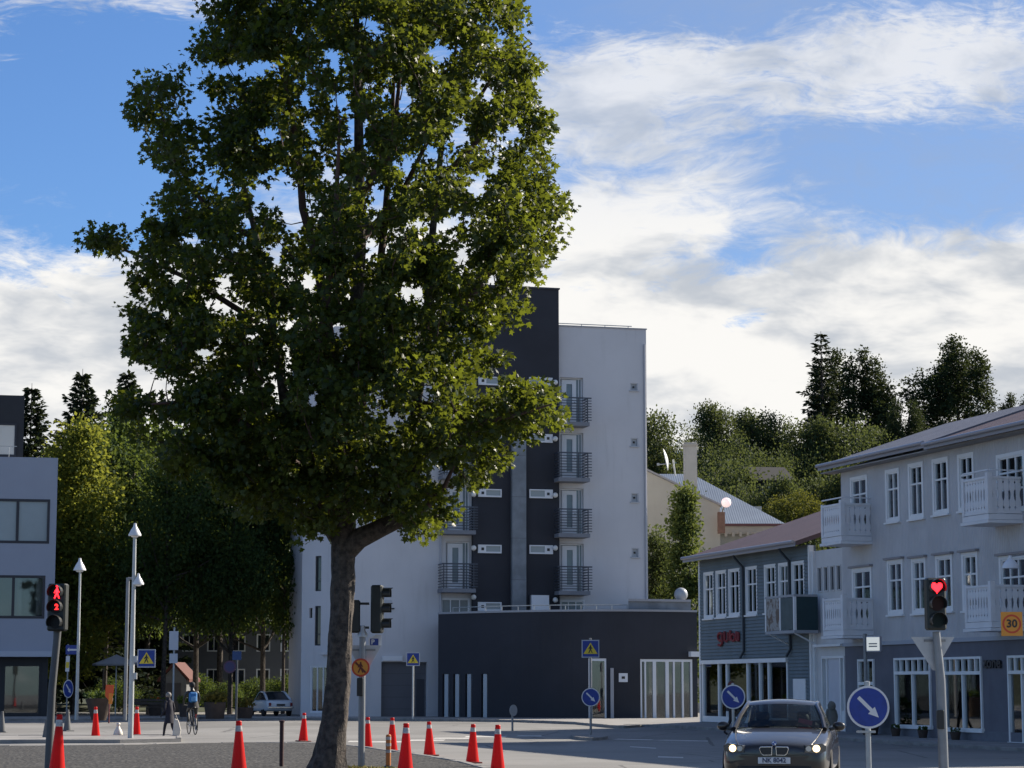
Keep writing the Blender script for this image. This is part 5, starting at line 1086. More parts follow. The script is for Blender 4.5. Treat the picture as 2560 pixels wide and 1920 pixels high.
p = at(2052, 828, 206); plant_tree(pr_spr3, 'spruce_tree', 'tall thin spruce standing out on the hill skyline', 2052, 828, 206, hz(p.x, 206) - .3, 18, 1.25)
p = at(1970, 1228, 156); plant_tree(pr_bush, 'round_bush', 'large rounded light green bush above the mauve roof', 1970, 1222, 156, at(1970, 1345, 156).z, 5, 1.15)
p = at(1895, 1250, 160); plant_tree(pr_bush, 'round_bush', 'smaller light green bush beside the large rounded bush', 1900, 1275, 158, at(1890, 1350, 158).z, 5, 0.9)
# dark house among the hill trees
FK = Facade(1940, 176.0, R(8)); k_ = FK.root('hill_house', 'small dark house half hidden among the hillside trees', 'building')
KW = mat('dark_house_boards', (.03, .033, .04), .8, .2); q = FK.rect(1895, 1985, 1205, 1262); MB().box(q[0], q[1], 0, 6, q[2] - 4, q[3]).build('wall', KW, k_)
MB().prism([(-0.4, 0), (3, 1.3), (6.4, 0), (6.4, .12), (3, 1.45), (-0.4, .12)], q[0] - .3, q[1] + .3, Matrix(((0, 1, 0, 0), (1, 0, 0, 0), (0, 0, 1, q[3]), (0, 0, 0, 1)))).build('roof', mat('dark_house_roof', (.012, .012, .015), .9), k_)
for x0, x1 in ((1912, 1930), (1948, 1962)): window(k_, FK.rect(x0, x1, 1216, 1236), cols=2, rows=(), tr=0.06, pane=DARKGLASS)
# ================================================================== street furniture
BLUE = mat('sign_blue', (0.006, 0.035, 0.26), 0.4, 0.25, 7.0, stain=.15); SWHITE = mat('sign_white', (0.62, 0.63, 0.65), 0.45, 0.08, 4.0)
YEL = mat('sign_yellow', (0.62, 0.47, 0.03), 0.45); SBLACK = mat('sign_black', (0.02, 0.02, 0.02), 0.5); SBACK = mat('sign_back_aluminium', (0.46, 0.47, 0.48), 0.45, 0.12, 5.0, metal=0.4)
AMBER = mat('sign_amber', (0.62, 0.26, 0.03), 0.45); SRED = mat('sign_red_edge', (0.50, 0.05, 0.015), 0.45)
POLE = mat('pole_grey', (0.25, 0.26, 0.27), 0.5, 0.2, 3.0, metal=0.4, stain=0.2); POLEW = mat('pole_pale', (0.46, 0.48, 0.48), 0.5, 0.15, 3.0, metal=0.3, stain=0.15)
def face(par, name, poly, y, th, m_): return MB().prism(poly, y - th, y).build(name, m_, par)
def ringpoly(r0, r1, n=32):
    return circle(r1, n), circle(r0, n)
def keep_right(par, z, r_=0.30, y=-0.06):
    p = face(par, 'sign_plate', circle(r_, 32, 0, z), y, 0.012, SWHITE)
    face(p, 'blue_face', circle(r_ * 0.90, 32, 0, z), y - 0.014, 0.004, BLUE)
    a = R(-45); ar = [(-0.66, 0.085), (0.20, 0.085), (0.20, 0.23), (0.68, 0.0), (0.20, -0.23), (0.20, -0.085), (-0.66, -0.085)]
    face(p, 'arrow', [(r_ * (x * math.cos(a) - q * math.sin(a)), z + r_ * (x * math.sin(a) + q * math.cos(a))) for x, q in ar], y - 0.020, 0.004, SWHITE)
    return p
def walker_poly(s, cx, cz):  # small walking figure, outline
    pts = [(-0.05, 1.0), (0.06, 1.0), (0.08, 0.84), (0.10, 0.78), (0.24, 0.55), (0.18, 0.50), (0.10, 0.62), (0.09, 0.45), (0.26, 0.02), (0.16, 0.0), (0.01, 0.36), (-0.16, 0.0), (-0.27, 0.03), (-0.10, 0.45), (-0.10, 0.62), (-0.22, 0.46), (-0.28, 0.50), (-0.12, 0.78), (-0.07, 0.84)]
    return [(cx + x * s, cz + z * s) for x, z in pts]
def crossing_sign(par, z, w=0.6, x=0.0, y=-0.06, border=True, h=None):
    h_ = w / 2; p = face(par, 'sign_plate', [(x - h_, z - h_), (x + h_, z - h_), (x + h_, z + h_), (x - h_, z + h_)], y, 0.012, mat('sign_edge_grey', (.36, .39, .45), .5) if border else BLUE)
    k = h_ * 0.88; face(p, 'blue_face', [(x - k, z - k), (x + k, z - k), (x + k, z + k), (x - k, z + k)], y - 0.014, 0.004, BLUE)
    t = h_ * 0.80; face(p, 'triangle', [(x - t, z - t * 0.72), (x + t, z - t * 0.72), (x, z + t * 0.86)], y - 0.020, 0.004, YEL)
    face(p, 'figure', walker_poly(h_ * 0.92, x, z - t * 0.62), y - 0.026, 0.004, SBLACK); return p
def post(par, z0, z1, r_=0.04, m_=POLE, name='pole', x=0.0, y=0.0): return MB().tube([(x, y, z0), (x, y, z1)], r_, 12).lathe([(r_ * 1.06, 0.0), (r_ * 1.06, 0.03), (0, 0.04)], 12, (x, y, z1)).build(name, m_, par, smooth=True)
def zat(px, py, Y): return at(px, py, Y).z
def stand(name, label, cat, px, py_base=None, Y=None, rz=0.0, group=None, lift=0.0):
    if Y is None: p = G(px, py_base, lift)
    else: q = at(px, HOR, Y); p = Vector((q.x, Y, gz(q.x, Y) + lift))
    return thing(name, label, cat, p, rz, group)

# keep-right signs
KR = 'keep right signs'
a = stand('keep_right_sign', 'large blue keep right sign on a galvanised pole beside the dark saloon car', 'road sign', 2168, Y=32.6, group=KR); Y = 32.6
zc_ = zat(2167, 1768, Y); post(a, 0, zc_ + 0.33, 0.038, GALV); keep_right(a, zc_, 0.30, -0.05); MB().box(-0.16, 0.10, -0.05, 0.045, zc_ - 0.36, zc_ - 0.33).build('clamp', GALV, a)
a = stand('keep_right_sign', 'small blue keep right sign on a pole in front of the teal shop window', 'road sign', 1832, Y=57.0, group=KR); zc_ = zat(1830, 1742, 57); post(a, 0, zc_ + 0.3, 0.035, GALV); keep_right(a, zc_, 0.30)
a = stand('keep_right_sign', 'blue keep right sign with a crossing sign above it before the charcoal hotel wing', 'road sign', 1477, 1845, group=KR, lift=0.0); Y = a.location.y; b0 = a.location.z
zc_ = zat(1478, 1743, Y) - b0; post(a, 0, zat(1477, 1598, Y) - b0, 0.04, POLE); keep_right(a, zc_, 0.30); crossing_sign(a, zat(1477, 1622, Y) - b0, 0.58)
isl = G(1472, 1845); n = 20; MBi = [(isl.x + 0.60 * math.cos(2 * math.pi * k / n), isl.y + 3.4 * math.sin(2 * math.pi * k / n)) for k in range(n)]
SI = kerbed('sign_island', MBi, KERB, 0.10)
a = stand('sign_from_behind', 'grey back of a round sign on a short post at the hotel kerb', 'road sign', 1281, 1828, rz=R(48)); Y = a.location.y; zc_ = zat(1281, 1776, Y) - a.location.z
post(a, 0, zc_ + 0.1, 0.04, POLE); face(a, 'sign_plate', circle(0.21, 24, 0, zc_), -0.045, 0.012, SBACK)
# crossing signs
a = stand('crossing_sign', 'pedestrian crossing sign on a white pole before the garage door', 'road sign', 1032, 1798, lift=0.1); Y = a.location.y; b0 = a.location.z; post(a, 0, zat(1033, 1635, Y) - b0, 0.045, POLEW); crossing_sign(a, zat(1033, 1648, Y) - b0, 0.62)
a = stand('crossing_sign', 'pedestrian crossing sign hung from an arm before the teal house', 'road sign', 1979, Y=88.0, lift=0.08); b0 = a.location.z; zc_ = zat(1993, 1625, 88) - b0
post(a, 0, zc_ + 0.5, 0.045, mat('pole_dark', (.05, .06, .075), .5)); MB().tube([(0, 0, zc_ - 0.42), (0.30, -0.05, zc_ - 0.38), (0.55, -0.05, zc_ - 0.38)], 0.02, 6).build('arm', GALV, a); crossing_sign(a, zc_, 0.58, 0.22, -0.07, False)
a = stand('box_sign', 'white illuminated box sign on a pole above the round keep right sign', 'sign', 2165, Y=71.0, rz=R(-28), lift=0.05); b0 = a.location.z; z0, z1 = zat(2184, 1630, 71) - b0, zat(2184, 1591, 71) - b0
post(a, 0, z1 + 0.05, 0.06, POLE); MB().box(0.07, 0.52, -0.10, 0.06, z0, z1).build('box', mat('box_frame', (.42, .42, .46), .5), a, bevel=0.01)
lb = MB().box(0.09, 0.50, -0.118, -0.102, z0 + .04, z1 - .03).build('lit_face', mat('lit_face', (.8, .82, .76), .5, emit=(1.0, 1.0, 0.88), estr=0.22), a)
for k in range(2): MB().box(0.16, 0.43, -0.124, -0.119, (z0 + z1) / 2 - 0.09 + k * 0.08, (z0 + z1) / 2 - 0.05 + k * 0.08).build('faded_line', mat('faded_grey', (.32, .32, .31), .6), lb)
# temporary 30 sign
a = stand('speed_limit_sign', 'orange square temporary 30 speed limit sign at the shop corner', 'road sign', 2588, Y=50.0, lift=0.0); z0, z1 = zat(2528, 1590, 50), zat(2528, 1530, 50); zc_ = (z0 + z1) / 2; x_ = at(2528, 1560, 50).x - a.location.x
post(a, 0, z1 + 0.1, 0.05, POLE); MB().box(x_ - .1, 0, -0.03, 0.02, zc_ - 0.02, zc_ + 0.02).build('bracket', GALV, a)
p = face(a, 'sign_plate', [(x_ - .235, z0), (x_ + .235, z0), (x_ + .235, z1), (x_ - .235, z1)], -0.05, 0.012, AMBER); o_, i_ = circle(0.205, 32, x_, zc_), circle(0.165, 32, x_, zc_)
mb = MB(); n = 32; mb.add([(x, -0.066, z) for x, z in o_] + [(x, -0.066, z) for x, z in i_], [(k, (k + 1) % n, (k + 1) % n + n, k + n) for k in range(n)]); mb.build('red_ring', SRED, p)
me = text_mesh('30', 0.24, 0.003, 0.006); me.transform(Matrix.Translation((x_, -0.07, zc_))); mobj('figures', me, p, SBLACK)

# traffic lights
HOUS = mat('signal_housing', (0.016, 0.022, 0.020), 0.55, 0.3, 4.0); VIS = mat('signal_visor', (0.02, 0.022, 0.022), 0.35)
LRED = mat('lamp_red', (0.5, 0.02, 0.01), 0.3, emit=(1.0, 0.012, 0.02), estr=3.2); LOFF = mat('lens_dark', (0.008, 0.009, 0.010), 0.45, spec=.2); LAMB = mat('lens_amber_off', (0.03, 0.010, 0.008), 0.45, spec=.2); LGRN = mat('lens_green_off', (0.005, 0.014, 0.014), 0.45, spec=.2)
def signal_head(par, x, y, zb, zt, wd, rz=0.0, lenses=(LOFF, LOFF, LOFF), name='signal_head', dp=0.16):
    H = zt - zb; o = MB().box(-wd / 2, wd / 2, -dp, 0.06, 0, H).build(name, HOUS, par, bevel=0.03); o.location = (x, y, zb); o.rotation_euler = (0, 0, rz)
    r_ = min(wd * 0.36, H * 0.135); zs = [H * q for q in (0.82, 0.50, 0.18)]
    for zc, lm in zip(zs, lenses):
        face(o, 'lens', circle(r_, 20, 0, zc), -dp - 0.001, 0.012, lm)
        mb = MB(); n = 14; A = [R(-30 + 240 * k / n) for k in range(n + 1)]; rr = r_ * 1.1
        vs_ = [(rr * math.cos(t), -dp, zc + rr * math.sin(t)) for t in A] + [(rr * 1.0 * math.cos(t), -dp - (0.19 if 60 < math.degrees(t) < 120 else 0.15), zc + rr * math.sin(t) - 0.0) for t in A]
        vs_ += [((rr + .008) * math.cos(t), -dp, zc + (rr + .008) * math.sin(t)) for t in A] + [((rr + .008) * math.cos(t), -dp - (0.19 if 60 < math.degrees(t) < 120 else 0.15), zc + (rr + .008) * math.sin(t)) for t in A]; m = n + 1
        mb.add(vs_, [(k, k + 1, k + 1 + m, k + m) for k in range(n)] + [(k + 2 * m, k + 3 * m, k + 1 + 3 * m, k + 1 + 2 * m) for k in range(n)] + [(k + m, k + 1 + m, k + 1 + 3 * m, k + 3 * m) for k in range(n)])
        mb.build('visor', VIS, o)
    return o, zs, r_
# right: red heart
Y = 38.8; a = stand('traffic_light', 'traffic light showing a glowing red heart before the grey house', 'traffic light', 2352, Y=Y); z0, z1 = zat(2334, 1576, Y), zat(2334, 1446, Y); x_ = at(2334, 1500, Y).x - a.location.x
MB().tube([(0.02, 0, 0), (0, 0, zat(2350, 1700, Y)), (x_ + .03, 0, z0 - 0.02)], [0.085, 0.08, 0.065], 14).build('pole', POLE, a, smooth=True)
hd, zs, r_ = signal_head(a, x_, -0.05, z0, z1, 0.33, R(6), (LOFF, LAMB, LGRN))
s_ = 0.105; hp = []
for k in range(40):
    t = 2 * math.pi * k / 40; hp.append((s_ * 0.95 * math.sin(t) ** 3, zs[0] + s_ * (0.8125 * math.cos(t) - 0.3125 * math.cos(2 * t) - 0.125 * math.cos(3 * t) - 0.0625 * math.cos(4 * t))))
face(hd, 'red_heart', hp, -0.178, 0.006, LRED)
tz0, tz1 = zat(2330, 1664, Y), zat(2330, 1592, Y); tw_ = 0.36
p = face(a, 'yield_sign', [(x_ - tw_ - .02, tz1), (x_ + tw_, tz1), (x_ + 0.02, tz0 - 0.08), (x_ - .02, tz0 - .08)], 0.12, 0.012, SBACK)
for q in (0.06, 0.22): MB().box(x_ - 0.22 + q, x_ + 0.24 - q * .6, 0.085, 0.105, tz1 - q - 0.02, tz1 - q + 0.02).build('bracket', POLE, p)
MB().box(-0.10, 0.02, -0.16, -0.05, zat(2350, 1822, Y), zat(2350, 1775, Y)).build('push_button', BLACKP, a, bevel=0.01)
# left: pedestrian signal with red figures
Y = 44.0; a = stand('pedestrian_signal', 'pedestrian signal with two red figures lit at the edge of the gravel island', 'traffic light', 130, Y=Y, lift=0.12); b0 = a.location.z; z0, z1 = zat(149, 1578, Y) - b0, zat(149, 1460, Y) - b0; x_ = at(149, 1500, Y).x - a.location.x
MB().tube([(-0.03, 0, 0), (0, 0, 1.5), (x_ * .8, 0.0, z0)], [0.075, 0.075, 0.07], 14).build('pole', mat('pole_dark_grey', (.085, .09, .095), .6, .2), a, smooth=True)
hd, zs, r_ = signal_head(a, x_, -0.05, z0, z1, 0.36, R(-9))
face(hd, 'red_figure', walker_poly(0.22, 0.02, zs[0] - 0.125), -0.18, 0.005, LRED); MB().ball((0.02, -0.182, zs[0] + 0.112), 0.024, 8, 6).build('red_figure_head', LRED, hd)
me = text_mesh('2', 0.15, 0.003, 0.006); me.transform(Matrix.Translation((0.02, -0.183, zs[1]))); mobj('red_countdown', me, hd, mat('lamp_red_dim', (.4, .02, .01), .3, emit=(1, 0.02, 0.02), estr=1.6))
# middle: heads turned to the crossing road
Y = 44.2; a = stand('traffic_light', 'traffic light with heads turned sideways next to the maple trunk', 'traffic light', 905, Y=Y, lift=0.12); b0 = a.location.z; Z = lambda py: zat(905, py, Y) - b0; X = lambda px: at(px, 1600, Y).x - a.location.x
MB().tube([(0, 0, 0), (0, 0, Z(1700)), (0, 0, Z(1590))], [0.065, 0.065, 0.06], 14).build('pole', POLE, a, smooth=True)
signal_head(a, X(936), 0.02, Z(1583), Z(1463), 0.29, R(84), name='signal_head')
signal_head(a, X(890), 0.05, Z(1582), Z(1500), 0.26, R(-78), name='signal_head')
MB().box(X(884), X(922), 0.0, 0.07, Z(1512), Z(1506)).box(X(884), X(922), 0.0, 0.07, Z(1572), Z(1566)).build('head_bracket', BLACKP, a)
MB().lathe([(0.10, -0.02), (0.10, 0.03), (0.06, 0.10), (0.05, 0.20), (0, 0.21)], 14, (0, 0, Z(1590))).build('pole_cap', SBACK, a, smooth=True)
p = face(a, 'yield_sign', [(X(868), Z(1613)), (X(953), Z(1613)), (X(915), Z(1682)), (X(906), Z(1682))], 0.12, 0.012, SBACK); MB().box(X(881), X(938), 0.09, 0.107, Z(1627), Z(1622)).build('bracket', POLE, p)
p = face(a, 'parking_sign', [(X(921), Z(1615)), (X(952), Z(1615)), (X(952), Z(1588)), (X(940), Z(1586)), (X(921), Z(1596))], 0.16, 0.012, SWHITE); face(p, 'blue_face', [(X(924), Z(1613)), (X(945), Z(1613)), (X(945), Z(1596)), (X(924), Z(1596))], 0.146, 0.004, BLUE)
me = text_mesh('P', 0.13, 0.003, 0.004); me.transform(Matrix.Translation((X(931), 0.138, Z(1605)))); mobj('letter', me, p, SWHITE)
zc_ = Z(1669); p = face(a, 'no_pedestrians_sign', circle(0.175, 28, X(903), zc_), -0.08, 0.012, SRED); face(p, 'amber_face', circle(0.140, 28, X(903), zc_), -0.094, 0.004, AMBER)
face(p, 'figure', walker_poly(0.21, X(903), zc_ - 0.10), -0.100, 0.004, mat('figure_brown', (.12, .02, .01), .5)); face(p, 'bar', [(X(903) - .11, zc_ + .085), (X(903) - .085, zc_ + .11), (X(903) + .11, zc_ - .085), (X(903) + .085, zc_ - .11)], -0.105, 0.003, MATS['figure_brown'])
MB().box(-0.09, 0.03, -0.16, -0.06, Z(1740), Z(1695)).build('push_button', BLACKP, a, bevel=0.01)

# lamp posts
LW = mat('lamp_head_white', (.66, .67, .68), .4, .05)
def lamp_head(par, x, y, z, s=1.0):
    o = MB().lathe([(0.02, 0.0), (0.25 * s, -0.02), (0.25 * s, 0.02), (0.16 * s, 0.20 * s), (0.07 * s, 0.34 * s), (0.05 * s, 0.46 * s), (0, 0.47 * s)], 16, (x, y, z)).build('lamp_head', LW, par, smooth=True)
    MB().lathe([(0.0, -0.10 * s), (0.12 * s, -0.08 * s), (0.16 * s, -0.022)], 14, (x, y, z)).build('lamp_glass', GLOBE, o, smooth=True); return o
a = stand('street_lamp', 'tall pale street lamp with cone head before the yellow green poplar', 'street lamp', 191, 1800, lift=0.1); Y = a.location.y; b0 = a.location.z; zt = zat(197, 1425, Y) - b0
MB().tube([(0, 0, 0), (0, 0, 1.2), (0, 0, zt)], [0.09, 0.08, 0.05], 12).build('pole', POLEW, a, smooth=True); lamp_head(a, -0.02, 0, zt, 1.15)
a = stand('street_lamp', 'street lamp with an upper and a lower cone head carrying the crossing sign', 'street lamp', 326, 1846, lift=0.1); Y = a.location.y; b0 = a.location.z; zt = zat(332, 1338, Y) - b0
MB().tube([(0, 0, 0), (0, 0, 2.0), (0, 0, zt)], [0.085, 0.08, 0.05], 12).build('pole', POLEW, a, smooth=True); lamp_head(a, 0.0, 0, zt, 0.8); lamp_head(a, 0.14, 0, zat(345, 1460, Y) - b0, 0.7)
MB().box(0, 0.42, -0.02, 0.03, zat(345, 1655, Y) - b0, zat(345, 1650, Y) - b0).build('sign_arm', GALV, a); crossing_sign(a, zat(367, 1646, Y) - b0, 0.56, at(367, 1646, Y).x - a.location.x, -0.05)
for q in (1690, 1648): MB().box(0.03, 0.16, -0.05, 0.04, zat(345, q + 8, Y) - b0, zat(345, q - 8, Y) - b0).build('pole_box', SBACK, a)
a = stand('gantry_pole', 'thin grey pole with a short square arm next to the twin lamp post', 'pole', 312, 1801, lift=0.1); Y = a.location.y; b0 = a.location.z; zt = zat(315, 1444, Y) - b0
MB().tube([(0, 0, 0), (0, 0, zt)], 0.08, 10).build('pole', POLE, a, smooth=True); MB().tube([(0, 0, zt - 0.04), (0.5, 0, zt - 0.04)], 0.06, 8).build('arm', POLE, a)
# signs at the left kerb
a = stand('one_way_sign', 'blue one way sign with white arrow on a pole by the office block', 'road sign', 166, 1797, lift=0.1); Y = a.location.y; b0 = a.location.z; Z = lambda py: zat(170, py, Y) - b0
post(a, 0, Z(1612), 0.035, POLE); p = face(a, 'sign_plate', [(-0.10, Z(1636)), (0.48, Z(1636)), (0.48, Z(1613)), (-0.10, Z(1613))], -0.05, 0.012, BLUE)
zz = (Z(1636) + Z(1613)) / 2; face(p, 'arrow', [(-0.04, zz), (0.06, zz + 0.10), (0.06, zz + 0.04), (0.42, zz + 0.04), (0.42, zz - 0.04), (0.06, zz - 0.04), (0.06, zz - 0.10)], -0.064, 0.004, SWHITE)
p = face(a, 'pennant', [(-0.10, Z(1679)), (0.08, Z(1679)), (0.10, Z(1640)), (-0.08, Z(1640))], -0.05, 0.012, SWHITE); face(p, 'yellow_band', [(-0.08, Z(1670)), (0.07, Z(1670)), (0.08, Z(1655)), (-0.07, Z(1655))], -0.064, 0.003, YEL)
kr = keep_right(a, 0, 0.42, -0.0); kr.location = (0.05, -0.03, Z(1722)); kr.rotation_euler = (0, 0, R(68))
a = stand('no_parking_sign', 'dark round sign with a blue square above it among the avenue trunks', 'road sign', 590, 1801, lift=0.1); Y = a.location.y; b0 = a.location.z; Z = lambda py: zat(590, py, Y) - b0
post(a, 0, Z(1630), 0.05, mat('pole_dark', (.05, .06, .07))); x_ = at(575, 1665, Y).x - a.location.x; p = face(a, 'sign_plate', circle(0.28, 24, x_, Z(1667)), -0.06, 0.012, mat('sign_plum', (.05, .02, .06), .5)); face(p, 'sign_face', circle(0.21, 24, x_, Z(1667)), -0.074, 0.004, mat('sign_indigo', (.018, .02, .085), .5))
face(a, 'blue_square', [(-0.2, Z(1650)), (0.2, Z(1650)), (0.2, Z(1628)), (-0.2, Z(1628))], -0.06, 0.012, mat('sign_navy', (.008, .04, .14), .5))
a = stand('road_work_sign', 'small orange and red sign on a thin post beside the big planter', 'road sign', 272, 1808, lift=0.0); Y = a.location.y; b0 = a.location.z; Z = lambda py: zat(272, py, Y) - b0
post(a, 0, Z(1735), 0.03, mat('post_red', (.16, .03, .03), .6)); ORG = mat('hi_vis_orange', (.62, .085, .015), .5); face(a, 'sign_plate', [(-0.18, Z(1740)), (0.0, Z(1752)), (0.16, Z(1740)), (0.2, Z(1712)), (-0.16, Z(1712))], -0.04, 0.012, ORG); face(a, 'lower_plate', [(-0.02, Z(1760)), (0.14, Z(1760)), (0.14, Z(1733)), (-0.02, Z(1733))], -0.06, 0.01, mat('sign_orange_two', (.70, .22, .02), .5))

# cones
CRED = leaf_mat('cone_red', (0.70, 0.022, 0.020), (0.76, 0.030, 0.024), (0.85, 0.035, 0.03), 0.35, 0.4); CWH = mat('cone_reflective', (0.50, 0.495, 0.49), 0.4, scale=14.0, c2=(.26, .22, .21), stain=.4); CBASE = mat('cone_base', (0.22, 0.025, 0.02), 0.7, 0.3, 4)
CGREY = mat('cone_grey', (0.12, 0.125, 0.13), 0.8, 0.2)
def cone(label, px, base, lift=0.0, h=0.9, dark=False, top=None):
    # no two stand quite alike: slight lean, scuffed bands
    t = stand('traffic_cone' if not dark else 'grey_cone', label, 'cone', px, base, lift=lift, group='traffic cones' if not dark else 'grey cones', rz=random.uniform(0, 1.5))
    if top is not None: h = zat(px, top, t.location.y) - t.location.z
    t.rotation_euler[0] = random.uniform(-.012, .012); t.rotation_euler[1] = random.uniform(-.03, .03)
    body = CRED if not dark else CGREY
    MB().box(-0.19, 0.19, -0.19, 0.19, 0.0, 0.035).build('base', CBASE if not dark else CGREY, t, bevel=0.012)
    prof = lambda z: 0.155 - (0.155 - 0.045) * (z / h) ** 0.9
    def seg(name, f0, f1, m_, grow=0.0): MB().lathe([(prof(h * (f0 + (f1 - f0) * k / 4)) + grow, h * (f0 + (f1 - f0) * k / 4)) for k in range(5)], 20).build(name, m_, t, smooth=True)
    seg('cone_body', 0.03, 0.80, body); seg('reflective_band', 0.802, 0.91, CWH if not dark else CGREY, 0.001); seg('cone_tip', 0.912, 0.97, body, 0.003)
    MB().lathe([(0.052, 0.965 * h), (0.056, 0.98 * h), (0.045, h), (0.02, h)], 16).build('collar', body, t, smooth=True); return t
cone('red traffic cone on the gravel island right beside the pedestrian signal pole', 142, 1936, 0.12, top=1786)
cone('red traffic cone standing next to the white plastic bag', 239, 1848, 0.0, top=1767)
cone('red traffic cone at the foot of the twin headed lamp post', 341, 1846, 0.0, top=1767)
cone('red traffic cone on the gravel left of the rusty bollard', 597, 1934, 0.12, top=1802)
cone('red traffic cone behind the gravel island, between bollard and maple trunk', 758, 1854, 0.0, top=1782)
cone('red traffic cone half hidden by the pole next to the maple trunk', 918, 1871, 0.0, top=1793)
cone('red traffic cone directly behind the banded orange marker post', 980, 1880, 0.0, top=1794)
cone('red traffic cone on the gravel edge right of the banded marker post', 1013, 1934, 0.12, top=1808)
cone('red traffic cone on the road with its band scuffed dark, behind the gravel edge', 1074, 1890, 0.0, top=1804)
cone('red traffic cone second from the outer tip of the gravel kerb', 1181, 1908, 0.0, top=1810)
cone('red traffic cone at the outer tip of the gravel kerb', 1244, 1930, 0.0, top=1812)
cone('dull grey cone under the small banner by the office block', 168, 1828, 0.0, dark=True, top=1774)
cone('dull grey cone in front of the office block shop front', 4, 1831, 0.0, dark=True, top=1778)
cone('dull grey cone at the kerb behind the pedestrian signal pole', 116, 1852, 0.0, dark=True, top=1800)
a = stand('marker_post', 'orange flexible marker post with white bands on the gravel', 'marker post', 972, Y=44.5, lift=0.12); zt = zat(976, 1836, 44.5) - a.location.z
OR2 = mat('marker_orange', (.48, .15, .03), .55, .15, 6); MB().lathe([(0.05, 0), (0.05, zt * 0.97), (0.03, zt), (0, zt)], 14).build('post', OR2, a, smooth=True)
for z in (0.93, 0.74, 0.55): MB().lathe([(0.053, zt * (z - 0.09)), (0.053, zt * z)], 14).build('band', CWH, a, smooth=True)
MB().lathe([(0.11, 0), (0.11, 0.03), (0.06, 0.05)], 14).build('foot', BLACKP, a, smooth=True)
a = stand('bollard', 'rusty dark red steel bollard on the gravel island', 'bollard', 706, Y=45.5, lift=0.12); zt = zat(708, 1800, 45.5) - a.location.z
RUST = mat('rust_red', (.055, .018, .018), .7, .4, 6); MB().tube([(0, 0, 0), (0.0, 0, zt - .04)], 0.042, 12).build('post', RUST, a, smooth=True); MB().lathe([(0.055, zt - .045), (0.055, zt - .01), (0.02, zt)], 14).build('cap', RUST, a, smooth=True)
# white plastic bag
p = G(295, 1846); bg_ = thing('plastic_bag', 'white knotted plastic bag left on the road between two cones', 'bag', p)
MB().lathe([(0.02, 0.0), (0.13, 0.02), (0.16, 0.12), (0.13, 0.24), (0.07, 0.34), (0.045, 0.40), (0.07, 0.46), (0.05, 0.50), (0, 0.50)], 14).build('sack', mat('bag_white', (.66, .64, .56), .5, .1, 6, bump=.6, bscale=14), bg_, smooth=True); MB().lathe([(0.05, 0.385), (0.055, 0.40), (0.05, 0.415)], 10).build('knot', MATS['bag_white'], bg_, smooth=True)

# planters, hut and furniture of the square
PLW = mat('planter_brown', (.065, .045, .035), .85, .3, 4, bump=.5, bscale=8); SOIL = mat('soil', (.03, .022, .016), .95)
def planter(label, px, base, wtop, h, leaf=LEAF_D, n=420, flare=0.62, grow=0.35, Y=None):
    t = stand('planter', label, 'planter', px, base, Y=Y, lift=0.1, group='round planters on the square')
    MB().lathe([(wtop * flare * .5, 0), (wtop * .5, h), (wtop * .46, h + .02), (wtop * .42, h - .06)], 20).build('bowl', PLW, t, smooth=True); MB().lathe([(0, h - 0.05), (wtop * .43, h - .05)], 16).build('soil', SOIL, t)
    r_ = RNG.uniform(0, 1, n) ** .5 * wtop * .5; a_ = RNG.uniform(0, 6.28, n); P = np.column_stack([r_ * np.cos(a_), r_ * np.sin(a_), h + RNG.uniform(0, grow, n) * (1.1 - r_ / wtop)]); D = np.column_stack([np.cos(a_) * .5, np.sin(a_) * .5, np.full(n, .8)])
    o = mobj('plants', leaves_mesh('plants', P, D, RNG.uniform(.10, .2, n), LEAF4), t, leaf); o['kind'] = 'stuff'
planter('large conical dark planter behind the orange and red sign', 247, 1801, 1.25, 0.95, LEAF_D, 260, .5, .35)
planter('round basket planter with yellow flowers right of the cyclist', 537, 1797, 1.05, 0.75, FLOWER, 420, .8, .5)
planter('round basket planter just behind the cyclist', 470, 1793, 1.0, 0.65, LEAF_Y, 320, .8, .45)
planter('low round planter between the dark avenue trunks', 610, 1796, 0.9, 0.5, FLOWER, 260, .8, .5)
planter('round planter at the foot of the small red trimmed hut', 395, 1789, 1.1, 0.55, LEAF_Y, 240, .8, .35)
FU = Facade(432, 140.0, R(-6)); hut = FU.root('gabled_hut', 'small grey gabled hut with orange red roof edges behind the walking woman', 'hut')
q = FU.rect(402, 466, 1700, 1790); ap = FU.z(432, 1664); GW = mat('hut_grey', (.16, .165, .17), .8, .2, 3)
MB().prism([(q[0], 0.0), (q[1], 0.0), (q[1], q[3]), ((q[0] + q[1]) / 2, ap), (q[0], q[3])], 0, 2.6).build('wall', GW, hut)
for s_ in (0, 1):
    xa = q[s_] + (-0.2 if s_ == 0 else 0.2); xm = (q[0] + q[1]) / 2; MB().prism([(xa, q[3] - .12), (xm, ap + .02), (xm, ap + .22), (xa, q[3] + .06)], -0.1, 2.7).build('roof_slope', mat('hut_orange_red', (.11, .03, .02), .8, .2), hut)
MB().box(xm - .45, xm + .45, -.03, -.001, 0.05, 1.95).build('door', mat('hut_door', (.06, .06, .065), .7), hut)
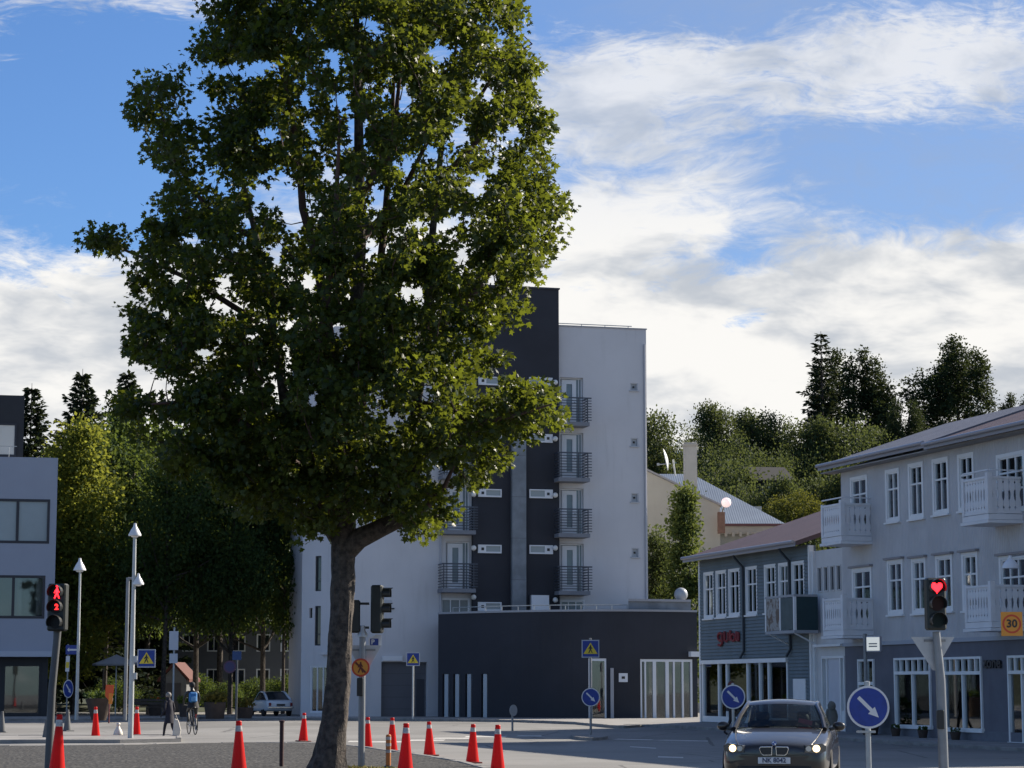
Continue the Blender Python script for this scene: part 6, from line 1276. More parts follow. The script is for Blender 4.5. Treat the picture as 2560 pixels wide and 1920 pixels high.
for i, (px, lab) in enumerate(((385, 'bright orange plastic chair at the left of the pair beside the hut'), (399, 'bright orange plastic chair next to the hut wall'))):
    ch_ = stand('plastic_chair', lab, 'chair', px, 1785, lift=0.1, rz=R(15 - 30 * i)); OC = mat('chair_orange', (.70, .12, .02), .45)
    MB().box(-.22, .22, -.22, .2, .43, .47).build('seat', OC, ch_, bevel=.01); MB().box(-.22, .22, .19, .23, .47, .92).build('backrest', OC, ch_, bevel=.01)
    for x in (-.19, .19):
        for y in (-.19, .18): MB().tube([(x, y, 0), (x * .95, y * .95, .43)], .018, 6).build('leg', GALV, ch_)
def bench(label, px, base, rz):
    b = stand('park_bench', label, 'bench', px, base, lift=0.1, rz=rz); WD = mat('bench_wood', (.06, .045, .035), .8, .3, 4)
    for k in range(3): MB().box(-.8, .8, -.24 + k * .16, -.11 + k * .16, .43, .46).build('seat_slat', WD, b)
    for k in range(2): MB().box(-.8, .8, .24, .27, .58 + k * .16, .70 + k * .16).build('back_slat', WD, b)
    for x in (-.65, .65): MB().box(x - .03, x + .03, -.22, .26, .0, .43).build('leg', BLACKP, b); MB().box(x - .025, x + .025, .272, .31, .40, .86).build('back_support', BLACKP, b)
bench('dark wooden bench behind the walking woman', 372, 1790, R(4)); bench('dark wooden bench beside the twin lamp post', 340, 1787, R(-10))
a = stand('market_parasol', 'pale grey parasol over the square behind the big planter', 'parasol', 288, 1789, lift=0.1); Y = a.location.y; b0 = a.location.z; Z = lambda py: zat(288, py, Y) - b0
post(a, 0, Z(1650), .035, POLEW); MB().lathe([(1.25, Z(1664)), (1.28, Z(1660)), (.6, Z(1648)), (0, Z(1636))], 8).build('canopy', mat('parasol_grey', (.22, .225, .235), .8, .1), a)
a = stand('tall_banner', 'tall white banner with a dark middle on a pole above the hut', 'banner', 432, 1790, lift=0.1); Y = a.location.y; b0 = a.location.z; Z = lambda py: zat(432, py, Y) - b0
post(a, 0, Z(1570), .05, POLEW); MB().box(-0.25, .22, -.09, -.06, Z(1625), Z(1578)).build('upper_cloth', mat('banner_white', (.55, .56, .60), .8, .06), a); MB().box(-.22, .2, -.09, -.06, Z(1658), Z(1634)).build('lower_cloth', mat('banner_white', (.55, .56, .60)), a)
# pale house behind the avenue
FP = Facade(430, 168.0, R(-4)); ph = FP.root('pale_house', 'pale grey house glimpsed between the avenue trunks', 'building'); q = FP.rect(240, 745, 1560, 1760); PHW = mat('pale_house_dimmed_wall', (.14, .145, .155), .8, .15, .6)  # wall grey is darkened to stand in for shade under the trees
wn = [FP.rect(x, x + 34, y, y + 44) for x in (268, 330, 392, 454, 516, 578, 640, 700) for y in (1585, 1672)]
holes_wall(MB(), q[0], q[1], 0.0, q[3], wn, 0, .3).build('wall', PHW, ph); MB().box(q[0], q[1], .31, 8, q[3] - .2, q[3]).box(q[0], q[1], 2, 2.1, 0, q[3] - .2).build('roof', mat('pale_house_roof', (.12, .12, .13), .7), ph)
for r_ in wn: window(ph, r_, tr=.05, rows=(), pane=DARKGLASS, sill=False)
for px, yt, Yb, lab in ((300, 1690, 146, 'low shrub added for darkness behind the pale parasol'), (470, 1680, 150, 'low shrub added for darkness between hut and avenue trunks'), (560, 1700, 144, 'low shrub added for darkness behind the yellow flower planter'), (640, 1690, 148, 'low shrub added for darkness behind the old white coupe'), (710, 1680, 146, 'low shrub added for darkness against the hotel side wing')):
    t_ = plant_tree((pr_bush[0].copy(), pr_bush[1], LEAF_D, BARK), 'darkening_shrub', lab, px, yt, Yb, gz(0, 130), 5, 1.1, 'shrubs added to darken the avenue'); t_.children[0].data.materials.clear(); t_.children[0].data.materials.append(LEAF_D)  # shrubs added to darken the background beneath the avenue crowns
# bush and pots at the foot of the shop wall
p = FR.world(FR.u(2212), -0.55, 0); b = thing('potted_shrub', 'dark leafy shrub in a pot at the foot of the slate blue shop wall', 'plant', (p.x, p.y, gz(p.x, p.y) + .08)); MB().lathe([(.24, 0), (.30, .35), (.27, .37), (.25, .32)], 14).build('pot', PLW, b, smooth=True)
n = 700; v_ = RNG.normal(0, 1, (n, 3)); v_ /= np.linalg.norm(v_, axis=1)[:, None]; Pq = v_ * RNG.uniform(.3, 1, (n, 1)) ** .5 * np.array([.55, .55, .42]) + np.array([0, 0, .72]); mobj('foliage', leaves_mesh('foliage', Pq, v_, RNG.uniform(.06, .11, n), LEAF4), b, LEAF_D)['kind'] = 'stuff'
for px, lab in ((2262, 'small dark pot by the left shop window of the slate blue wall'), (2330, 'small dark pot below the pole of the heart light'), (2412, 'squat plant pot below the right shop window')):
    p = FR.world(FR.u(px), -0.35, 0); b = thing('plant_pot', lab, 'pot', (p.x, p.y, gz(p.x, p.y) + .08), 0); MB().lathe([(.12, 0), (.17, .24), (.15, .25), (.14, .2)], 12).build('pot', PLW, b, smooth=True)
    n = 90; a_ = RNG.uniform(0, 6.28, n); Pq = np.column_stack([np.cos(a_) * .1, np.sin(a_) * .1, RNG.uniform(.2, .34, n)]); mobj('foliage', leaves_mesh('foliage', Pq, np.column_stack([np.cos(a_), np.sin(a_), np.full(n, .7)]), RNG.uniform(.05, .10, n), LEAF4), b, LEAF_D)['kind'] = 'stuff'
# dry grass round the trunk foot
n = 900; a_ = RNG.uniform(-1.0, 1.9, n); r_ = RNG.uniform(.45, 1.1, n); Pg = np.column_stack([TB.x + r_ * np.cos(a_) * 1.15, TY + r_ * np.sin(a_), np.full(n, .115)])
gr_ = mobj('dry_grass', leaves_mesh('dry_grass', Pg, np.column_stack([RNG.normal(0, .2, n), RNG.normal(0, .2, n), np.ones(n)]), RNG.uniform(.04, .10, n), NEED4, .1), None, leaf_mat('dry_grass_blade', (.13, .12, .04), (.30, .26, .11), (.22, .2, .06), .3)); tag(gr_, 'dry yellowish grass round the foot of the maple trunk', 'grass', kind='stuff')
# ================================================================== cars
def loft(mb, st, cap=True):
    """st: list of (y, [(x, z) ...]) half profiles from the sill up to the middle; mirrored"""
    n = len(st[0][1]); rows = []
    for y, pr in st:
        row = [Vector((x, y, z)) for x, z in pr] + [Vector((-x, y, z)) for x, z in reversed(pr[:-1])]; rows.append(row)
    m = len(rows[0]); vs = [v for r_ in rows for v in r_]; fs = [(i * m + k, i * m + k + 1, (i + 1) * m + k + 1, (i + 1) * m + k) for i in range(len(rows) - 1) for k in range(m - 1)]
    fs += [((i + 1) * m, (i + 1) * m + m - 1, i * m + m - 1, i * m) for i in range(len(rows) - 1)]
    if cap: fs += [tuple(range(m)), tuple((len(rows) - 1) * m + k for k in range(m - 1, -1, -1))]
    mb.add(vs, fs); return mb
def smooth_body(mb, name, m_, par, lv=2):
    o = mb.build(name, m_, par, smooth=True); md = o.modifiers.new('s', 'SUBSURF'); md.levels = lv; md.render_levels = lv
    dg = bpy.context.evaluated_depsgraph_get(); me = bpy.data.meshes.new_from_object(o.evaluated_get(dg)); o.modifiers.clear(); o.data = me
    for p in me.polygons: p.use_smooth = True
    return o
def grid_patch(mb, rows):
    m = len(rows[0]); mb.add([v for r_ in rows for v in r_], [(i * m + k, i * m + k + 1, (i + 1) * m + k + 1, (i + 1) * m + k) for i in range(len(rows) - 1) for k in range(m - 1)]); return mb
PAINT = mat('car_paint_graphite', (0.014, 0.0115, 0.011), 0.35, metal=0.0, coat=0.9, spec=0.3); CHROME = mat('chrome', (.65, .66, .68), .15, metal=1.0); TYRE = mat('tyre', (.015, .015, .016), .85); RIM = mat('rim', (.35, .36, .37), .3, metal=.8)
CARGLASS = glass_mat('car_glass', (.62, .70, .70), .62, .28); INT = mat('car_interior', (.02, .02, .022), .8)
def wheel(par, x, y, r_=0.32, wd=0.21):
    t = MB().lathe([(r_ * .62, -wd / 2), (r_ * .95, -wd / 2), (r_, -wd * .35), (r_, wd * .35), (r_ * .95, wd / 2), (r_ * .62, wd / 2)], 28).build('wheel', TYRE, par, smooth=True); t.rotation_euler = (0, math.pi / 2, 0); t.location = (x, y, r_)
    sg = 1 if x > 0 else -1; MB().lathe([(0.0, sg * wd * .40), (.05, sg * wd * .42), (r_ * .6, sg * wd * .36), (r_ * .63, sg * wd * .46)], 20).build('rim', RIM, t, smooth=True); return t
car = thing('saloon_car', 'dark graphite saloon car with lit headlights driving towards the crossing', 'car', (at(1956, 1720, 40.2).x, 40.2, gz(at(1956, 1720, 40.2).x, 40.2)), R(-10.5))
def prof(w, zt, crown, z0=.20, sh=None, tuck=.04):
    sh = sh if sh is not None else zt - .10
    return [(w * .80, z0), (w - tuck, z0 + .03), (w, z0 + .14), (w + .005, (z0 + sh) / 2 + .05), (w - .012, sh), (w - .075, zt - .012), (w * .62, zt + crown * .6), (w * .30, zt + crown * .92), (0, zt + crown)]
st = [(-2.27, prof(.58, .63, .045, .24, .56)), (-2.235, prof(.70, .675, .05, .20, .60)), (-2.14, prof(.80, .715, .055, .19, .63)), (-1.95, prof(.862, .765, .06, .19, .69)), (-1.60, prof(.895, .835, .065, .19, .77)), (-1.15, prof(.905, .915, .06, .19, .84)), (-.90, prof(.908, .955, .05, .19, .875)), (-.3, prof(.908, .965, .02, .19, .89)), (.6, prof(.908, .97, .02, .19, .90)),
      (1.35, prof(.905, .985, .03, .19, .90)), (1.75, prof(.89, 1.0, .035, .2, .91)), (2.12, prof(.85, .99, .03, .22, .90)), (2.26, prof(.76, .93, .02, .30, .86))]
body = smooth_body(loft(MB(), st), 'body', PAINT, car, 2)
# glass house
def rowc(y, w, z, crown, n=9): return [Vector((w * (-1 + 2 * k / (n - 1)), y + 0.10 * abs(-1 + 2 * k / (n - 1)) ** 2.2, z + crown * (1 - (-1 + 2 * k / (n - 1)) ** 2))) for k in range(n)]
def rowr(y, w, z, crown, n=9): return [Vector((w * (-1 + 2 * k / (n - 1)), y - 0.08 * abs(-1 + 2 * k / (n - 1)) ** 2.2, z + crown * (1 - (-1 + 2 * k / (n - 1)) ** 2))) for k in range(n)]
ws = [rowc(-1.02 + .74 * t, 0.735 - .155 * t, .975 + .375 * t + .03 * math.sin(math.pi * t), .035) for t in (0, .25, .5, .75, 1)]
grid_patch(MB(), ws).build('windscreen', CARGLASS, car, smooth=True)
roofr = [rowc(-.30, .585, 1.343, .037), rowc(-.18, .60, 1.392, .042), rowc(.15, .60, 1.425, .045), rowr(.62, .59, 1.410, .042), rowr(.92, .57, 1.345, .036)]
smooth_body(grid_patch(MB(), roofr), 'roof', PAINT, car, 1)
grid_patch(MB(), [rowr(.90 + .72 * t, .565 + .11 * t, 1.342 - .40 * t, .036) for t in (0, .5, 1)]).build('rear_window', CARGLASS, car, smooth=True)
for s_ in (-1, 1):
    MB().tube([(s_ * .765, -.99, .955), (s_ * .70, -.62, 1.165), (s_ * .605, -.26, 1.345), (s_ * .60, .15, 1.395)], [.045, .040, .038, .035], 8).build('pillar', PAINT, car, smooth=True)
    MB().tube([(s_ * .60, .15, 1.390), (s_ * .59, .62, 1.38), (s_ * .575, .95, 1.335), (s_ * .68, 1.55, 1.0)], [.035, .038, .05, .06], 8).build('pillar', PAINT, car, smooth=True)
    sg = [[Vector((s_ * .80, -.80, .96)), Vector((s_ * .80, 0.2, .97)), Vector((s_ * .79, 1.2, .98))], [Vector((s_ * .63, -.25, 1.33)), Vector((s_ * .625, .2, 1.385)), Vector((s_ * .60, .85, 1.34))]]
    grid_patch(MB(), sg).build('side_window', CARGLASS, car)
    mi = MB().ball((s_ * .99, -.55, 1.0), .11, 14, 10, (1.0, .62, .72)).build('mirror', PAINT, car, smooth=True); MB().tube([(s_ * .84, -.62, .95), (s_ * .93, -.57, .97)], .03, 6).build('mirror_arm', BLACKP, mi)
    for y in (-1.40, 1.36): wheel(car, s_ * .80, y)
    # headlamp cluster
    cx = s_ * .635
    hp = [(cx - s_ * .165, .60), (cx + s_ * .10, .585), (cx + s_ * .205, .62), (cx + s_ * .215, .70), (cx + s_ * .14, .745), (cx - s_ * .14, .715)]
    if s_ < 0: hp = hp[::-1]
    M_ = Matrix.Translation((cx, -2.205, 0)) @ Matrix.Rotation(s_ * R(24), 4, 'Z') @ Matrix.Translation((-cx, 0, 0))
    hl_ = MB().prism(hp, -.035, .10, M_).build('headlight', mat('headlamp_house', (.10, .105, .11), .12, metal=.6, coat=1.0), car)
    lc = [( .062 * math.cos(2 * math.pi * k / 18) + cx + s_ * .04, .663 + .058 * math.sin(2 * math.pi * k / 18)) for k in range(18)]
    MB().prism(lc, -.047, -.036, M_).build('lamp', mat('headlamp_lit', (1, .9, .7), .3, emit=(1.0, .72, .36), estr=2.2), hl_)
    lc = [( .05 * math.cos(2 * math.pi * k / 14) + cx - s_ * .095, .66 + .045 * math.sin(2 * math.pi * k / 14)) for k in range(14)]
    MB().prism(lc, -.045, -.036, M_).build('inner_lamp', mat('headlamp_lens', (.5, .5, .45), .1), hl_)
    # kidney grille half
    gx0, gx1 = s_ * .022, s_ * .245; gp = [(gx0, .70), (gx1 - s_ * .02, .697), (gx1, .665), (gx1 - s_ * .03, .575), (gx1 - s_ * .07, .545), (gx0 + s_ * .01, .547)]
    if s_ < 0: gp = gp[::-1]
    kg = MB().prism(gp, -2.335, -2.20).build('grille', CHROME, car, bevel=.008)
    cxm = sum(p[0] for p in gp) / 6; czm = sum(p[1] for p in gp) / 6; MB().prism([(cxm + (x - cxm) * .88, czm + (z - czm) * .80) for x, z in gp], -2.341, -2.336).build('grille_mesh', BLACKP, kg)
MB().box(-.62, .62, -2.30, -2.20, .275, .375).build('lower_intake', BLACKP, car, bevel=.02)
pl_ = MB().box(-.265, .265, -2.325, -2.300, .415, .520).build('number_plate', SWHITE, car, bevel=.004)
me = text_mesh('NK 8042', .105, .002, .003); me.transform(Matrix.Translation((0, -2.328, .469))); mobj('plate_text', me, pl_, mat('plate_ink', (.03, .04, .09), .5))
em = MB().lathe([(.0, .0), (.042, .0), (.042, .012), (0, .014)], 18).build('emblem', CHROME, car); em.rotation_euler = (R(58), 0, 0); em.location = (0, -2.245, .742)
for k in range(4):
    q = [(0, 0)] + [(.030 * math.cos(R(90 * k + 90 * j / 5)), .030 * math.sin(R(90 * k + 90 * j / 5))) for j in range(6)]
    MB().plate(q, .0145, .0165).build('emblem_quarter', BLUE if k % 2 == 0 else SWHITE, em)
for s_ in (-1, 1): MB().tube([(s_ * .60, -2.16, .722), (s_ * .66, -1.9, .797), (s_ * .70, -1.5, .875), (s_ * .73, -1.05, .962)], .006, 5).build('bonnet_gap', BLACKP, car)
MB().tube([(-.55, -2.276, .56), (0, -2.30, .552), (.55, -2.276, .56)], .006, 5).build('bumper_gap', BLACKP, car)
# cabin: dashboard, seats
MB().box(-.70, .70, -.86, -.55, .55, .965).build('dashboard', INT, car, bevel=.03)
for sx in (-.36, .36):
    s = MB().box(sx - .25, sx + .25, .02, .18, .45, 1.06).build('seat', INT, car, bevel=.05); MB().box(sx - .12, sx + .12, .06, .16, 1.08, 1.24).build('headrest', INT, s, bevel=.03); MB().box(sx - .25, sx + .25, -.45, .02, .35, .50).build('cushion', INT, s, bevel=.04)
MB().box(-.68, .68, .75, .95, .45, 1.08).build('rear_seat', INT, car, bevel=.05)
MB().box(-.10, .10, -.38, -.35, 1.21, 1.27).build('rear_view_mirror', BLACKP, car, bevel=.01)
tg = MB().box(.02, .26, -.44, -.43, 1.10, 1.18).build('pink_tag', mat('pink_tag', (.62, .10, .14), .6, .2, 8), car, bevel=.004); tg.rotation_euler = (0, R(14), 0)
MB().ball((.36, -.40, .86), .19, 18, 6, (1, .25, 1)).build('steering_wheel', INT, car)
MB().box(-.72, .72, -1.02, .95, .36, .44).build('floor', INT, car)

# old white coupe parked beyond the crossing
CW = mat('coupe_white', (.52, .56, .60), .35, .04, 2, coat=.6)
p = at(676, 1720, 118.5); cp = thing('white_coupe', 'old white hatchback coupe parked under the avenue trees', 'car', (p.x, 118.5, gz(p.x, 118.5) + .1), R(202))
st = [(-1.95, prof(.55, .58, .03, .30, .52)), (-1.85, prof(.70, .66, .03, .24, .58)), (-1.2, prof(.75, .76, .04, .22, .68)), (-.5, prof(.76, .82, .03, .22, .74)), (.5, prof(.76, .84, .02, .22, .76)), (1.2, prof(.76, .84, .02, .22, .76)), (1.75, prof(.73, .80, .02, .24, .72)), (1.95, prof(.62, .70, .02, .34, .64))]
smooth_body(loft(MB(), st), 'body', CW, cp, 2)
grid_patch(MB(), [rowc(-.55 + .4 * t, .64 - .10 * t, .84 + .36 * t, .02, 7) for t in (0, .5, 1)]).build('windscreen', mat('coupe_dark_glass', (.02, .024, .03), .08), cp, smooth=True)
smooth_body(grid_patch(MB(), [rowc(-.17, .545, 1.19, .025, 7), rowc(.2, .56, 1.235, .025, 7), rowr(.75, .55, 1.215, .025, 7)]), 'roof', CW, cp, 1)
grid_patch(MB(), [rowr(.73, .50, 1.205, .02, 7), rowr(1.15, .54, 1.02, .02, 7), rowr(1.58, .56, .83, .02, 7)]).build('rear_window', MATS['coupe_dark_glass'], cp, smooth=True)
for s_ in (-1, 1):
    MB().tube([(s_ * .56, .2, 1.225), (s_ * .55, .76, 1.20), (s_ * .58, 1.2, 1.0), (s_ * .63, 1.66, .80)], [.04, .055, .07, .06], 8).build('pillar', CW, cp, smooth=True); MB().tube([(s_ * .66, -.56, .82), (s_ * .55, -.16, 1.19), (s_ * .56, .2, 1.22)], .03, 6).build('pillar', CW, cp, smooth=True)
    grid_patch(MB(), [[Vector((s_ * .70, -.45, .83)), Vector((s_ * .70, .5, .84)), Vector((s_ * .67, 1.35, .84))], [Vector((s_ * .57, -.12, 1.18)), Vector((s_ * .575, .4, 1.21)), Vector((s_ * .57, .9, 1.13))]]).build('side_window', MATS['coupe_dark_glass'], cp)
    MB().box(s_ * .50, s_ * .62, 1.90, 1.955, .52, .68).build('tail_light', mat('tail_red', (.18, .015, .015), .4), cp, bevel=.01)
    for y in (-1.15, 1.15): wheel(cp, s_ * .66, y, .28, .16)
MB().box(-.66, .66, 1.95, 2.02, .40, .48).build('bumper', CHROME, cp, bevel=.015); MB().box(-.22, .22, 1.955, 1.975, .52, .62).build('number_plate', SBLACK, cp)

# ================================================================== people
SKIN = mat('skin', (.42, .26, .19), .55)
def body_mesh(J, E, mats_of, root='pelvis', sub=1):
    """one continuous skin grown round a skeleton; every face takes the material of its nearest limb"""
    names = list(J); me = bpy.data.meshes.new('body'); me.from_pydata([J[n][0] for n in names], [(names.index(a), names.index(b)) for a, b in E], [])
    o = bpy.data.objects.new('body', me); col.objects.link(o); o.modifiers.new('k', 'SKIN'); sv_ = me.skin_vertices[0].data
    for i, n in enumerate(names): r_ = J[n][1]; sv_[i].radius = (r_, r_) if not isinstance(r_, tuple) else r_; sv_[i].use_root = (n == root)
    s = o.modifiers.new('s', 'SUBSURF'); s.levels = sub; s.render_levels = sub
    dg = bpy.context.evaluated_depsgraph_get(); out = bpy.data.meshes.new_from_object(o.evaluated_get(dg)); bpy.data.objects.remove(o)
    seg = [(Vector(J[a][0]), Vector(J[b][0]), mats_of(a, b)) for a, b in E]; ml = []
    for p in out.polygons:
        c_ = p.center; best = None
        for a, b, m_ in seg:
            ab = b - a; t = max(0, min(1, (c_ - a).dot(ab) / max(ab.dot(ab), 1e-9))); d = (c_ - (a + ab * t)).length
            if best is None or d < best[0]: best = (d, m_)
        if best[1] not in ml: ml.append(best[1])
        p.material_index = ml.index(best[1]); p.use_smooth = True
    out.materials.clear()
    for m_ in ml: out.materials.append(m_)
    return out
def skeleton(k=1.0, lean=0.0, **mv):
    J = {'pelvis': ((0, 0, .95), .125), 'waist': ((0, -.3 * lean, 1.10), .115), 'chest': ((0, -lean * .75, 1.32), .14), 'neck': ((0, -lean * 1.0, 1.49), .055), 'head': ((0, -lean * 1.15 - .01, 1.60), .088), 'crown': ((0, -lean * 1.2 - .005, 1.69), .085)}
    for s, n in ((1, 'l'), (-1, 'r')):
        J.update({'hip_' + n: ((s * .095, 0, .90), .10), 'knee_' + n: ((s * .10, -.02, .49), .062), 'ankle_' + n: ((s * .10, .03, .09), .042), 'toe_' + n: ((s * .105, -.13, .035), .036),
                  'sho_' + n: ((s * .185, -lean * .85, 1.42), .062), 'elb_' + n: ((s * .24, .03 - lean * .6, 1.15), .046), 'wri_' + n: ((s * .24, -.06 - lean * .6, .92), .034), 'palm_' + n: ((s * .24, -.09 - lean * .6, .85), .032)})
    for n, v in mv.items(): J[n] = (v, J[n][1])
    for s, n in ((1, 'l'), (-1, 'r')):           # five fingers per hand, unequal, slightly bent
        w_, p_ = Vector(J['wri_' + n][0]), Vector(J['palm_' + n][0]); d = (p_ - w_).normalized(); sd = d.cross(Vector((s, 0, 0))).normalized()
        for q, (off, ln) in enumerate(((-.028, .062), (-.010, .072), (.010, .068), (.027, .052))):
            f1 = p_ + sd * off + d * ln * .55; J['fa%d_%s' % (q, n)] = (tuple(f1), .0095); J['fb%d_%s' % (q, n)] = (tuple(f1 + d * ln * .45 + Vector((-s * .012, 0, 0))), .008)
        t1 = w_.lerp(p_, .45) + sd * -.035; J['th_' + n] = (tuple(t1 + d * .03 + sd * -.012), .0105)
    return {a: (tuple(Vector(v[0]) * k), v[1] * k) for a, v in J.items()}
def edges_of():
    E = [('pelvis', 'waist'), ('waist', 'chest'), ('chest', 'neck'), ('neck', 'head'), ('head', 'crown')]
    for n in 'lr':
        E += [('pelvis', 'hip_' + n), ('hip_' + n, 'knee_' + n), ('knee_' + n, 'ankle_' + n), ('ankle_' + n, 'toe_' + n), ('chest', 'sho_' + n), ('sho_' + n, 'elb_' + n), ('elb_' + n, 'wri_' + n), ('wri_' + n, 'palm_' + n), ('wri_' + n, 'th_' + n)]
        for q in range(4): E += [('palm_' + n, 'fa%d_%s' % (q, n)), ('fa%d_%s' % (q, n), 'fb%d_%s' % (q, n))]
    return E
def dressed(top, legs, shoes, skin=SKIN):
    def f(a, b):
        k = b.split('_')[0]
        if k in ('head', 'crown', 'palm', 'th') or k[:2] in ('fa', 'fb') or (a == 'chest' and b == 'neck'): return skin
        if k in ('knee', 'ankle', 'hip'): return legs
        if k == 'toe': return shoes
        return top
    return f
def head_bits(t, J, hair, k=1.0, hat=None, long=False):
    h = Vector(J['head'][0]); c_ = Vector(J['crown'][0]); m = h.lerp(c_, .5)
    o = MB().ball((m.x, m.y + .018 * k, m.z + .022 * k), .108 * k, 16, 10, (.98, 1.05, 1.02)).build('hat' if hat else 'hair', hat or hair, t, smooth=True)
    if long: MB().ball((m.x, m.y + .06 * k, m.z - .09 * k), .095 * k, 14, 10, (1.05, .62, 1.25)).build('hair_length', hair, t, smooth=True)
    MB().ball((m.x, m.y - .098 * k, m.z - .035 * k), .016 * k, 8, 6, (.8, 1.1, 1.3)).build('nose', SKIN, t, smooth=True)
    for s in (-1, 1):
        MB().ball((m.x + s * .033 * k, m.y - .084 * k, m.z - .008 * k), .010 * k, 8, 6).build('eye', SBLACK, t); MB().ball((m.x + s * .092 * k, m.y + .005, m.z - .025 * k), .022 * k, 8, 6, (.4, .8, 1.2)).build('ear', SKIN, t, smooth=True)
    MB().box(m.x - .022 * k, m.x + .022 * k, m.y - .093 * k, m.y - .080 * k, m.z - .072 * k, m.z - .064 * k).build('mouth', mat('lip', (.25, .08, .07), .6), t)
def coat(t, J, m_, z0, z1, w0, w1, name='coat', lean=0.0, k=1.0):
    n = 20; mb = MB(); rows = []
    for i in range(8):
        f = i / 7; z = z0 + (z1 - z0) * f; w = w0 + (w1 - w0) * f - .03 * math.sin(f * 3.1); rows.append([Vector((w * math.cos(2 * math.pi * q / n) * (1 + .03 * math.sin(q * 2.3)), w * .72 * math.sin(2 * math.pi * q / n) - lean * f, z)) for q in range(n)])
    mb.add([v for r_ in rows for v in r_], [(i * n + q, i * n + (q + 1) % n, (i + 1) * n + (q + 1) % n, (i + 1) * n + q) for i in range(7) for q in range(n)] + [tuple(7 * n + q for q in range(n))]); return mb.build(name, m_, t, smooth=True)
NAVY = mat('coat_navy', (.012, .012, .024), .85, .2, 5); PALE = mat('trousers_pale', (.40, .38, .35), .85, .1); WSHOE = mat('shoe_white', (.6, .6, .6), .6); GHAIR = mat('hair_grey', (.22, .21, .20), .7, .3, 12); DHAIR = mat('hair_dark', (.02, .016, .014), .7)
def person(label, px, base, H, heading, J, top, legs, shoes, Y=None, lift=0.0):
    t = stand('person', label, 'person', px, base, Y=Y, rz=heading, lift=lift); o = mobj('body', body_mesh(J, edges_of(), dressed(top, legs, shoes)), t); return t
# woman walking away with a bag
k = 1.45 / 1.72; J = skeleton(k, .10, knee_l=(.11, -.16, .50), ankle_l=(.11, -.22, .09), toe_l=(.11, -.37, .05), knee_r=(-.11, .02, .48), ankle_r=(-.11, .24, .12), toe_r=(-.11, .10, .03), wri_l=(.27, -.15, .95), palm_l=(.27, -.2, .88), wri_r=(-.26, -.08, .92), palm_r=(-.26, -.12, .85))
t = person('person in dark navy knee length coat walking away with a pale bag', 424, 1848, 1.45, R(232), J, NAVY, PALE, WSHOE); coat(t, J, NAVY, .60 * k, 1.47 * k, .24 * k, .14 * k, lean=.085 * k); head_bits(t, J, GHAIR, k)
w_ = Vector(J['palm_r'][0]); ba = t; bg2 = thing('tote_bag', 'pale cream tote bag hanging beside the navy coat', 'bag', (0, 0, 0)); bg2.location = t.location + Vector((.22, -.16, .0)); bg2.rotation_euler = (0, 0, R(20))
MB().prism([(-.10, .12), (.12, .05), (.16, .30), (.07, .62), (-.06, .66)], -.06, .06).build('sack', mat('tote_cream', (.60, .56, .50), .8, .12, 6), bg2, bevel=.02); MB().tube([(-.04, 0, .64), (-.02, 0, .80), (.05, 0, .62)], .010, 5).build('handle', MATS['tote_cream'], bg2)
# cyclist
CB = mat('cyclist_black', (.010, .011, .014), .8); bp_ = G(480, 1836); hd = R(180 + 20)
bk = thing('bicycle', 'slim dark bicycle ridden away across the crossing', 'bicycle', bp_, hd)
WR = .34; FRM = mat('bike_frame', (.03, .035, .05), .4)
for y in (-.52, .53):
    n = 28; w1 = MB(); w1.tube([(0, y + WR * math.cos(2 * math.pi * q / n), WR + WR * .965 * math.sin(2 * math.pi * q / n)) for q in range(n + 1)], .018, 6, cap=False); wh = w1.build('wheel', TYRE, bk, smooth=True)
    sp__ = MB(); 
    for q in range(10): sp__.tube([(0, y, WR), (0, y + WR * .95 * math.cos(.63 * q), WR + WR * .95 * math.sin(.63 * q))], .0035, 3, cap=False)
    sp__.tube([(-.05, y, WR), (.05, y, WR)], .02, 8); sp__.build('spokes', RIM, wh)
MB().tube([(0, .53, WR), (0, .02, .29), (0, .18, .86), (0, -.36, .84), (0, .02, .29)], .019, 6).tube([(0, .18, .80), (0, .53, WR)], .013, 6).build('frame', FRM, bk, smooth=False)
MB().tube([(0, -.52, WR), (0, -.38, .80), (0, -.35, .98)], .018, 6).build('fork', FRM, bk); MB().tube([(-.28, -.30, 1.02), (-.1, -.36, 1.0), (.1, -.36, 1.0), (.28, -.30, 1.02)], .014, 6).build('handlebar', BLACKP, bk); MB().ball((0, .20, .93), .12, 12, 8, (.7, 1.1, .35)).build('saddle', BLACKP, bk, smooth=True)
MB().tube([(-.09, .02, .29), (.09, .02, .29)], .02, 8).tube([(.09, .02, .29), (.09, -.08, .42)], .012, 5).tube([(-.09, .02, .29), (-.09, .12, .16)], .012, 5).box(.08, .18, -.12, -.04, .41, .435).box(-.18, -.08, .08, .16, .148, .172).build('crank', RIM, bk)
MB().tube([(-.5 * 0, .6, .7), (0, .58, .55)], .01, 4).box(-.03, .03, .60, .63, .60, .68).build('rear_lamp', mat('lamp_rear_red', (.45, .03, .03), .3), bk)
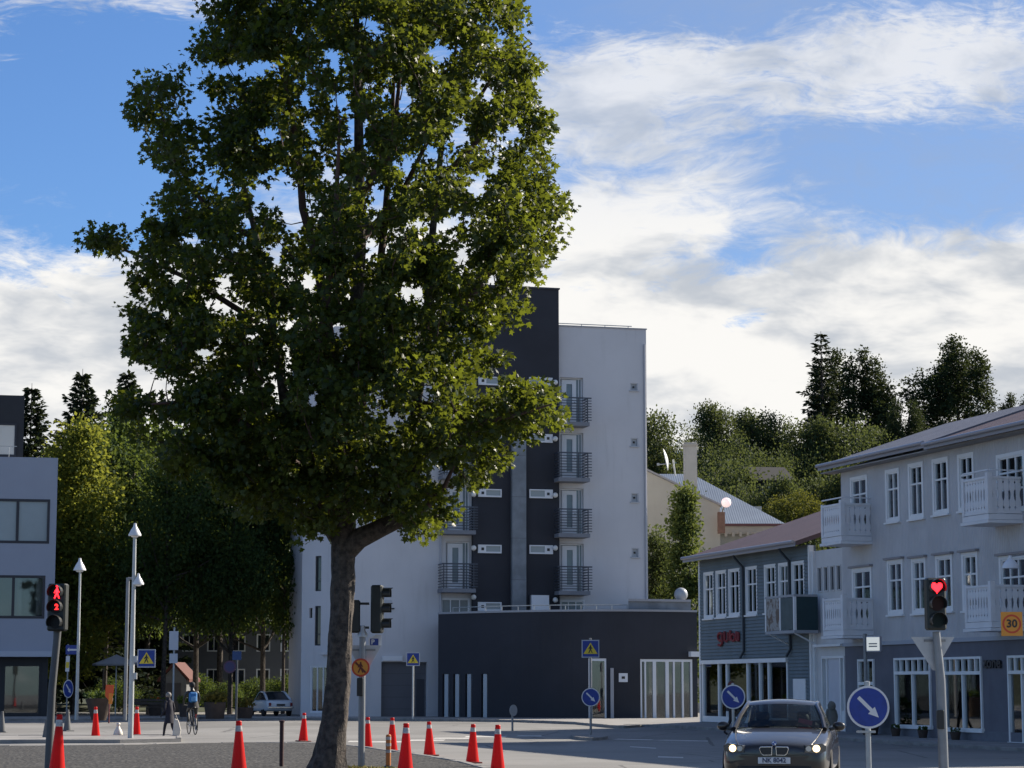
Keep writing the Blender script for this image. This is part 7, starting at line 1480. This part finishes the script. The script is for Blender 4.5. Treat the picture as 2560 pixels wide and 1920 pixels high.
J = skeleton(1.0, .20, pelvis=(0, .16, 1.02), waist=(0, .08, 1.16), chest=(0, -.04, 1.36), neck=(0, -.10, 1.53), head=(0, -.13, 1.64), crown=(0, -.14, 1.73), hip_l=(.095, .14, .98), hip_r=(-.095, .14, .98), knee_l=(.12, -.22, .80), ankle_l=(.12, -.05, .47), toe_l=(.13, -.18, .44), knee_r=(-.11, -.05, .60), ankle_r=(-.12, .15, .23), toe_r=(-.13, .02, .18),
             sho_l=(.19, -.06, 1.46), sho_r=(-.19, -.06, 1.46), elb_l=(.27, -.16, 1.22), elb_r=(-.27, -.16, 1.22), wri_l=(.25, -.27, 1.06), wri_r=(-.25, -.27, 1.06), palm_l=(.25, -.31, 1.045), palm_r=(-.25, -.31, 1.045))
t = thing('person', 'person in black jacket riding a bicycle away with a bright blue backpack', 'person', bp_, hd); mobj('body', body_mesh(J, edges_of(), dressed(CB, mat('jeans_dark', (.02, .024, .04), .85), BLACKP)), t); head_bits(t, J, DHAIR, 1.0, hat=CB)
coat(t, J, CB, .92, 1.50, .215, .17, 'jacket', lean=.17).location.y = .13
rk = thing('backpack', 'bright blue backpack on the back of the cyclist', 'backpack', bp_, hd); o = MB().box(-.12, .16, .07, .24, 1.10, 1.46).build('pack', mat('pack_blue', (.02, .16, .42), .7, .2, 8), rk, bevel=.05); MB().box(-.07, .11, .242, .27, 1.14, 1.30).build('pocket', mat('pack_pale', (.10, .27, .50), .7), rk, bevel=.02)
# walker behind the keep right sign and hooded walker behind the saloon
J = skeleton(1.0, .03, knee_l=(.10, -.16, .50), ankle_l=(.10, -.24, .10), toe_l=(.10, -.38, .06), knee_r=(-.10, .04, .48), ankle_r=(-.10, .26, .12), toe_r=(-.10, .13, .03))
t = person('person in dark jacket and brown trousers walking behind the small keep right sign', 1826, None, 1.75, R(100), J, mat('jacket_black', (.02, .018, .022), .8), mat('trousers_brown', (.10, .08, .075), .85, .2), BLACKP, Y=76.0); head_bits(t, J, mat('hair_auburn', (.11, .03, .025), .7), 1.0, long=True); coat(t, J, MATS['jacket_black'], .80, 1.46, .23, .16, 'jacket', lean=.02)
J = skeleton(.72, .04, knee_l=(.10, -.10, .50), ankle_l=(.10, -.14, .09), toe_l=(.10, -.28, .04))
OLV = mat('parka_grey_green', (.14, .142, .13), .85, .2, 5)
t = person('small person in a hooded grey parka behind the dark saloon car', 2078, None, 1.72, R(-160), J, OLV, CB, BLACKP, Y=66.0); head_bits(t, J, DHAIR, .72, hat=OLV); coat(t, J, OLV, .40, 1.06, .25, .13, 'parka', lean=.03); MB().ball((0, .01, 1.13), .125, 16, 10, (.95, 1.0, 1.15)).build('hood', OLV, t, smooth=True)
# driver seated in the saloon
J = skeleton(.95, .0, pelvis=(0, .05, .48), waist=(0, .07, .62), chest=(0, .06, .85), neck=(0, .02, 1.03), head=(0, -.02, 1.12), crown=(0, -.02, 1.20), hip_l=(.1, .0, .47), hip_r=(-.1, .0, .47), knee_l=(.14, -.42, .60), knee_r=(-.14, -.42, .60), ankle_l=(.13, -.62, .28), ankle_r=(-.13, -.62, .28), toe_l=(.13, -.74, .26), toe_r=(-.13, -.74, .26), sho_l=(.19, .05, .95), sho_r=(-.19, .05, .95), elb_l=(.27, -.12, .74), elb_r=(-.27, -.12, .74), wri_l=(.16, -.36, .88), wri_r=(-.16, -.36, .88), palm_l=(.15, -.41, .91), palm_r=(-.15, -.41, .91))
Mc = Matrix.Translation(car.location) @ Matrix.Rotation(R(-10.5), 4, 'Z'); lp_ = Mc @ Vector((.36, -.02, .0))
t = thing('person', 'person in dark clothes driving the graphite saloon car', 'person', lp_, R(-10.5)); mobj('body', body_mesh(J, edges_of(), dressed(mat('driver_dark', (.03, .03, .035), .85), CB, BLACKP)), t); head_bits(t, J, DHAIR, .95)
